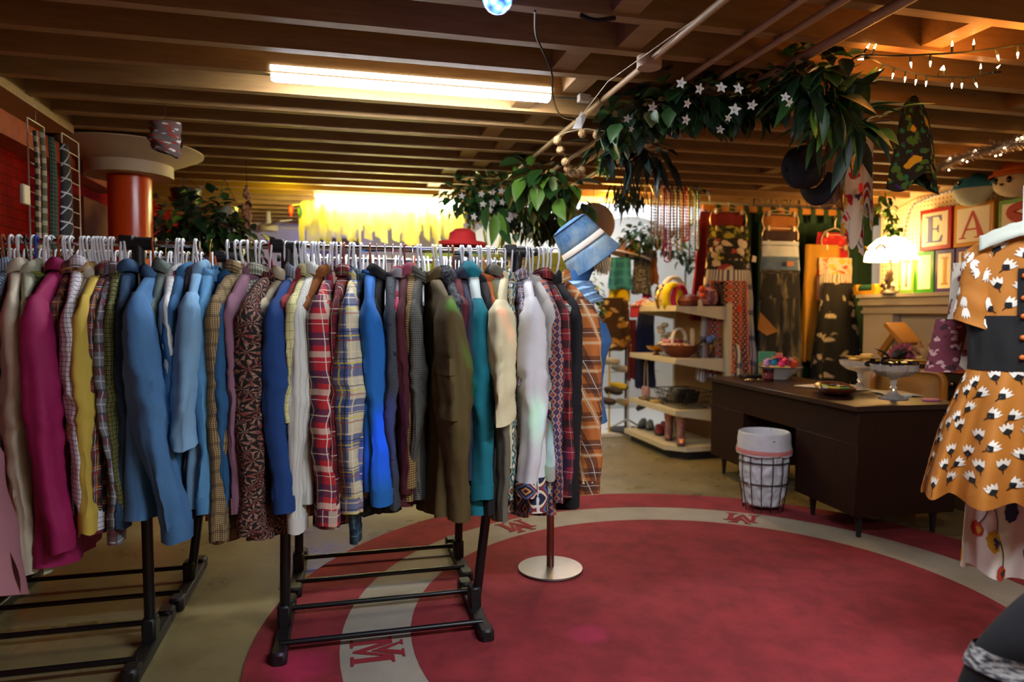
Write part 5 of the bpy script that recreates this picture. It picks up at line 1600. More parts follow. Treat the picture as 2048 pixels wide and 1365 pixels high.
def block(label, y0, y1, z0_, z1_, colr, ltr, lcol, dep=.10, xb=4.92, rz=0):
    """y0 is the far end, y1 the near end"""
    xf = xb - dep
    o = thing('letter_block', label, 'letter block', (xb, (y0 + y1) / 2, z0_))
    fr = .034
    MB().bbox((xf, y1, z0_), (xb, y0, z1_), .006).build('block_frame', mat(colr, .35, 0, .05), o)
    MB().box((xf - .002, y1 + fr, z0_ + fr), (xf + .01, y0 - fr, z1_ - fr)).build('face_panel', mat('e6dcc8', .5, 0, .04), o)
    def P3(u, v, q=.004):
        w = (y0 - y1)
        return V(xf - q, y0 - fr - (w - 2 * fr) * u, z0_ + fr + (z1_ - z0_ - 2 * fr) * v)
    if ltr in LET:
        m_ = MB()
        sh_ = LET[ltr]
        if ltr == 'A':
            # counter left open: two legs, bar and apex
            for poly in ([(0, 0), (.26, 0), (.26, .04), (.15, .06), (.47, .84), (.44, 1), (.09, .06), (0, .04)], [(.44, 1), (.47, .84), (.56, .56), (.65, .06), (.54, .04), (.54, 0), (.95, 0), (.95, .04), (.86, .06), (.5, 1)], [(.22, .30), (.60, .30), (.60, .36), (.24, .36)]):
                m_.poly([P3(.07 + u * .9, .1 + v * .8) for u, v in poly], (.002, 0, 0))
        else:
            for poly in sh_:
                m_.poly([P3(.12 + u * 1.05, .1 + v * .8) for u, v in poly], (.002, 0, 0))
        m_.build('letter', mat(lcol, .5), o)
    elif ltr == 'S':
        pts = spline([P3(u, v) for u, v in ((.78, .72), (.74, .84), (.52, .90), (.28, .82), (.24, .68), (.40, .56), (.62, .46), (.78, .34), (.74, .18), (.5, .10), (.28, .16), (.22, .30))])
        n_ = len(pts)
        MB().tube(pts, [.012 + .028 * sin(pi * i / (n_ - 1)) ** 1.0 for i in range(n_)], 8, flat=1).build('letter', mat(lcol, .5), o)
        c = o.children[-1]
        for vv in c.data.vertices:
            vv.co.x = max(-.004, min(.0005, vv.co.x + dep + .004)) - dep - .003
    return o
def yb(px, py=560, x=4.82):
    return at(px, py, x=x).y
ye = [yb(p) for p in (1836, 1900, 1904, 1984, 1992, 2085)]
zt_ = at(1840, 503, x=4.82).z
zr1 = at(1870, 417, x=4.82).z
block('red framed alphabet block with a blue letter E on the upper row', ye[0], ye[1], zt_, zr1, 'b01418', 'E', '4a64a8')
block('yellow framed alphabet block with a red letter A on the upper row', ye[2], ye[3], zt_, zr1 - .01, 'c88a1c', 'A', 'b8141c')
block('green framed alphabet block with a red letter S partly behind the dress', ye[4], ye[5], zt_, zr1 - .03, '3a8a1c', 'S', 'a8101c')
yl = [yb(p, 540) for p in (1797, 1829, 1830, 1868, 1869, 1909, 1910, 1955)]
for i, (fc, lt_, lc_, lb) in enumerate((('6a9a3c', 'T', 'b8441c', 'narrow alphabet block with an orange letter T on the lower row'), ('2c8a14', '', '', 'green framed blank alphabet block on the lower row'), ('3a2c7c', 'I', 'c8922c', 'purple framed alphabet block with a yellow letter I on the lower row'), ('4a2c8c', '', '', 'purple framed blank alphabet block beside the dress on the lower row'))):
    block(lb, yl[2 * i], yl[2 * i + 1], mz, zt_ - .006, fc, lt_, lc_)
# things on the mantel
yq = yb(1705, 575, 4.75)
tb = thing('toy_box', 'small yellow toy box with a green roller at the left end of the mantel', 'toy', (4.76, yb(1730), mz))
m = MB()
y0, y1 = yb(1710, 580, 4.74), yb(1754, 580, 4.74)
m.bbox((4.72, y1, mz), (4.80, y0, mz + .035), .006)
m.bbox((4.72, y0 - .05, mz + .03), (4.80, y0, mz + .095), .006)
m.bbox((4.72, y1, mz + .03), (4.80, y1 + .05, mz + .095), .006)
m.build('yellow_frame', mat('c89018', .5), tb)
MB().tube([(4.76, y1 + .04, mz + .062), (4.76, y0 - .04, mz + .062)], .032, 12).build('green_roller', mat('1c5a44', .5), tb)
bp = V(4.75, yb(1778, 560, 4.75), mz)
b = thing('toy_bear', 'small dark brown teddy figure under the lit lamp', 'toy', bp)
MB().ball(bp + V(0, 0, .05), .05, 12, (1, 1, 1.1)).ball(bp + V(0, 0, .13), .038, 12).ball(bp + V(0, .028, .163), .014, 8).ball(bp + V(0, -.028, .163), .014, 8).ball(bp + V(-.035, 0, .123), .014, 8).ball(bp + V(-.03, .045, .075), .02, 8).ball(bp + V(-.03, -.045, .075), .02, 8).ball(bp + V(-.035, .03, .018), .022, 8).ball(bp + V(-.035, -.03, .018), .022, 8).build('body', mat('1c120c', .9, 0, .3, 60, .5), b)
dp = V(4.69, yb(1779, 575, 4.69), mz)
b = thing('dog_figurine', 'little white dog figurine in front of the teddy', 'figurine', dp)
m = MB()
m.ball(dp + V(0, 0, .045), .024, 10, (.7, 1.5, .75)).ball(dp + V(0, -.038, .072), .018, 10).ball(dp + V(0, -.058, .066), .01, 8).ball(dp + V(0, .04, .066), .007, 8, (1, 1, 2))
for sx_ in (-1, 1):
    for q in (-.026, .026):
        m.tube([dp + V(.01 * sx_, q, .04), dp + V(.01 * sx_, q, 0)], .007, 6)
    m.ball(dp + V(.01 * sx_, -.034, .092), .007, 6)
m.build('body', mat('d8d0c0', .5), b)
# stained glass style lamp
lc = V(4.69, at(1781, 500, x=4.69).y, 0)
lz = at(1781, 472, x=4.69).z
M_SHADE = NT('lamp_shade')
M_SHADE = M_SHADE.done('f8e8c0', .5, 0, Emission_Color='ffdf9a', Emission_Strength=5)
lm = thing('table_lamp', 'lit cream glass lamp with a scalloped dome shade on the mantel', 'lamp', lc + V(0, 0, mz))
MB().lathe([(.001, 0), (.08, 0), (.07, .02), (.025, .04), (.016, .12), (.03, .18), (.014, .22), (.012, lz - mz)], 20, lc + V(0, 0, mz)).build('base', mat('3a2a18', .4), lm)
zb = at(1781, 522, x=4.69).z
MB().lathe([(.205, zb), (.203, zb + .045), (.175, zb + .13), (.11, zb + .19), (.05, zb + .213), (.03, zb + .218)], 48, lc, cap=False, wave=lambda a, q: 1 + .03 * (1 - q) * sin(12 * a)).build('lamp_shade', M_SHADE, lm, solid=.004)
for s in (-1, 1):
    q = lc + V(-.182, .0 + .1 * s, zb + .075)
    MB().tube([q + V(-.012, .055 * cos(a), .05 * sin(a)) for a in [radians(15 + i * 15) for i in range(11)]], .009, 6).build('yellow_arch', mat('b8840c', .5), lm)
MB().lathe([(.032, zb + .213), (.02, zb + .235), (.001, zb + .25)], 16, lc).build('finial', mat('5a4420', .4, .8), lm)
light('mantel_lamp_light', 'POINT', lc + V(-.02, 0, zb - .05), 7, 'ffb765', .07)
light('mantel_lamp_uplight', 'POINT', lc + V(-.05, 0, zb + .30), 8, 'ffb765', .08)
# plush toys
t = NT('whale_plush')
s_ = t.n('SeparateXYZ')
t.put(s_.inputs[0], t.obj())
c = t.mix(t.step(s_.outputs[2], -.004, .004), 'c8d4cc', '2f86b8')
t.bump(t.noise(90), .4, .004)
M_WHALE = t.done(c, .95)
wy0, wy1 = yb(1921, 380, 4.76), yb(1992, 380, 4.76)
wc_ = V(4.75, (wy0 + wy1) / 2, zr1 + .080)
wh = thing('whale_plush', 'round blue and white whale plush on top of the letter blocks', 'plush toy', wc_)
wl = (wy0 - wy1) / 2
def whale(a, b):
    an = 2 * pi * a
    k = b
    r = (sin(pi * min(1, k ** .75))) ** .62 if 0 < k < 1 else 0
    r *= 1 - .35 * max(0, k - .55) / .45
    return wc_ + V(.14 * r * cos(an), wl * 1.05 * (1 - 2 * k), .125 * r * sin(an) + .02 * (k - .4))
wb_ = MB().grid(whale, 28, 22).build('body', M_WHALE, wh, ang=80)
MB().ball(wc_ + V(-.135, wl * .25, .045), .022, 12, (.4, 1, 1)).build('eye', mat('0c0c10', .1), wh)
MB().ball(wc_ + V(-.143, wl * .25 - .004, .050), .009, 8, (.4, 1, 1)).build('eye_shine', mat('e8e8e8', .1), wh)
for s in (-1, 1):
    MB().leaf(wc_ + V(0, -wl * .95, .0), (s * .5, -.8, .4), (0, 0, 1), .11, .08, 0).build('tail_fin', mat('2f86b8', .9), wh, solid=.02)
pc_ = V(4.74, yb(2030, 370, 4.74), zr1 + .08)
pl_ = thing('hat_plush', 'cream plush toy wearing an orange cap on top of the letter blocks', 'plush toy', pc_)
MB().ball(pc_ + V(0, 0, -.01), .125, 24, (1, 1.15, .82)).build('body', mat('d8ccb4', .95, 0, .08, 40, .4), pl_)
MB().lathe([(.155, .0), (.15, .02), (.128, .03), (.12, .07), (.08, .12), (.03, .14), (.001, .142)], 28, pc_ + V(0, 0, .03), sy=1.12, cap=False).build('cap', mat('c86414', .9, 0, .2, 14), pl_)
for s in (-1, 1):
    MB().ball(pc_ + V(-.115, .05 * s, .0), .021, 10, (.5, 1, 1.2)).build('eye', mat('120c0c', .15), pl_)
MB().ball(pc_ + V(-.125, 0, -.03), .013, 8, (.6, 1.4, .8)).build('nose', mat('2a1614', .4), pl_)
# black cabinet with hats and flowers below the mantel
simple('black_cabinet', 'tall black cabinet behind the cane chair', 'cabinet', MB().bbox((4.22, 2.9, .05), (4.68, 4.65, .88), .01), mat('0d0c0c', .4))
kb_ = MB().ball((4.20, at(1893, 768, x=4.2).y, at(1893, 768, x=4.2).z), .045, 12, (.4, 1.2, .7)).build('handle', mat('8a7a60', .25, 1), bpy.data.objects['black_cabinet'])
simple('old_trunk', 'brown travel trunk on the floor in front of the black cabinet', 'trunk', MB().bbox((3.97, 3.3, 0), (4.20, 4.45, .29), .012), mat('4a3822', .6, 0, .3, 6))
def flowerball(name, label, c, r, cl, n=26, cat='flower'):
    m = MB()
    for i in range(n):
        z = 1 - 2 * (i + .5) / n
        a = i * 2.39996
        d = V((1 - z * z) ** .5 * cos(a), (1 - z * z) ** .5 * sin(a), z)
        m.leaf(V(*c) + d * r * .25, d, (d.y, d.z, d.x), r, r * .75, .25, 3)
    return simple(name, label, cat, m, mat(cl, .8, 0, .35, 20), solid=.003)
cz = .885
flowerball('fabric_flower', 'cream fabric flower on the black cabinet', (4.33, 4.25, cz + .09), .10, 'c0a884')
flowerball('fabric_flower', 'second cream fabric flower behind the first on the cabinet', (4.42, 4.42, cz + .09), .10, 'b89c78')
flowerball('fabric_flower', 'dark olive fabric flower near the dress on the cabinet', (4.29, 4.07, cz + .08), .095, '5a5230', 34)
flowerball('fabric_flower', 'crimson fabric flower between the cream and the olive ones', (4.36, 4.16, cz + .10), .085, '9a2a3c')
flowerball('fabric_flower', 'dusky plum fabric flower behind the dress shoulder', (4.40, 3.94, cz + .09), .09, '5a2230')
flowerball('feather_boa', 'fluffy pink feather puff under the wooden stool', (4.36, 4.56, cz + .06), .11, 'a85a7c', 60, 'feather boa')
simple('orange_cloth', 'orange cloth folded over the front edge of the black cabinet', 'cloth', MB().grid(lambda a, b: V(4.22 + .2 * b - .012, 3.90 + .52 * a, cz + .012 + .01 * nz(a * 8, b * 4, 1)), 20, 6), mat('b8541c', .9, 0, .2), solid=.014)
st_ = thing('wooden_stool', 'tilted light wood stool leaning against the white wall below the mantel', 'stool', (4.5, 4.56, cz))
SM = Matrix.Translation(at(1805, 668, x=4.52)) @ Matrix.Rotation(radians(40), 4, 'X')
MB().bbox((-.10, -.13, -.02), (.10, .13, .02), .01, SM).build('seat', mat('b07c34', .5, 0, .15), st_)
for s in (-1, 1):
    MB().bbox((.08 * s - .015, -.03, -.24), (.08 * s + .015, .03, -.02), .006, SM).build('leg', mat('9a6a2c', .5, 0, .15), st_)
ic = at(1800, 420, x=4.88)
# ================================================================ clothes hanging at the right edge
def flat_garment(name, label, cat, c, e, n, fn, nu, nv, m, parts):
    pass
D0 = at(2040, 690, y=1.74)
DE = V(.66, -.75, 0).normalized()     # across the dress, to the right of the photo
DN = V(-DE.y * -1, DE.x * -1, 0)      # away from the viewer
DN = V(.75, .66, 0).normalized()
def zz(py):
    return at(2000, py, y=1.74 + .0).z
M_ORG = cloth('b06c1a', .12, .75)
M_TUL = mat('d8d2c4', .8, 0, .05)
M_DBLK = cloth('090807', .15)
dress = thing('tulip_dress', 'orange dress with white tulip print and black buttoned waist at the right edge', 'dress', D0)
z_sh, z_top, z_w1, z_w2, z_hem = zz(500), zz(462), zz(632), zz(740), zz(1000)
def prof(z):
    """half width of the dress at a height"""
    P_ = [(z_top, .07), (z_top - .02, .11), (z_sh, .165), (z_sh - .08, .162), (z_w1 + .06, .150), (z_w1, .145), (z_w2, .140), (z_w2 - .06, .165), ((z_w2 + z_hem) / 2, .215), (z_hem, .262)]
    for (za, wa), (zb_, wb2) in zip(P_, P_[1:]):
        if z >= zb_:
            f = (za - z) / (za - zb_)
            return wa + (wb2 - wa) * f
    return P_[-1][1]
def dsurf(a, z, off=0):
    """a: -1..1 across the front, then round the back for |a| > 1"""
    w = prof(z)
    low = max(0, min(1, (z_w2 - z) / max(.01, z_w2 - z_hem)))
    an = a * pi / 2
    x = w * sin(an) * (1 + .03 * nz(z * 4, a * 2, 3))
    d = -cos(an) * (.055 + .05 * low)
    d += low ** .7 * ((.050 + .015 * nz(a * 2, 1, 5)) * sin(a * 15 + 1.2 + .8 * sin(z * 3)) + .016 * nz(a * 5, z * 2.5, 7))
    d += (1 - low) * .010 * nz(a * 5, z * 7, 2)
    d += off * -1
    return D0 + DE * x + DN * d + V(0, 0, z - D0.z - .02 * low * abs(sin(a * 6.5)) * (1 if z < z_hem + .01 else 0))
def dpart(name, z1, z0, m, nv, off=0):
    b = MB().grid(lambda u, v: dsurf(-2 + 4 * u, z1 + (z0 - z1) * v, off), 160, nv, uvf=lambda u, v: (u, v))
    if name != 'waist_panel':
        prints(dsurf, b, z1 - (.03 if name == 'bodice' else 0), z0, .056, .036)
    return b.build(name, [m, M_TUL, M_DBLK], dress, ang=80)
# tulips printed on the cloth
TUL = [[(-.5, .35), (-.42, -.1), (-.2, -.45), (.2, -.45), (.42, -.1), (.5, .35), (.28, .12), (.16, .5), (0, .18), (-.16, .5), (-.28, .12)]]
CAL = [[(-.34, -.30), (-.20, -.50), (-.04, -.62), (-.02, -.95), (.04, -.95), (.05, -.62), (.20, -.50), (.34, -.30), (.18, -.42), (-.18, -.42)]]
rq = random.Random(11)
def prints(surf, mb, z1, z0, step, size):
    rows = max(1, int((z1 - z0) / step))
    for i in range(rows):
        for j in range(-20, 21):
            z = z1 - step * (i + .5 + .3 * rq.uniform(-1, 1))
            w = prof(z)
            s = (j + (.5 if i % 2 else 0)) * step * 1.05 + rq.uniform(-.008, .008)
            a = s / w * .72
            if abs(a) > 1.75:
                continue
            ro = rq.uniform(-.9, .9)
            for sh_, mb.m, o in ((TUL, 1, .0022), (CAL, 2, .0028)):
                for poly in sh_:
                    pts = []
                    for (x, y) in poly:
                        xx, yy = x * cos(ro) - y * sin(ro), x * sin(ro) + y * cos(ro)
                        pts.append(surf(a + xx * size / w * .72, max(z0 + .004, min(z1 - .004, z + yy * size)), o))
                    c_ = sum(pts, V(0, 0, 0)) / len(pts)
                    mb.add(pts + [surf(a, max(z0 + .004, min(z1 - .004, z)), o + .0015)], [(k, (k + 1) % len(pts), len(pts)) for k in range(len(pts))])
    mb.m = 0
bod = dpart('bodice', z_top, z_w1 - .01, M_ORG, 14)
wst = dpart('waist_panel', z_w1, z_w2 - .004, M_DBLK, 8, .004)
skt = dpart('skirt', z_w2, z_hem, M_ORG, 30)
# sleeves
for s in (-1, 1):
    def slv(u, v, s=s):
        an = 2 * pi * u
        c = D0 + DE * (s * (.108 + .022 * v)) + V(0, 0, z_sh - D0.z + .02 - (z_sh - z_w1 + .05) * v) + DN * (-.02 + .0 * v)
        r = .040 + .012 * v
        if v < .15:
            r *= .55 + .45 * v / .15
        return c + DE * (r * cos(an) + .008 * nz(v * 5, an, s)) + DN * (r * .75 * sin(an) + .01 * nz(an, v * 6, 4 + s)) + V(0, 0, -.02 * cos(an) * -s * v)
    tw = MB().grid(slv, 28, 16)
    tw.m = 1
    for k in range(26):
        u0, v0, ro = rq.random(), rq.uniform(.08, .93), rq.uniform(-1.5, 1.5)
        pts = []
        for x, y in TUL[0]:
            xx, yy = x * cos(ro) - y * sin(ro), x * sin(ro) + y * cos(ro)
            u1, v1 = u0 + xx * .085, min(.99, max(.02, v0 + yy * .15))
            cc_ = (slv(u1, v1) + slv(u1 + .5, v1)) / 2
            q = slv(u1, v1)
            pts.append(q + (q - cc_).normalized() * .003)
        cen = sum(pts, V(0, 0, 0)) / len(pts)
        cc_ = (slv(u0, v0) + slv(u0 + .5, v0)) / 2
        tw.add(pts + [cen + (cen - cc_).normalized() * .002], [(k2, (k2 + 1) % len(pts), len(pts)) for k2 in range(len(pts))])
    tw.build('sleeve', [M_ORG, M_TUL], dress, ang=80)
# white collar, placket with buttons
cl_ = MB()
cl_.grid(lambda u, v: D0 + DE * ((-.115 + .23 * u)) + DN * (-.075 + .05 * abs(u - .5) - .012 * v) + V(0, 0, z_top - D0.z + .03 - .05 * v - .10 * (abs(u - .5)) ** 1.3 + .015 * nz(u * 6, v * 2, 1)), 24, 6)
cl_.build('collar', mat('b8bcac', .8), dress, solid=.004, ang=80)
plk = MB().grid(lambda u, v: dsurf(-.05 + .14 * u, z_sh - .06 + (z_w1 - z_sh + .06) * v, .006), 3, 14).build('placket', M_DBLK, dress)
for py in (553, 597, 633, 675, 714):
    q = dsurf(.0 + (.02), zz(py), .010)
    MB().ball(q, .0085, 10, (1, 1, 1)).build('button', mat('c8601c', .4), plk)
hg = thing('dress_hanger', 'white hanger holding the orange tulip dress', 'hanger', D0 + V(0, 0, z_top - D0.z))
MB().tube([D0 + V(0, 0, z_top - D0.z - .02), D0 + V(0, 0, z_top - D0.z + .10)] + [D0 + V(0, 0, z_top - D0.z + .125) + DN * (.022 - .022 * cos(a)) + V(0, 0, .022 * sin(a)) for a in [pi * i / 8 for i in range(9)]], .004, 6).build('hook', M_WHITE_PL, hg)
MB().tube([D0 + V(0, 0, z_top - D0.z - .02), D0 + DE * .14 + V(0, 0, z_sh - D0.z), D0 - DE * .14 + V(0, 0, z_sh - D0.z)], .005, 6, closed=True).build('frame', M_WHITE_PL, hg)
# the arm it hangs on, running out of the picture to the right
rl = thing('garment_rail', 'chrome arm at the right edge carrying the orange dress', 'clothes rack', V(D0.x, D0.y, 0))
hk = D0 + DN * .022 + V(0, 0, z_top - D0.z + .132)
MB().tube([hk, hk + DE * .9], .012, 10).build('arm', M_CHR, rl)
MB().tube([hk + DE * .9, V(hk.x + DE.x * .9, hk.y + DE.y * .9, .02)], .018, 12).build('post', M_CHR, rl)
MB().lathe([(.001, 0), (.2, 0), (.2, .02), (.001, .025)], 24, V(hk.x + DE.x * .9, hk.y + DE.y * .9, 0)).build('base', M_CHR, rl)
# pale lining garment behind the dress and the flowered white skirt under it
lg_ = thing('floral_blouse', 'cream sheer blouse with pink roses hanging behind the orange dress', 'blouse', D0 + DN * .14)
ZT, ZB = zz(515), zz(752)
def bl(u, v):
    an = 2 * pi * u
    return D0 + DN * (.15 + .03 * sin(an) + .01 * nz(u * 8, v * 5, 2)) + DE * (-.03 + (.165 + .02 * v) * cos(an)) + V(0, 0, ZT - D0.z + (ZB - ZT) * v)
MB().grid(bl, 40, 14, uvf=lambda u, v: (u * .7, v * .4)).build('body_panel', floral('c8c0ac', [('7a3440', 22, .38), ('4a4a38', 18, .3)], 10), lg_, ang=80)
def bs(u, v):
    an = 2 * pi * u
    return D0 + DN * (.13 + .035 * sin(an)) + DE * (-.19 - .03 * v + .05 * cos(an)) + V(0, 0, zz(640) - D0.z + (zz(757) - zz(640)) * v)
MB().grid(bs, 24, 10, uvf=lambda u, v: (u * .3, v * .25)).build('sleeve', floral('6a2c38', [('b8908c', 30, .4), ('3a1a20', 24, .35)], 14), lg_, ang=80)
S0 = D0 + DN * .16
wsk = thing('flowered_skirt', 'long white skirt with yellow and navy flowers under the orange dress', 'skirt', S0)
ZA, ZC = zz(930), zz(1182)
def ws(u, v, off=0):
    an = 2 * pi * u
    w = .15 + .02 * v
    return S0 + DE * (.03 + w * cos(an) + .012 * sin(an * 5)) + DN * (.05 * sin(an) + .026 * sin(an * 7 + 1) * (.4 + .6 * v) + off * -sin(an) * -1) + V(0, 0, ZA - D0.z + (ZC - ZA) * v + .012 * sin(an * 4) * v)
fm = MB().grid(ws, 96, 20, uvf=lambda u, v: (u, v))
class _F:
    def __init__(s, i):
        s.i = i
    def add(s, *a):
        fm.m = s.i + 1
        fm.add(*a)
    def tube(s, *a):
        fm.m = s.i + 1
        fm.tube(*a)
fl = [_F(i) for i in range(4)]
ctr = lambda v: S0 + DE * .03 + V(0, 0, ZA - D0.z + (ZC - ZA) * v)
def wp(u, v, o=.004):
    q = ws(u, v)
    return q - DN * o
for k, (u0, v0, r, mi_) in enumerate(((.60, .06, .034, 0), (.72, .45, .036, 1), (.655, .70, .036, 0), (.60, .66, .026, 2), (.55, .42, .026, 1), (.80, .48, .030, 3), (.78, .78, .028, 3), (.85, .75, .034, 0), (.77, .12, .034, 0), (.90, .4, .034, 2), (.69, .95, .026, 2), (.53, .9, .03, 0), (.86, .1, .03, 1), (.97, .6, .03, 0))):
    n_ = 18
    pts = [wp(u0 + r * (1 + .10 * sin(a * 8 + k)) * cos(a) * .72, v0 + r * 2.5 * (1 + .10 * sin(a * 8 + k)) * sin(a)) for a in [2 * pi * i / n_ for i in range(n_)]]
    fl[mi_].add(pts + [wp(u0, v0, .006)], [(i, (i + 1) % n_, n_) for i in range(n_)])
    pts = [wp(u0 + r * .3 * (1 + .5 * sin(a * 5 + k)) * cos(a) + r * .25, v0 + r * 1.1 * (1 + .5 * sin(a * 5)) * sin(a), .006) for a in [2 * pi * i / n_ for i in range(n_)]]
    fl[(mi_ + 1 + k % 2) % 4].add(pts + [wp(u0 + r * .25, v0, .007)], [(i, (i + 1) % n_, n_) for i in range(n_)])
    st = [wp(u0 + r * .2 + .02 * t_ * (1 if k % 2 else -1) + .01 * sin(t_ * 3), v0 - r * 2 - .22 * t_, .004) for t_ in [q / 8 for q in range(9)] if v0 - r * 2 - .22 * t_ > .01]
    if len(st) > 2:
        fl[2 if False else 3].tube(st, .0018, 4)
fm.build('skirt_panel', [cloth('d8d0c4', .06)] + [mat(c_, .85, 0, .3, 60) for c_ in ('b8901c', '232c54', 'b0341c', '1f2a24')], wsk, ang=80)
# navy coat at the bottom right corner, on a second arm of the same stand
N0 = at(2075, 1260, y=1.28)
nv_ = thing('navy_coat', 'dark navy coat with a grey knitted trim in the bottom right corner', 'coat', N0)
PO = hk + DE * .9
def nvf(u, v, o=0):
    an = 2 * pi * u
    if v < 0:
        k = -v
        return N0 + DE * ((.06 + .05 * k + o) * cos(an) + .10 + .06 * k) + DN * (.07 - .03 * k + o) * sin(an) + V(0, 0, .16 + (1.46 - N0.z - .16) * k)
    w = .06 + .10 * sin(min(1, v * 1.25) * pi / 2)
    return N0 + DE * ((w + o) * cos(an) + .10 - .10 * v) + DN * ((.07 + o) * sin(an) + .012 * nz(u * 7, v * 5, 1)) + V(0, 0, .16 - .34 * v)
MB().grid(lambda u, v: nvf(u, -1 + 2 * v), 40, 44).build('coat_body', cloth('06080f', .2), nv_, ang=80)
MB().grid(lambda u, v: nvf(u, .66 + .16 * v, .008 + .004 * nz(u * 30, v * 9, 3)), 60, 8, uvf=lambda u, v: (u, v * .2)).build('knit_trim', tweed('2a2c34', 'a8a8a4', 30), nv_, ang=80)
ct = N0 + DE * .16 + V(0, 0, 1.46 - N0.z)
MB().tube([ct, V(ct.x, ct.y, hk.z)], .004, 6).build('hanger_hook', M_WHITE_PL, nv_)
MB().tube([V(ct.x, ct.y, hk.z), PO], .012, 10).build('arm', M_CHR, rl)
# pink shirt at the left edge, nearer than the racks
P0 = at(-40, 1120, y=2.40)
pk_ = thing('pink_shirt', 'dusty pink shirt whose hem pokes in at the lower left edge', 'shirt', P0)
def pkf(u, v):
    an = 2 * pi * u
    if v < 0:
        return P0 + V(-.10 * min(1, -v * 3) + .028 * cos(an), .16 * sin(an) * (1 + .25 * v), .30 + (1.46 - P0.z - .30) * -v)
    return P0 + V(.055 * cos(an) * (.5 + .9 * v) + .02 * nz(u * 5, v * 3, 1) + .03 * v, .16 * sin(an), .30 - .42 * v - .06 * v * sin(an))
MB().grid(lambda u, v: pkf(u, -1 + 2 * v), 40, 36, uvf=lambda u, v: (u * .7, v * .9)).build('shirt_body', cloth('b07a82', .1), pk_, ang=80)
ra = thing('wall_rail', 'short chrome rail on the red wall carrying the pink shirt', 'rail', V(XL, 2.4, 1.583))
MB().tube([V(XL + .002, 2.4, 1.583), V(P0.x + .02, 2.4, 1.583)], .012, 10).build('rod', M_CHR, ra)
MB().tube([V(P0.x - .10, 2.4, 1.45), V(P0.x - .10, 2.4, 1.583)], .004, 6).build('hanger_hook', M_WHITE_PL, pk_)
# ================================================================ overhead: pipes, cables, lights
ZP = 2.333
M_PIPE = mat('a88a66', .5, 0, .15, 8)
for i, (px, py, r, lb) in enumerate(((1200, 212, .0135, 'painted conduit pipe with a round junction box under the joists'), (1450, 115, .012, 'thin painted pipe second from the junction box under the joists'), (1560, 90, .013, 'thin painted pipe third from the junction box under the joists'), (1690, 75, .019, 'thick painted pipe at the right under the joists'))):
    x = at(px, py, z=ZP - .02).x
    ya, yb_ = -1.5, (6.0, 6.0, 6.0, 5.2)[i]
    p = thing('ceiling_pipe', lb, 'pipe', (x, 2, ZP))
    MB().tube([(x, ya, ZP - r + .012), (x, yb_, ZP - r + .012)], r, 12).build('tube', M_PIPE, p)
    for y in (1.75, 3.1, 4.5):
        MB().tube([(x, y, ZP - r + .012), (x, y + .03, ZP - r + .012)], r + .003, 12).build('clamp', mat('7a644a', .5), p)
    if i == 0:
        jb = at(1305, 132, z=2.315)
        MB().lathe([(.001, -.02), (.048, -.02), (.05, -.014), (.05, .025), (.001, .03)], 24, (x, jb.y, 2.325)).build('junction_box', mat('b49a7a', .5, 0, .2, 30), p)
        XP1 = x
lt_ = tag(MB().tube([at(1445, 0, z=2.345), at(1216, 163, z=2.315), at(1160, 235, z=2.29)], .0022, 5).build('pull_cord', mat('b8a88c', .6)), 'thin white cord running beside the junction box pipe', 'cord')
q = at(1158, 238, z=2.28)
simple('paper_label', 'white printed paper label dangling from the lamp cable', 'label', MB().poly([q + V(-.035, 0, -.05), q + V(.01, -.01, -.05), q + V(.04, 0, .015), q + V(.012, 0, .04)], (0, .002, 0)), mat('c9c9c6', .6))
cb = spline([at(1070, 22, z=2.342), at(1072, 70, z=2.33), at(1092, 115, z=2.29), at(1104, 150, z=2.25), at(1106, 195, z=2.22), at(1122, 232, z=2.24), at(1150, 240, z=2.28)])
simple('power_cable', 'black power cable looping down from the blue party bulb to the tube lamp', 'cable', MB().tube(cb, .004, 6), M_BLKP)
cb = spline([at(1160, 30, z=2.346), at(1190, 40, z=2.33), at(1230, 36, z=2.346)])
simple('black_hose', 'short black hose bowed under a joist at the top of the photo', 'cable', MB().tube(cb, .008, 6), M_BLKP)
cb = spline([at(1115, 195, z=2.35), at(1150, 197, z=2.34), at(1160, 200, z=2.335)])
simple('lamp_cable', 'short dark cable from the tube lamp to a small socket', 'cable', MB().tube(cb, .004, 6), mat('3a3834', .5))
q = at(1168, 198, z=2.335)
simple('wall_socket', 'small white socket box under the joist beside the tube lamp', 'socket', MB().bbox(q - V(.03, .02, .015), q + V(.03, .02, .02), .005), mat('c8c4bc', .4))
# party bulb
q = at(995, -3, y=1.98)
pb = thing('party_bulb', 'round blue glowing party bulb hanging at the top of the photo', 'lamp', q)
t = NT('bulb_glass')
c = t.ramp(t.vor(38, t.obj())[0], (.15, 'ffffff'), (.45, '5a9cff'), (.8, '2a30e8'))
MB().ball(q, .043, 24).build('globe', t.done('1a2a80', .2, 0, Emission_Color=c, Emission_Strength=2.2), pb)
MB().lathe([(.016, .035), (.024, .05), (.024, .10), (.03, .105), (.03, ZJ - q.z)], 16, q).build('lamp_socket', mat('c8c8c4', .4), pb)
light('party_bulb_light', 'POINT', q - V(0, 0, .06), .5, '3040ff', .03)
def beam(px, py, yy, col, e, sz):
    """coloured spots thrown by the facets of the party bulb"""
    tgt = at(px, py, y=yy) if yy else at(px, py, z=0)
    s0 = q - V(0, 0, .055)
    d = (tgt - s0)
    o = light('party_bulb_beam', 'SPOT', s0, e * 6, col, .01, spot_size=radians(sz), spot_blend=1.0)
    o.rotation_euler = d.to_track_quat('-Z', 'Y').to_euler()
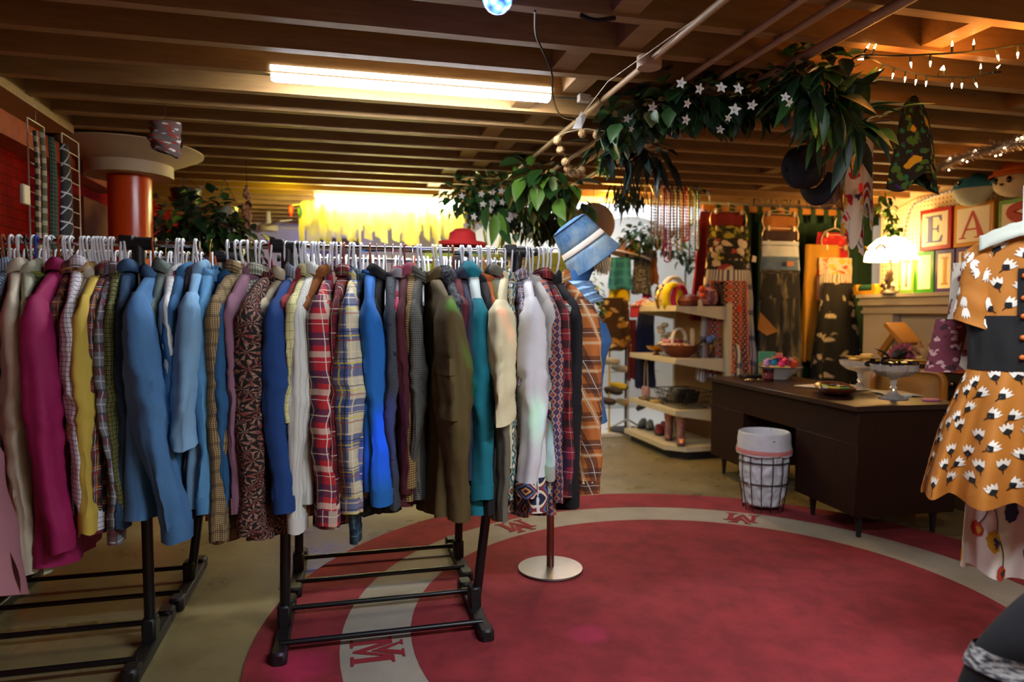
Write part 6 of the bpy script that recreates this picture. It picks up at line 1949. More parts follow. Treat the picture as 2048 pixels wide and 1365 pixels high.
for px, py, yy, col, e, sz in ((905, 640, 2.62, '20ff50', 9, 5), (1085, 830, 2.6, '40ff90', 6, 6), (1015, 700, 2.65, 'ff6030', 5, 5), (930, 800, 2.65, '20ff40', 7, 4), (765, 900, 2.65, '2040ff', 16, 7), (1180, 1275, 0, 'c020ff', 12, 5), (600, 1340, 0, 'c020e0', 12, 7), (1110, 850, 2.6, '6040ff', 8, 5)):
    beam(px, py, yy, col, e, sz)
# warm fairy lights
M_CORD = mat('10180f', .6)
M_FAIRY = glow('ffd9a0', 14)
M_GRNS = mat('1c2a18', .5)
def fairy(label, pts, bulbs, z):
    P_ = spline([at(px, py, z=zz_) for px, py, zz_ in pts], 6)
    o = thing('fairy_lights', label, 'string lights', P_[0])
    MB().tube(P_, .0038, 6).build('cord', M_CORD, o)
    for k, (px, py, dx, dz) in enumerate(bulbs):
        a = at(px, py, z=z)
        d = (RT * dx + V(0, 0, dz)).normalized()
        s_ = MB().tube([a, a + d * .022], .0045, 6).build('bulb_socket', M_GRNS, o)
        MB().tube([a + d * .020, a + d * .029, a + d * .044], [.0034, .0038, .0008], 6).build('bulb', M_FAIRY, s_)
fairy('upper strand of warm fairy lights on a black cord under the ceiling', [(1700, 124, 2.33), (1722, 111, 2.31), (1780, 112, 2.31), (1855, 109, 2.31), (1945, 103, 2.31), (2048, 89, 2.32), (2120, 82, 2.34)],
      [(1727, 107, .5, .8), (1743, 109, .4, .9), (1820, 113, .15, -1), (1861, 111, 0, -1), (1904, 105, 0, 1), (1947, 102, 0, 1), (1992, 99, .3, -1), (2036, 93, 0, -1)], 2.31)
fairy('lower drooping strand of warm fairy lights on a green cord under the ceiling', [(1722, 111, 2.31), (1745, 118, 2.30), (1768, 129, 2.30), (1795, 137, 2.30), (1830, 147, 2.30), (1870, 153, 2.30), (1910, 155, 2.30), (1945, 154, 2.30), (1975, 147, 2.31), (2002, 144, 2.33)],
      [(1738, 117, -1, -.1), (1767, 130, -.5, -.8), (1789, 136, -.2, -1), (1812, 143, -.1, -1), (1834, 149, -.15, -1), (1854, 152, -.1, -1), (1876, 151, .4, .8), (1889, 152, -.1, 1), (1905, 156, -.05, -1), (1924, 156, 0, -1), (1947, 156, .4, -.9), (1961, 149, 0, 1), (1985, 145, .7, .7)], 2.30)
for px, py in ((1760, 140), (1880, 150), (1960, 120), (2040, 110)):
    light('fairy_glow', 'POINT', at(px, py, z=2.27), 1.1, 'ff9a3c', .05)
# tinsel garland
tg_ = thing('tinsel_garland', 'silver tinsel garland with warm lights under the ceiling at the right', 'garland', at(1960, 310, z=2.29))
TP = spline([at(1880, 335, z=2.27), at(1925, 315, z=2.28), at(1985, 296, z=2.28), at(2048, 284, z=2.28), at(2120, 275, z=2.30)], 10)
m = MB()
rq = random.Random(5)
for i in range(1500):
    k = rq.uniform(0, len(TP) - 1.001)
    p = TP[int(k)].lerp(TP[int(k) + 1], k - int(k))
    d = V(rq.gauss(0, 1), rq.gauss(0, 1), rq.gauss(0, 1)).normalized()
    w = d.orthogonal().normalized() * .003
    L = rq.uniform(.035, .066)
    m.add([p - w, p + w, p + d * L + w * .5, p + d * L - w * .5], [(0, 1, 2, 3)])
m.build('tinsel', mat('c8c4c4', .25, .35, .2), tg_)['kind'] = 'stuff'
for k in range(10):
    p = TP[3 + k * 3] + V(rq.uniform(-.03, .03), rq.uniform(-.04, .02), rq.uniform(-.055, .03))
    MB().ball(p, .0055, 6).build('bulb', M_FAIRY, tg_)
light('tinsel_glow', 'POINT', at(1960, 345, z=2.2), .8, 'ffa040', .05)

# ---------------------------------------------------------------- yellow tulle lamp
ty = 6.15
tl = tube_lamp('fluorescent_lamp', 'fluorescent lamp wrapped in torn yellow tulle in the middle distance', -.22, 1.0, ty, 2.29, 110, 'fff8d8')
t = NT('yellow_tulle')
M_TUL2 = t.done('f2ec90', .8, 0, Alpha=.32)
t.b.inputs['Subsurface Weight'].default_value = 0
tr = t.n('BsdfTranslucent')
t.put(tr.inputs[0], 'f6f088')
mx = t.n('MixShader')
t.put(mx.inputs[0], .35)
t.t.links.new(t.b.outputs[0], mx.inputs[1])
t.t.links.new(tr.outputs[0], mx.inputs[2])
t.t.links.new(mx.outputs[0], [n for n in t.t.nodes if n.type == 'OUTPUT_MATERIAL'][0].inputs[0])
m = MB()
for i in range(210):
    x = -.36 + 1.42 * rq.random()
    e = abs((x - .39) / .75) ** 3
    y = ty + rq.uniform(-.07, .07)
    L = rq.uniform(.14, .30) + (.12 if rq.random() < .25 else 0)
    w = rq.uniform(.012, .036)
    ph = rq.uniform(0, 9)
    z1 = 2.32 - .06 * e
    dy = rq.uniform(-.06, .06)
    m.grid(lambda a, b: V(x + (a - .5) * w * (1 + b) + .015 * nz(b * 3, ph, a), y + dy * b + .015 * nz(b * 4, a * 2, ph), z1 - L * b - .02 * (a - .5) * b), 3, 5)
m.build('tulle_strips', M_TUL2, tl, ang=80)['kind'] = 'stuff'
light('tulle_lamp_light', 'POINT', (.4, ty - .1, 2.10), 14, 'fff08a', .3)
light('tulle_lamp_spill', 'POINT', (-.45, ty - .2, 2.2), 5, 'ffe818', .15)
gs = thing('chilli_string', 'string of little chilli ornaments on both sides of the yellow tulle lamp', 'string lights', (-.3, ty, 2.3))
MB().tube([V(-.42, ty - .1, 2.22), V(-.3, ty - .1, 2.24), V(-.2, ty - .1, 2.28)], .004, 5).tube([V(1.0, ty - .1, 2.26), V(1.12, ty - .1, 2.22), V(1.22, ty - .1, 2.25)], .004, 5).build('bead_cord', mat('d8d0b0', .5), gs)
for x, z, c in ((-.43, 2.2, 'c0281c'), (-.36, 2.19, '2c5a28'), (1.14, 2.21, 'c0381c'), (1.05, 2.2, 'd8c43c')):
    MB().lathe([(.002, -.08), (.018, -.04), (.022, 0), (.008, .02)], 10, (x, ty - .1, z)).build('chilli', mat(c, .3), gs)
# ================================================================ column, left wall things, plants
M_COLR = mat('b03a10', .25, 0, .08, 3)
struct(MB().lathe([(.128, 0), (.128, 2.2)], 36, (-1.33, 4.87, 0)).build('pillar', M_COLR))
m = MB()
n_ = 40
v_, f_ = [], []
for i in range(n_):
    a = 2 * pi * i / n_
    c, s_ = cos(a), sin(a)
    k = 1 / max(abs(c), abs(s_))
    v_ += [(-1.33 + .128 * c, 4.87 + .128 * s_, 2.19), (-1.33 + .255 * c, 4.87 + .255 * s_, 2.185), (-1.33 + .255 * c, 4.87 + .255 * s_, 2.26), (-1.33 + .44 * c, 4.85 + .46 * s_, 2.342), (-1.33 + .44 * c, 4.85 + .46 * s_, 2.349)]
for i in range(n_):
    j = (i + 1) % n_
    for q_ in range(4):
        f_.append((i * 5 + q_, j * 5 + q_, j * 5 + q_ + 1, i * 5 + q_ + 1))
m.add(v_, f_)
struct(m.build('pillar_capital', mat('a08868', .6, 0, .15, 5)))
t = None
def wire_grid(label, xa, pxl, pxr, pyt, n, hang):
    y0, y1 = at(pxl, 300, x=xa).y, at(pxr, 300, x=xa).y
    zt2 = at(pxr, pyt, x=xa).z
    o = thing('wire_grid', label, 'wire panel', (xa, y0, 1.0))
    m = MB()
    for y in (y0, y1):
        m.tube([(xa, y, zt2), (xa, y, 1.0)], .004, 6)
    for k in range(n):
        z = zt2 - k * (zt2 - 1.0) / (n - 1)
        m.tube([(xa, y0, z), (xa, y1, z)], .003, 5)
    m.build('grid_wires', mat('c8b8a0', .4), o)
    MB().tube([(xa, (y0 + y1) / 2, zt2), (xa, (y0 + y1) / 2, 2.30)], .0015, 4).build('hang_wire', M_CHR, o)
    return y0, y1, zt2
ya0, ya1, za_ = wire_grid('narrow wire grid panel nearest the left edge with patterned neckties', -1.44, 56, 89, 256, 19, 58)
yb0, yb1, zb_ = wire_grid('narrow wire grid panel beside the red column', -1.44, 124, 157, 287, 17, 115)
def tie(label, px1, px2, pyt, m, w=.045):
    x = -1.41
    a = at((px1 + px2) / 2, pyt, x=x)
    wy = abs(at(px2, pyt, x=x).y - at(px1, pyt, x=x).y) / 2
    def fn(u, v):
        k = .45 + .55 * v
        return V(x + .012 * sin(pi * u) + .004 * sin(v * 9), a.y + wy * (u * 2 - 1) * k + .04 * v, a.z - .95 * v)
    o = thing('necktie', label, 'necktie', a)
    MB().grid(fn, 6, 20, uvf=lambda u, v: (u * .1, v * .95)).build('tie_blade', m, o, solid=.006, ang=80)
tie('cream and black patterned necktie on the left wire grid', 62, 74, 262, hound('b0a080', '1c1c18', .05))
tie('olive and grey striped necktie on the left wire grid', 76, 86, 262, plaid('5a5a40', [('v', .06, .5, .4, 'a8a48c', .8)]))
tie('dark green necktie with tiny dots between the wire grids', 90, 113, 276, plaid('0e1c16', [('b', .02, .5, .2, '4a6a58', .5)]))
tie('navy necktie with white zigzag lines between the wire grids', 110, 146, 290, plaid('0f1426', [('b', .075, .5, .12, 'b8b8c8', .85)], skew=.9))
p = at(50, 390, x=-1.42)
simple('clip_box', 'small pale plastic clip box on the edge of the left wire grid', 'box', MB().bbox(p - V(.01, .04, .045), p + V(.012, .03, .045), .006), mat('b8a890', .5))
# plastic bag tied to the joists
q = at(330, 262, y=3.75)
bgp = thing('plastic_bag', 'clear plastic bag with red contents hanging under the joists by the column', 'bag', q)
MB().grid(lambda u, v: q + V(.075 * cos(2 * pi * u) * (1 - .5 * max(0, v - .6)) + .018 * nz(u * 6, v * 4, 1), .05 * sin(2 * pi * u) + .018 * nz(u * 6, v * 4, 8), .04 - .15 * v - .02 * cos(2 * pi * u) * v), 30, 14).build('bag_body', floral('5c504c', [('8a2c20', 9, .45), ('c0b8b0', 7, .3)], 12), bgp, ang=80)
MB().tube([q + V(0, 0, .03), V(q.x, q.y, ZJ + .24)], .002, 5).build('string', M_BLKP, bgp)
M_LEAFD = mat('16301a', .45, 0, .4, 12)
M_LEAFM = mat('2c5424', .45, 0, .4, 12)
M_LEAFL = mat('5f8a2c', .45, 0, .3, 12)
M_LEAFB = mat('1a3230', .4, 0, .3, 12)
M_LEAFV = mat('8aa060', .5, 0, .3, 10)
M_STEM = mat('3a2c1a', .8, 0, .3)
M_FLW = mat('bdb8ae', .6, 0, .06)
def foliage(mb, pts, n, spread, L, W, hang=.4, bend=.25, rs=1):
    r = random.Random(rs)
    for i in range(n):
        k = r.uniform(0, len(pts) - 1.001)
        p = pts[int(k)].lerp(pts[int(k) + 1], k - int(k))
        o = V(r.gauss(0, 1), r.gauss(0, 1), r.gauss(0, 1) - .2)
        o = o.normalized() * spread * r.random() ** .6
        d = (o.normalized() + V(r.uniform(-.6, .6), r.uniform(-.6, .6), -hang + r.uniform(-.5, .4))).normalized()
        s_ = r.uniform(.7, 1.2)
        mb.leaf(p + o, d, V(r.uniform(-.4, .4), r.uniform(-.4, .4), 1), L * s_, W * s_, bend, 4)
    return mb
def star(c, r, nrm, n=5):
    mb = MB()
    n0 = V(*nrm).normalized()
    a0 = n0.orthogonal().normalized()
    b0 = n0.cross(a0)
    for k in range(n):
        a = 2 * pi * k / n
        d = a0 * cos(a) + b0 * sin(a)
        mb.leaf(c, d + n0 * .25, n0, r, r * .62, .15, 3)
    mb.ball(c + n0 * .004, r * .16, 6)
    return mb
HANGING = {'monstera_cluster', 'white_blossom_vine', 'broad_leaf_plant', 'hanging_moss', 'dark_leaf_spray', 'fern_tuft', 'bay_branch'}
def vine(name, label, cat, px, leaves, flowers=(), stem_r=.004, zp=None):
    """px: list of (px, py, z or None, y or None); leaves: list of (n, spread, L, W, hang, material)"""
    pts = []
    for (a, b, z, y) in px:
        pts.append(at(a, b, z=z) if z is not None else at(a, b, y=y))
    sp = spline(pts, 5) if len(pts) > 1 else [pts[0], pts[0] + V(.01, 0, 0)]
    o = thing(name, label, cat, sp[0])
    MB().tube(sp, stem_r, 6).build('stem', M_STEM, o)
    for i, (n, s_, L, W, hg_, mm) in enumerate(leaves):
        foliage(MB(), sp, n, s_, L, W, hg_, .25, i + len(label)).build('leaves', mm, o, ang=80)
    if name in HANGING:
        MB().tube([sp[0], V(sp[0].x, sp[0].y, ZJ + .24)], .0015, 4).build('tie_wire', M_BLKP, o)
    for (a, b, z, y, r) in flowers:
        c = at(a, b, z=z) if z is not None else at(a, b, y=y)
        star(c, r, (R.uniform(-.4, .4), -1, R.uniform(-.7, .3))).build('flower', M_FLW, o, ang=80)
    return o
zf = 2.27
vine('ivy_garland', 'dark ivy garland with white star flowers wound along the ceiling pipes', 'garland',
     [(1235, 262, 2.27, None), (1265, 228, 2.27, None), (1320, 205, 2.28, None), (1400, 188, 2.28, None), (1470, 205, 2.28, None), (1540, 190, 2.28, None), (1600, 160, 2.29, None), (1650, 135, 2.30, None)],
     [(240, .12, .095, .075, .5, M_LEAFD), (170, .12, .09, .075, .5, M_LEAFM), (16, .08, .07, .07, .6, M_LEAFV)],
     [(1362, 166, None, 2.15, .019), (1398, 178, None, 2.3, .021), (1442, 176, None, 2.2, .022), (1476, 178, None, 2.2, .022), (1304, 214, None, 2.6, .022), (1254, 238, None, 2.75, .019), (1374, 207, None, 2.4, .019), (1371, 240, None, 2.5, .022), (1440, 260, None, 2.5, .019), (1469, 220, None, 2.3, .025), (1504, 210, None, 2.3, .021), (1570, 195, None, 2.2, .019), (1578, 205, None, 2.2, .019), (1456, 236, None, 2.4, .016), (1262, 258, None, 2.9, .016)])
vine('bay_branch', 'branch of long dark green leaves hanging from the thick pipe at the right', 'branch',
     [(1590, 140, 2.30, None), (1620, 170, 2.25, None), (1660, 205, None, 2.45), (1700, 240, None, 2.5), (1735, 262, None, 2.55)],
     [(40, .09, .21, .055, .25, M_LEAFD), (40, .10, .20, .055, .3, M_LEAFM), (14, .08, .15, .045, .6, M_LEAFL)], stem_r=.007)
simple('bare_twig', 'bare dark twig holding the cap and scarves', 'twig', MB().tube(spline([at(1600, 285, y=2.75), at(1640, 276, y=2.7), at(1690, 270, y=2.65), at(1740, 245, y=2.6), at(1780, 240, y=2.6)]), .006, 6).tube([at(1650, 275, y=2.7), at(1625, 300, y=2.72)], .004, 5).tube([at(1700, 262, y=2.65), at(1660, 296, y=2.68)], .004, 5), mat('1c1410', .8))
vine('dark_leaf_spray', 'spray of long pointed blue-green leaves under the pipe behind the wicker balls', 'spray',
     [(1195, 290, None, 3.5), (1235, 285, None, 3.5), (1280, 300, None, 3.5), (1320, 312, None, 3.5)], [(44, .10, .20, .042, .3, M_LEAFB), (14, .08, .16, .05, .5, M_LEAFD)])
vine('fern_tuft', 'small yellow-green fern tuft under the pipe', 'fern', [(1205, 320, None, 3.7), (1215, 340, None, 3.7)], [(90, .05, .035, .018, 1.2, M_LEAFL)])
vine('monstera_cluster', 'cluster of large green and lime leaves hanging mid-room beside the pipe', 'hanging plant',
     [(1060, 350, None, 4.4), (1100, 360, None, 4.3), (1140, 390, None, 4.3)], [(26, .15, .19, .13, .5, M_LEAFM), (22, .15, .15, .09, .6, M_LEAFL), (9, .10, .17, .05, 1.2, M_LEAFV), (60, .16, .08, .05, .6, M_LEAFD)])
vine('white_blossom_vine', 'bushy vine of pale blossoms right of the yellow tulle lamp', 'hanging plant',
     [(925, 400, None, 5.0), (960, 390, None, 5.0), (1010, 395, None, 4.9), (1040, 420, None, 4.9)], [(300, .19, .075, .055, .5, M_LEAFM), (200, .19, .06, .045, .5, M_LEAFD), (60, .17, .05, .04, .3, M_LEAFV)],
     [(R.uniform(920, 1050), R.uniform(375, 460), None, 4.72, .026) for _ in range(22)])
vine('broad_leaf_plant', 'two broad pointed green leaves hanging below the blossom vine', 'leaf', [(985, 425, None, 4.7), (1000, 430, None, 4.7)], [(5, .07, .27, .11, 2.2, M_LEAFM), (3, .05, .24, .10, 2.4, M_LEAFL)])
vine('hanging_moss', 'dark mossy greenery hanging behind the lantern', 'hanging plant', [(1050, 430, None, 5.3), (1100, 445, None, 5.3), (1140, 430, None, 5.3)], [(420, .19, .09, .03, 1.3, M_LEAFD), (150, .17, .09, .035, 1.3, M_LEAFM)])
vine('trailing_fern', 'dark trailing fern strands between the lantern and the necklaces', 'fern', [(1235, 385, None, 5.1), (1260, 380, None, 5.1), (1285, 378, None, 5.1)], [(130, .10, .16, .014, 3, M_LEAFD), (50, .09, .14, .012, 3, M_LEAFM)])
vine('ceiling_garland', 'thin leafy garland at the ceiling edge above the necklaces', 'garland', [(1310, 372, None, 5.3), (1370, 375, None, 5.3), (1410, 380, None, 5.3)], [(60, .07, .07, .03, .4, M_LEAFD), (16, .06, .05, .03, .4, M_LEAFL)])
vine('driftwood_garland', 'dry twig garland over the curtain rod', 'garland', [(1500, 385, None, 5.6), (1560, 388, None, 5.6), (1610, 395, None, 5.6)], [(50, .07, .10, .012, .1, M_STEM)], stem_r=.012)
vine('mantel_ivy', 'light green ivy trailing beside the mantel lamp', 'ivy', [(1770, 385, None, 5.0), (1778, 430, None, 5.0), (1790, 470, None, 5.0)], [(46, .05, .07, .055, .8, M_LEAFL), (20, .05, .06, .05, .8, M_LEAFM)])
# potted plants at the left
for i, (px, py, r, c, lb) in enumerate(((372, 385, .115, '2c2c26', 'dark hanging pot behind the red column'), (450, 420, .10, '8a8a80', 'silver hanging pot behind the red column'))):
    q = at(px, py, y=5.7)
    o = thing('hanging_pot', lb, 'pot', q)
    MB().lathe([(.02, -.15), (r * .75, -.12), (r * .95, 0), (r, .02), (r * .94, .02), (r * .7, -.08), (.001, -.08)], 24, q).build('pot_body', mat(c, .3, .4 if i else 0), o)
    for k in range(3):
        a = k * 2.1
        MB().tube([q + V(r * cos(a), r * sin(a), .02), V(q.x, q.y, ZJ - .0)], .002, 4).build('hang_wire', M_BLKP, o)
vine('leafy_houseplant', 'large dark bushy plant between the red column and the spiral ornament', 'plant', [(330, 470, None, 5.5), (380, 440, None, 5.4), (430, 450, None, 5.4), (480, 475, None, 5.4)],
     [(300, .26, .10, .075, .5, M_LEAFD), (90, .24, .09, .07, .5, M_LEAFM), (36, .2, .09, .07, .6, M_LEAFL)])
pq = at(400, 470, y=5.4)
o = thing('plant_tub', 'dark floor tub holding the bushy plant behind the racks', 'pot', (pq.x, pq.y, 0))
MB().lathe([(.001, 0), (.17, 0), (.22, .45), (.20, .45), (.18, .4), (.001, .4)], 24, (pq.x, pq.y, 0)).build('pot_body', mat('2a221c', .6), o)
for k in range(4):
    MB().tube([(pq.x + .05 * cos(k * 1.6), pq.y + .05 * sin(k * 1.6), .4), (pq.x + .25 * cos(k * 1.6), pq.y + .12 * sin(k * 1.6), 1.0), (pq.x + .4 * cos(k * 1.6), pq.y + .15 * sin(k * 1.6), 1.75)], .015, 6).build('stem', M_STEM, o)
q = at(494, 415, y=5.0)
o = thing('spiral_ornament', 'brown mottled twisted spiral hanging beside the bushy plant', 'ornament', q)
MB().grid(lambda u, v: q + V((.028 * sin(pi * v) ** .6 + .004) * cos(v * 14 + pi * u), (.028 * sin(pi * v) ** .6 + .004) * sin(v * 14 + pi * u), .15 - .30 * v), 8, 60).build('twist', floral('5a3018', [('b88a5c', 20, .45)], 16), o, solid=.004, ang=80)
MB().tube([q + V(0, 0, .15), V(q.x, q.y, ZJ + .24)], .002, 4).build('string', M_BLKP, o)
# wicker ball garland
M_WICK = NT('wicker')
c = M_WICK.mix(M_WICK.step(M_WICK.vor(70, M_WICK.obj(), 'DISTANCE_TO_EDGE')[0], .0, .12), 'd8bc8a', '8a6434')
M_WICK = M_WICK.done(c, .7)
wb_ = [(1303, 265), (1262, 273), (1230, 272), (1194, 270), (1165, 267), (1115, 281), (1121, 300), (1131, 324), (1136, 337), (1145, 347), (1154, 347), (1164, 341)]
o = thing('wicker_ball_string', 'string of straw coloured wicker balls draped from the pipe', 'string lights', at(1165, 267, z=2.2))
wp_ = [at(px, py, y=3.25 + .02 * i) for i, (px, py) in enumerate(wb_)]
MB().tube(spline([p + V(0, 0, .022) for p in wp_], 5), .0018, 5).build('cord', mat('c8b890', .6), o)
for p in wp_:
    MB().ball(p, .0225, 14).build('wicker_ball', M_WICK, o)
# ---------------------------------------------------------------- scarves and cap
def scarf(name, label, px, pyt, pyb, y, w, m, pl=5, ph=0, ragged=.05, w1=.02):
    a, b = at(px, pyt, y=y), at(px, pyb, y=y)
    o = thing(name, label, 'scarf', a)
    L = a.z - b.z
    def fn(u, v):
        an = 2 * pi * u
        r = w1 + (w - w1) * v ** .42
        k = 1 + .22 * sin(an * pl + ph) * v + .15 * nz(cos(an) * 2 + ph, sin(an) * 2, v * 2)
        hem = ragged * (sin(an * 2 + ph) + .7 * sin(an * 3 + 2 * ph)) * max(0, v - .5) * 2
        return a + V(r * k * cos(an) + .02 * nz(v * 3, ph, 1), r * k * .5 * sin(an), -L * v - hem)
    MB().grid(fn, 80, 24, uvf=lambda u, v: (u * w * 5, v * L)).build('scarf_cloth', m, o, ang=80)
    MB().ball(a, .018, 10, (1.2, 1, 1.2)).build('knot', m, o)
    MB().tube([a, V(a.x, a.y, max(a.z + .02, ZJ + .005))], .002, 4).build('hang_loop', M_BLKP, o)
    return o
M_SUN = floral('12160e', [('3f6a24', 19, .42), ('1a6a4a', 23, .3), ('c8a018', 13, .34), ('34206a', 15, .22)], 12)
scarf('silk_scarf', 'dark green silk scarf with yellow sunflowers hanging from the joists', 1828, 200, 372, 2.80, .125, M_SUN, 4, 1.3, .03)
cs_ = scarf('silk_scarf', 'long cream scarf with red and yellow label prints hanging left of the sunflower scarf', 1712, 268, 475, 3.05, .062, floral('c8c0ac', [('a8181c', 13, .40), ('c8941c', 11, .36), ('2c2a4a', 10, .26)], 10), 3, .4, .06)
scarf('silk_scarf', 'narrow white and mustard scarf hanging beside the long cream scarf', 1738, 262, 440, 3.08, .035, floral('c0b8a4', [('b8841c', 13, .38), ('8a1a1c', 11, .33)], 10), 3, 2.2, .05)
t = NT('sheer_brown')
M_SHEER = t.done('3a1c10', .5, 0, Alpha=.82)
scarf('sheer_scarf', 'sheer dark brown beaded scarf hanging from the twig', 1668, 285, 412, 2.95, .060, M_SHEER, 4, .9, .02, .03)
p = at(1722, 375, y=2.95)
MB().poly([p + V(-.012, 0, -.02), p + V(.012, 0, -.02), p + V(.012, 0, .014), p + V(.006, 0, .022), p + V(-.006, 0, .022), p + V(-.012, 0, .014)], (0, .002, 0)).tube([p + V(0, 0, .02), p + V(0, 0, .16)], .001, 4).build('price_tag', mat('e0302c', .5), cs_)['label'] = 'bright red price tag on a string'
cq = at(1606, 335, y=2.85)
cx_ = (V(0, 0, -1) + RT * .22).normalized()
cz_ = (-RT - FW * .35).normalized()
cy_ = cz_.cross(cx_).normalized()
cz_ = cx_.cross(cy_)
CMx = Matrix.Translation(cq) @ Matrix((cx_, cy_, cz_)).transposed().to_4x4()
cp_ = thing('baseball_cap', 'navy baseball cap hanging by its strap from the twig', 'cap', cq)
CAPM = mat('10141f', .85, 0, .2, 30)
MB().lathe([(.085, -.04), (.088, .0), (.080, .05), (.05, .085), (.001, .098)], 28, M=CMx @ Matrix.Identity(4), sx=1.15, cap=False).build('crown', CAPM, cp_, solid=.003)
def bill(u, v):
    an = radians(-62 + 124 * u)
    r0, r1 = .092, .092 + .075 * cos(an) ** .5
    r = r0 + (r1 - r0) * v
    return CMx @ V(r * cos(an) * 1.15, r * sin(an), -.04 - .02 * v - .02 * (sin(an)) ** 2)
MB().grid(bill, 20, 6).build('bill', CAPM, cp_, solid=.004)
MB().ball(CMx @ V(0, 0, .1), .008, 8).build('top_button', CAPM, cp_)
MB().tube([CMx @ V(-.098 * cos(a) , .088 * sin(a), -.035) for a in [radians(-40 + 8 * i) for i in range(11)]], .005, 5).build('strap', CAPM, cp_)
MB().box((-.012, -.002, -.012), (.012, .002, .012), CMx @ Matrix.Translation((.06, -.068, .0))).build('patch', mat('3a4050', .7), cp_)
# ---------------------------------------------------------------- necklaces
nb = thing('necklace_bar', 'thin metal bar under the ceiling carrying the bead necklaces', 'bar', (2.6, 5.15, 2.33))
yN = 5.15
xa, xb = at(1296, 380, y=yN).x, at(1398, 380, y=yN).x
zB = at(1345, 372, y=yN).z
MB().tube([(xa, yN, zB), (xb, yN, zB)], .006, 8).build('bar_rod', M_CHR, nb)
for x in (xa + .03, xb - .03):
    MB().tube([(x, yN, zB), (x, yN, ZJ + .01)], .004, 6).build('hook', M_CHR, nb)
NC = [('8a8a90', 'grey'), ('b8b0a0', 'pearl'), ('c8b090', 'cream bead'), ('a8a8b0', 'silver'), ('c09838', 'gold'), ('b89a80', 'beige'), ('9a2a6a', 'magenta'), ('a8a098', 'pale shell'), ('c82090', 'fuchsia'), ('7a5a34', 'bronze'), ('8a7a58', 'olive bead'), ('b8b8b8', 'crystal'), ('5a4030', 'brown'), ('c8a41c', 'yellow'), ('3a6a7a', 'teal'), ('b0481c', 'rust'), ('c01c14', 'scarlet'), ('b8301c', 'red coral'), ('9ab02c', 'lime'), ('e0c018', 'bright yellow'), ('5a2a4a', 'plum'), ('6a8a90', 'blue-grey')]
for i, (c, nm) in enumerate(NC):
    x = xa + .02 + (xb - xa - .04) * (i + .5) / len(NC)
    L = [.46, .40, .36, .42, .50, .38, .52, .44, .60, .40, .46, .36, .42, .50, .54, .44, .40, .42, .30, .26, .58, .50][i]
    y = yN - .02 + .02 * (i % 3)
    w = .014 + .006 * (i % 3)
    n = int(L / .012)
    pts = [V(x - w * min(1, k / 6), y - .008, zB + .006 - L * k / n) for k in range(n + 1)] + [V(x - w * cos(pi * k / 6) , y - .008, zB - L - .02 * sin(pi * k / 6)) for k in range(1, 6)] + [V(x + w * min(1, k / 6), y + .008 - .016 * k / n, zB + .006 - L * k / n) for k in range(n, -1, -1)]
    big = .010 if i % 4 == 1 else .0075
    simple('bead_necklace', 'long %s necklace hanging in the row of necklaces under the ceiling' % nm, 'necklace', MB().tube(pts, [big if k % 2 else big * .45 for k in range(len(pts))], 6), mat(c, .25, .5 if i % 3 == 0 else 0, .3, 120), ang=80)
# ================================================================ far end of the room
tube_lamp('fluorescent_lamp', 'bare white tube lamp in the bright far room', 2.0, 3.2, 7.6, 2.72, 22, 'f4f8ff')
light('far_room_light', 'AREA', (3.0, 7.4, 2.95), 22, 'f0f6ff', 1.6, shape='RECTANGLE', size_y=.8)
cn = thing('white_canopy', 'white scalloped canopy hanging in the bright far room', 'canopy', (2.9, 7.2, 2.3))
MB().grid(lambda u, v: V(1.75 + 2.4 * u, 7.25 + .25 * v, 2.30 + .30 * v + .16 * abs(sin(u * pi * 2.5)) * (1 - v) - .06 * (1 - v)), 60, 8).build('canopy_cloth', mat('dcdee0', .8, 0, .03), cn, solid=.006, ang=80)
for x in (1.8, 4.1):
    MB().tube([(x, 7.3, 0), (x, 7.3, 2.4)], .02, 8).build('post', mat('d0d0d0', .5), cn)
struct(MB().box((1.70, 6.75, 0), (4.2, 8.55, .03)).build('floor_platform', mat('dcdcd8', .5, 0, .05, 3)))
# olive plank partition
t = NT('olive_planks')
sp = t.n('SeparateXYZ')
t.put(sp.inputs[0], t.obj())
g_ = t.math('FRACT', t.math('MULTIPLY', sp.outputs[2], 5.5))
M_OLP = t.done(t.mix(t.step(g_, .06, .02), '5c6a22', '2c3410'), .6)
x0, x1 = at(850, 560, y=7.0).x, at(1136, 560, y=7.0).x
struct(MB().box((x0, 7.0, 0), (x1, 7.06, at(1000, 503, y=7.0).z)).build('partition', M_OLP))
pq = at(1030, 545, y=6.9)
pf = thing('framed_picture', 'small black framed picture on the olive partition', 'picture', pq)
MB().bbox(pq - V(.12, .0, .16), pq + V(.12, .03, .16), .008).build('frame', M_BLKP, pf)
MB().box(pq - V(.09, .004, .13), pq + V(.09, -.001, .13)).build('print', floral('a8a498', [('1a1a1a', 6, .5)], 8), pf)
pq = at(675, 482, y=8.6)
simple('dark_poster', 'dark maroon poster on the bluish back wall under the tulle lamp', 'poster', MB().box(pq - V(.24, .0, .5), pq + V(.26, -.02, .03)), mat('3a1620', .6))
light('blue_wall_light', 'POINT', (-.2, 8.2, 2.0), 4, '5a70ff', .1)
fn_ = thing('ceiling_fan', 'pale ceiling fan in front of the bluish back wall', 'fan', (-.75, 7.4, 2.2))
MB().lathe([(.001, -.06), (.09, -.05), (.10, 0), (.03, .03), (.02, .15)], 20, (-.75, 7.4, 2.2)).build('motor', mat('b0a890', .5), fn_)
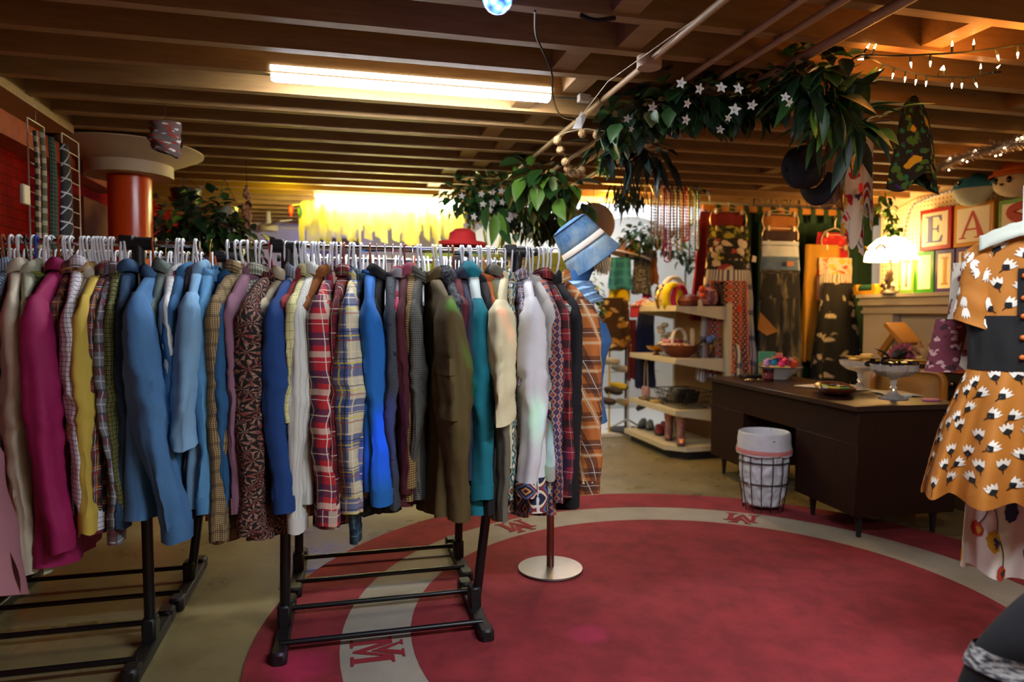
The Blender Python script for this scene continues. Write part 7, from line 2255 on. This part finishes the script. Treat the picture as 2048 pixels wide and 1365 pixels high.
for k in range(4):
    M = Matrix.Translation((-.75, 7.4, 2.2)) @ Matrix.Rotation(k * pi / 2 + .4, 4, 'Z') @ Matrix.Rotation(radians(10), 4, 'X')
    MB().bbox((.10, -.06, -.005), (.55, .06, .005), .004, M).build('blade', mat('a89c80', .5), fn_)
# red hat on a black stand behind the rug rack
q = at(925, 485, y=4.5)
st = thing('hat_stand', 'black bust stand carrying the red hat behind the rug rack', 'stand', (q.x, q.y, 0))
MB().lathe([(.001, 0), (.14, 0), (.14, .02), (.015, .04), (.015, 1.40), (.12, 1.45), (.11, 1.58), (.05, 1.66), (.075, 1.74), (.07, q.z - .02), (.001, q.z)], 20, (q.x, q.y, 0)).build('bust', M_BLKP, st)
rh = thing('felt_hat', 'bright red felt hat with an upturned brim behind the rug rack', 'hat', q)
MB().lathe([(.16, -.0), (.155, -.025), (.11, -.035), (.095, 0), (.085, .06), (.05, .085), (.001, .08)], 28, q, cap=False, wave=lambda a, b: 1 + .12 * (1 - b) * sin(2 * a)).build('hat_body', mat('b81c1c', .85, 0, .15), rh, solid=.003)
# wide brown hat and clothes on a stand by the shelf
q = at(1256, 505, y=6.9)
HMx = Matrix.Translation(q) @ Matrix.Scale(1.2, 4) @ Matrix.Rotation(radians(12), 4, FW)
hs = thing('garment_stand', 'slim yellow and black stand by the far end of the shelving unit', 'stand', (q.x, q.y, 0))
px_ = at(1220, 560, y=6.85)
MB().tube([(px_.x, 6.85, .03), (px_.x, 6.85, 1.98)], .011, 8).build('yellow_pole', mat('c8a41c', .4), hs)
MB().tube([(q.x, q.y + .03, .03), (q.x, q.y + .03, q.z)], .016, 8).build('black_pole', M_BLKP, hs)
MB().tube([(px_.x - .02, 6.85, 1.90), (q.x + .3, 6.93, 1.90)], .01, 8).build('arm', M_BLKP, hs)
MB().lathe([(.001, 0), (.2, 0), (.2, .02), (.001, .03)], 20, (q.x, q.y, .03)).build('base', M_BLKP, hs)
bh = thing('wide_brim_hat', 'wide brimmed brown felt hat with a pale edge, left of the necklaces', 'hat', q)
MB().lathe([(.215, -.03), (.16, -.008), (.105, .0), (.098, .06), (.085, .11), (.04, .125), (.001, .112)], 36, M=HMx, cap=False, wave=lambda a, b: 1 + .10 * (1 - b) * sin(2 * a + .6)).build('hat_body', mat('9a642c', .85, 0, .12), bh, solid=.003)
MB().lathe([(.213, -.035), (.219, -.028), (.214, -.024)], 36, M=HMx, cap=False, wave=lambda a, b: 1 + .10 * sin(2 * a + .6)).build('brim_edge', mat('d0c0b0', .8), bh, solid=.003)
def hung(name, label, cat, px0, px1, py0, py1, y, m, ph):
    a, b = at((px0 + px1) / 2, py0, y=y), at((px0 + px1) / 2, py1, y=y)
    w = (at(px1, py0, y=y).x - at(px0, py0, y=y).x) / 2
    return skirt(name, label, cat, a.x, y, a.z, b.z, w * .8, w, m, ph, 4, .02)
hung('teal_vest', 'teal checked vest hanging under the wide brimmed hat', 'vest', 1218, 1266, 515, 578, 6.78, plaid('1a6a86', [('b', .09, .5, .3, '3a90a0', .6)]), 1)
hung('yellow_skirt', 'bright yellow skirt hanging below the teal vest', 'skirt', 1219, 1262, 548, 602, 6.84, cloth('d0b80c'), 2)
hung('sequin_shirt', 'black sequinned top right of the teal vest', 'top', 1264, 1302, 505, 588, 6.90, tweed('0e0e12', '8a8a90', 60), 3)
hung('tan_shawl', 'tan brown shawl hanging right of the sequinned top', 'shawl', 1284, 1316, 500, 570, 6.96, cloth('8a5428'), 5)
hung('magenta_cloth', 'hot pink cloth peeping out beside the sequinned top', 'cloth', 1286, 1302, 556, 596, 6.93, cloth('b8106a'), 6)
hung('print_dress', 'brown and gold tribal print dress behind the orange plaid flannel', 'dress', 1196, 1262, 596, 700, 6.8, floral('3a2410', [('a87c2c', 10, .42), ('c8b080', 8, .3)], 10), 4)
hung('navy_trousers', 'navy trousers hanging behind the shelving unit', 'trousers', 1272, 1312, 618, 775, 6.75, cloth('16204a'), 7)
hung('red_skirt', 'dark red skirt beside the navy trousers', 'skirt', 1256, 1275, 640, 760, 6.8, cloth('5c1018'), 8)
# white shoe stand with shoes
q = at(1255, 868, z=0)
sd = thing('shoe_stand', 'white metal shoe stand behind the orange plaid flannel', 'shoe stand', q)
M_WM = mat('d0ccc4', .4)
MB().tube([q + V(0, 0, .06), q + V(0, 0, .92)], .013, 8).build('post', M_WM, sd)
for a in (.4, 2.4, 4.5):
    MB().tube([q + V(0, 0, .16), q + V(.28 * cos(a), .28 * sin(a), .012)], .012, 8).build('leg', M_WM, sd)
for z in (.38, .68):
    MB().tube([q + V(-.28, 0, z), q + V(.36, 0, z)], .008, 6).build('arm', M_WM, sd)
for i, (px, py, rz, rx_, c, so, lb) in enumerate(((1222, 725, 2.2, -1.0, 'a09880', 'b8b098', 'pale canvas shoe on the upper arm of the shoe stand'), (1242, 738, 1.8, -1.3, '8a8474', 'c8bca0', 'shoe showing its cream sole on the upper arm of the stand'), (1290, 745, .7, -.7, '3a3434', '2a2420', 'dark sandal on the upper arm of the shoe stand'), (1212, 805, 2.3, -.8, '3a2018', '1a1412', 'dark brown loafer at the left of the lower arm'), (1228, 785, 2.1, -.8, '2a1a14', '1a1412', 'dark brown loafer behind its mate on the lower arm'), (1248, 805, 1.6, -1.4, '8a7a5a', 'b8821c', 'shoe with a mustard yellow sole on the lower arm'), (1285, 818, .8, -.7, '4a2c18', '2a1a10', 'brown ankle shoe on the lower arm of the stand'), (1302, 810, .7, -.7, '5a3a20', '2a1a10', 'tan brown shoe at the right of the lower arm'), (1240, 775, 2.0, -.9, 'b8a01c', '3a3010', 'yellow and black shoe between the two arms of the stand'))):
    shoe('display_shoe', lb, at(px, py, y=q.y - .04), rz, mat(c, .6), so, rx_=rx_, sz=.85)
# garden trellis and white flowers in the bright far room
q = at(1402, 560, y=7.0)
tr_ = thing('white_trellis', 'white garden trellis in the bright far room left of the curtain', 'trellis', (q.x, 7.0, 0))
for k in range(4):
    MB().box((q.x - .22 + .14 * k, 6.98, .0), (q.x - .19 + .14 * k, 7.0, 1.95)).build('slat', mat('b8c4cc', .5), tr_)
for k in range(6):
    MB().box((q.x - .22, 6.96, .3 + .3 * k), (q.x + .23, 6.98, .33 + .3 * k)).build('crossbar', mat('b8c4cc', .5), tr_)
wb2_ = at(1408, 470, y=6.2)
fb_ = flowerball('white_bloom', 'large white artificial bloom on a tall stem beside the red skirt', wb2_, .10, 'd0d0cc', 30)
MB().tube([wb2_, V(wb2_.x + .05, wb2_.y + .1, .9), V(wb2_.x + .08, wb2_.y + .12, 0)], .008, 6).build('stem', M_LEAFM, fb_)
vine('wall_ivy', 'leafy ivy column in the bright far room behind the mannequin', 'ivy', [(1180, 560, None, 6.6), (1185, 620, None, 6.6), (1190, 680, None, 6.6)], [(140, .12, .08, .06, .6, M_LEAFM), (70, .12, .07, .05, .6, M_LEAFV)])
vine('arch_greenery', 'dark greenery under the white canopy left of the necklaces', 'plant', [(1265, 480, None, 6.7), (1300, 470, None, 6.7), (1400, 520, None, 6.7)], [(160, .16, .09, .06, .6, M_LEAFD), (80, .14, .08, .05, .6, M_LEAFM)])
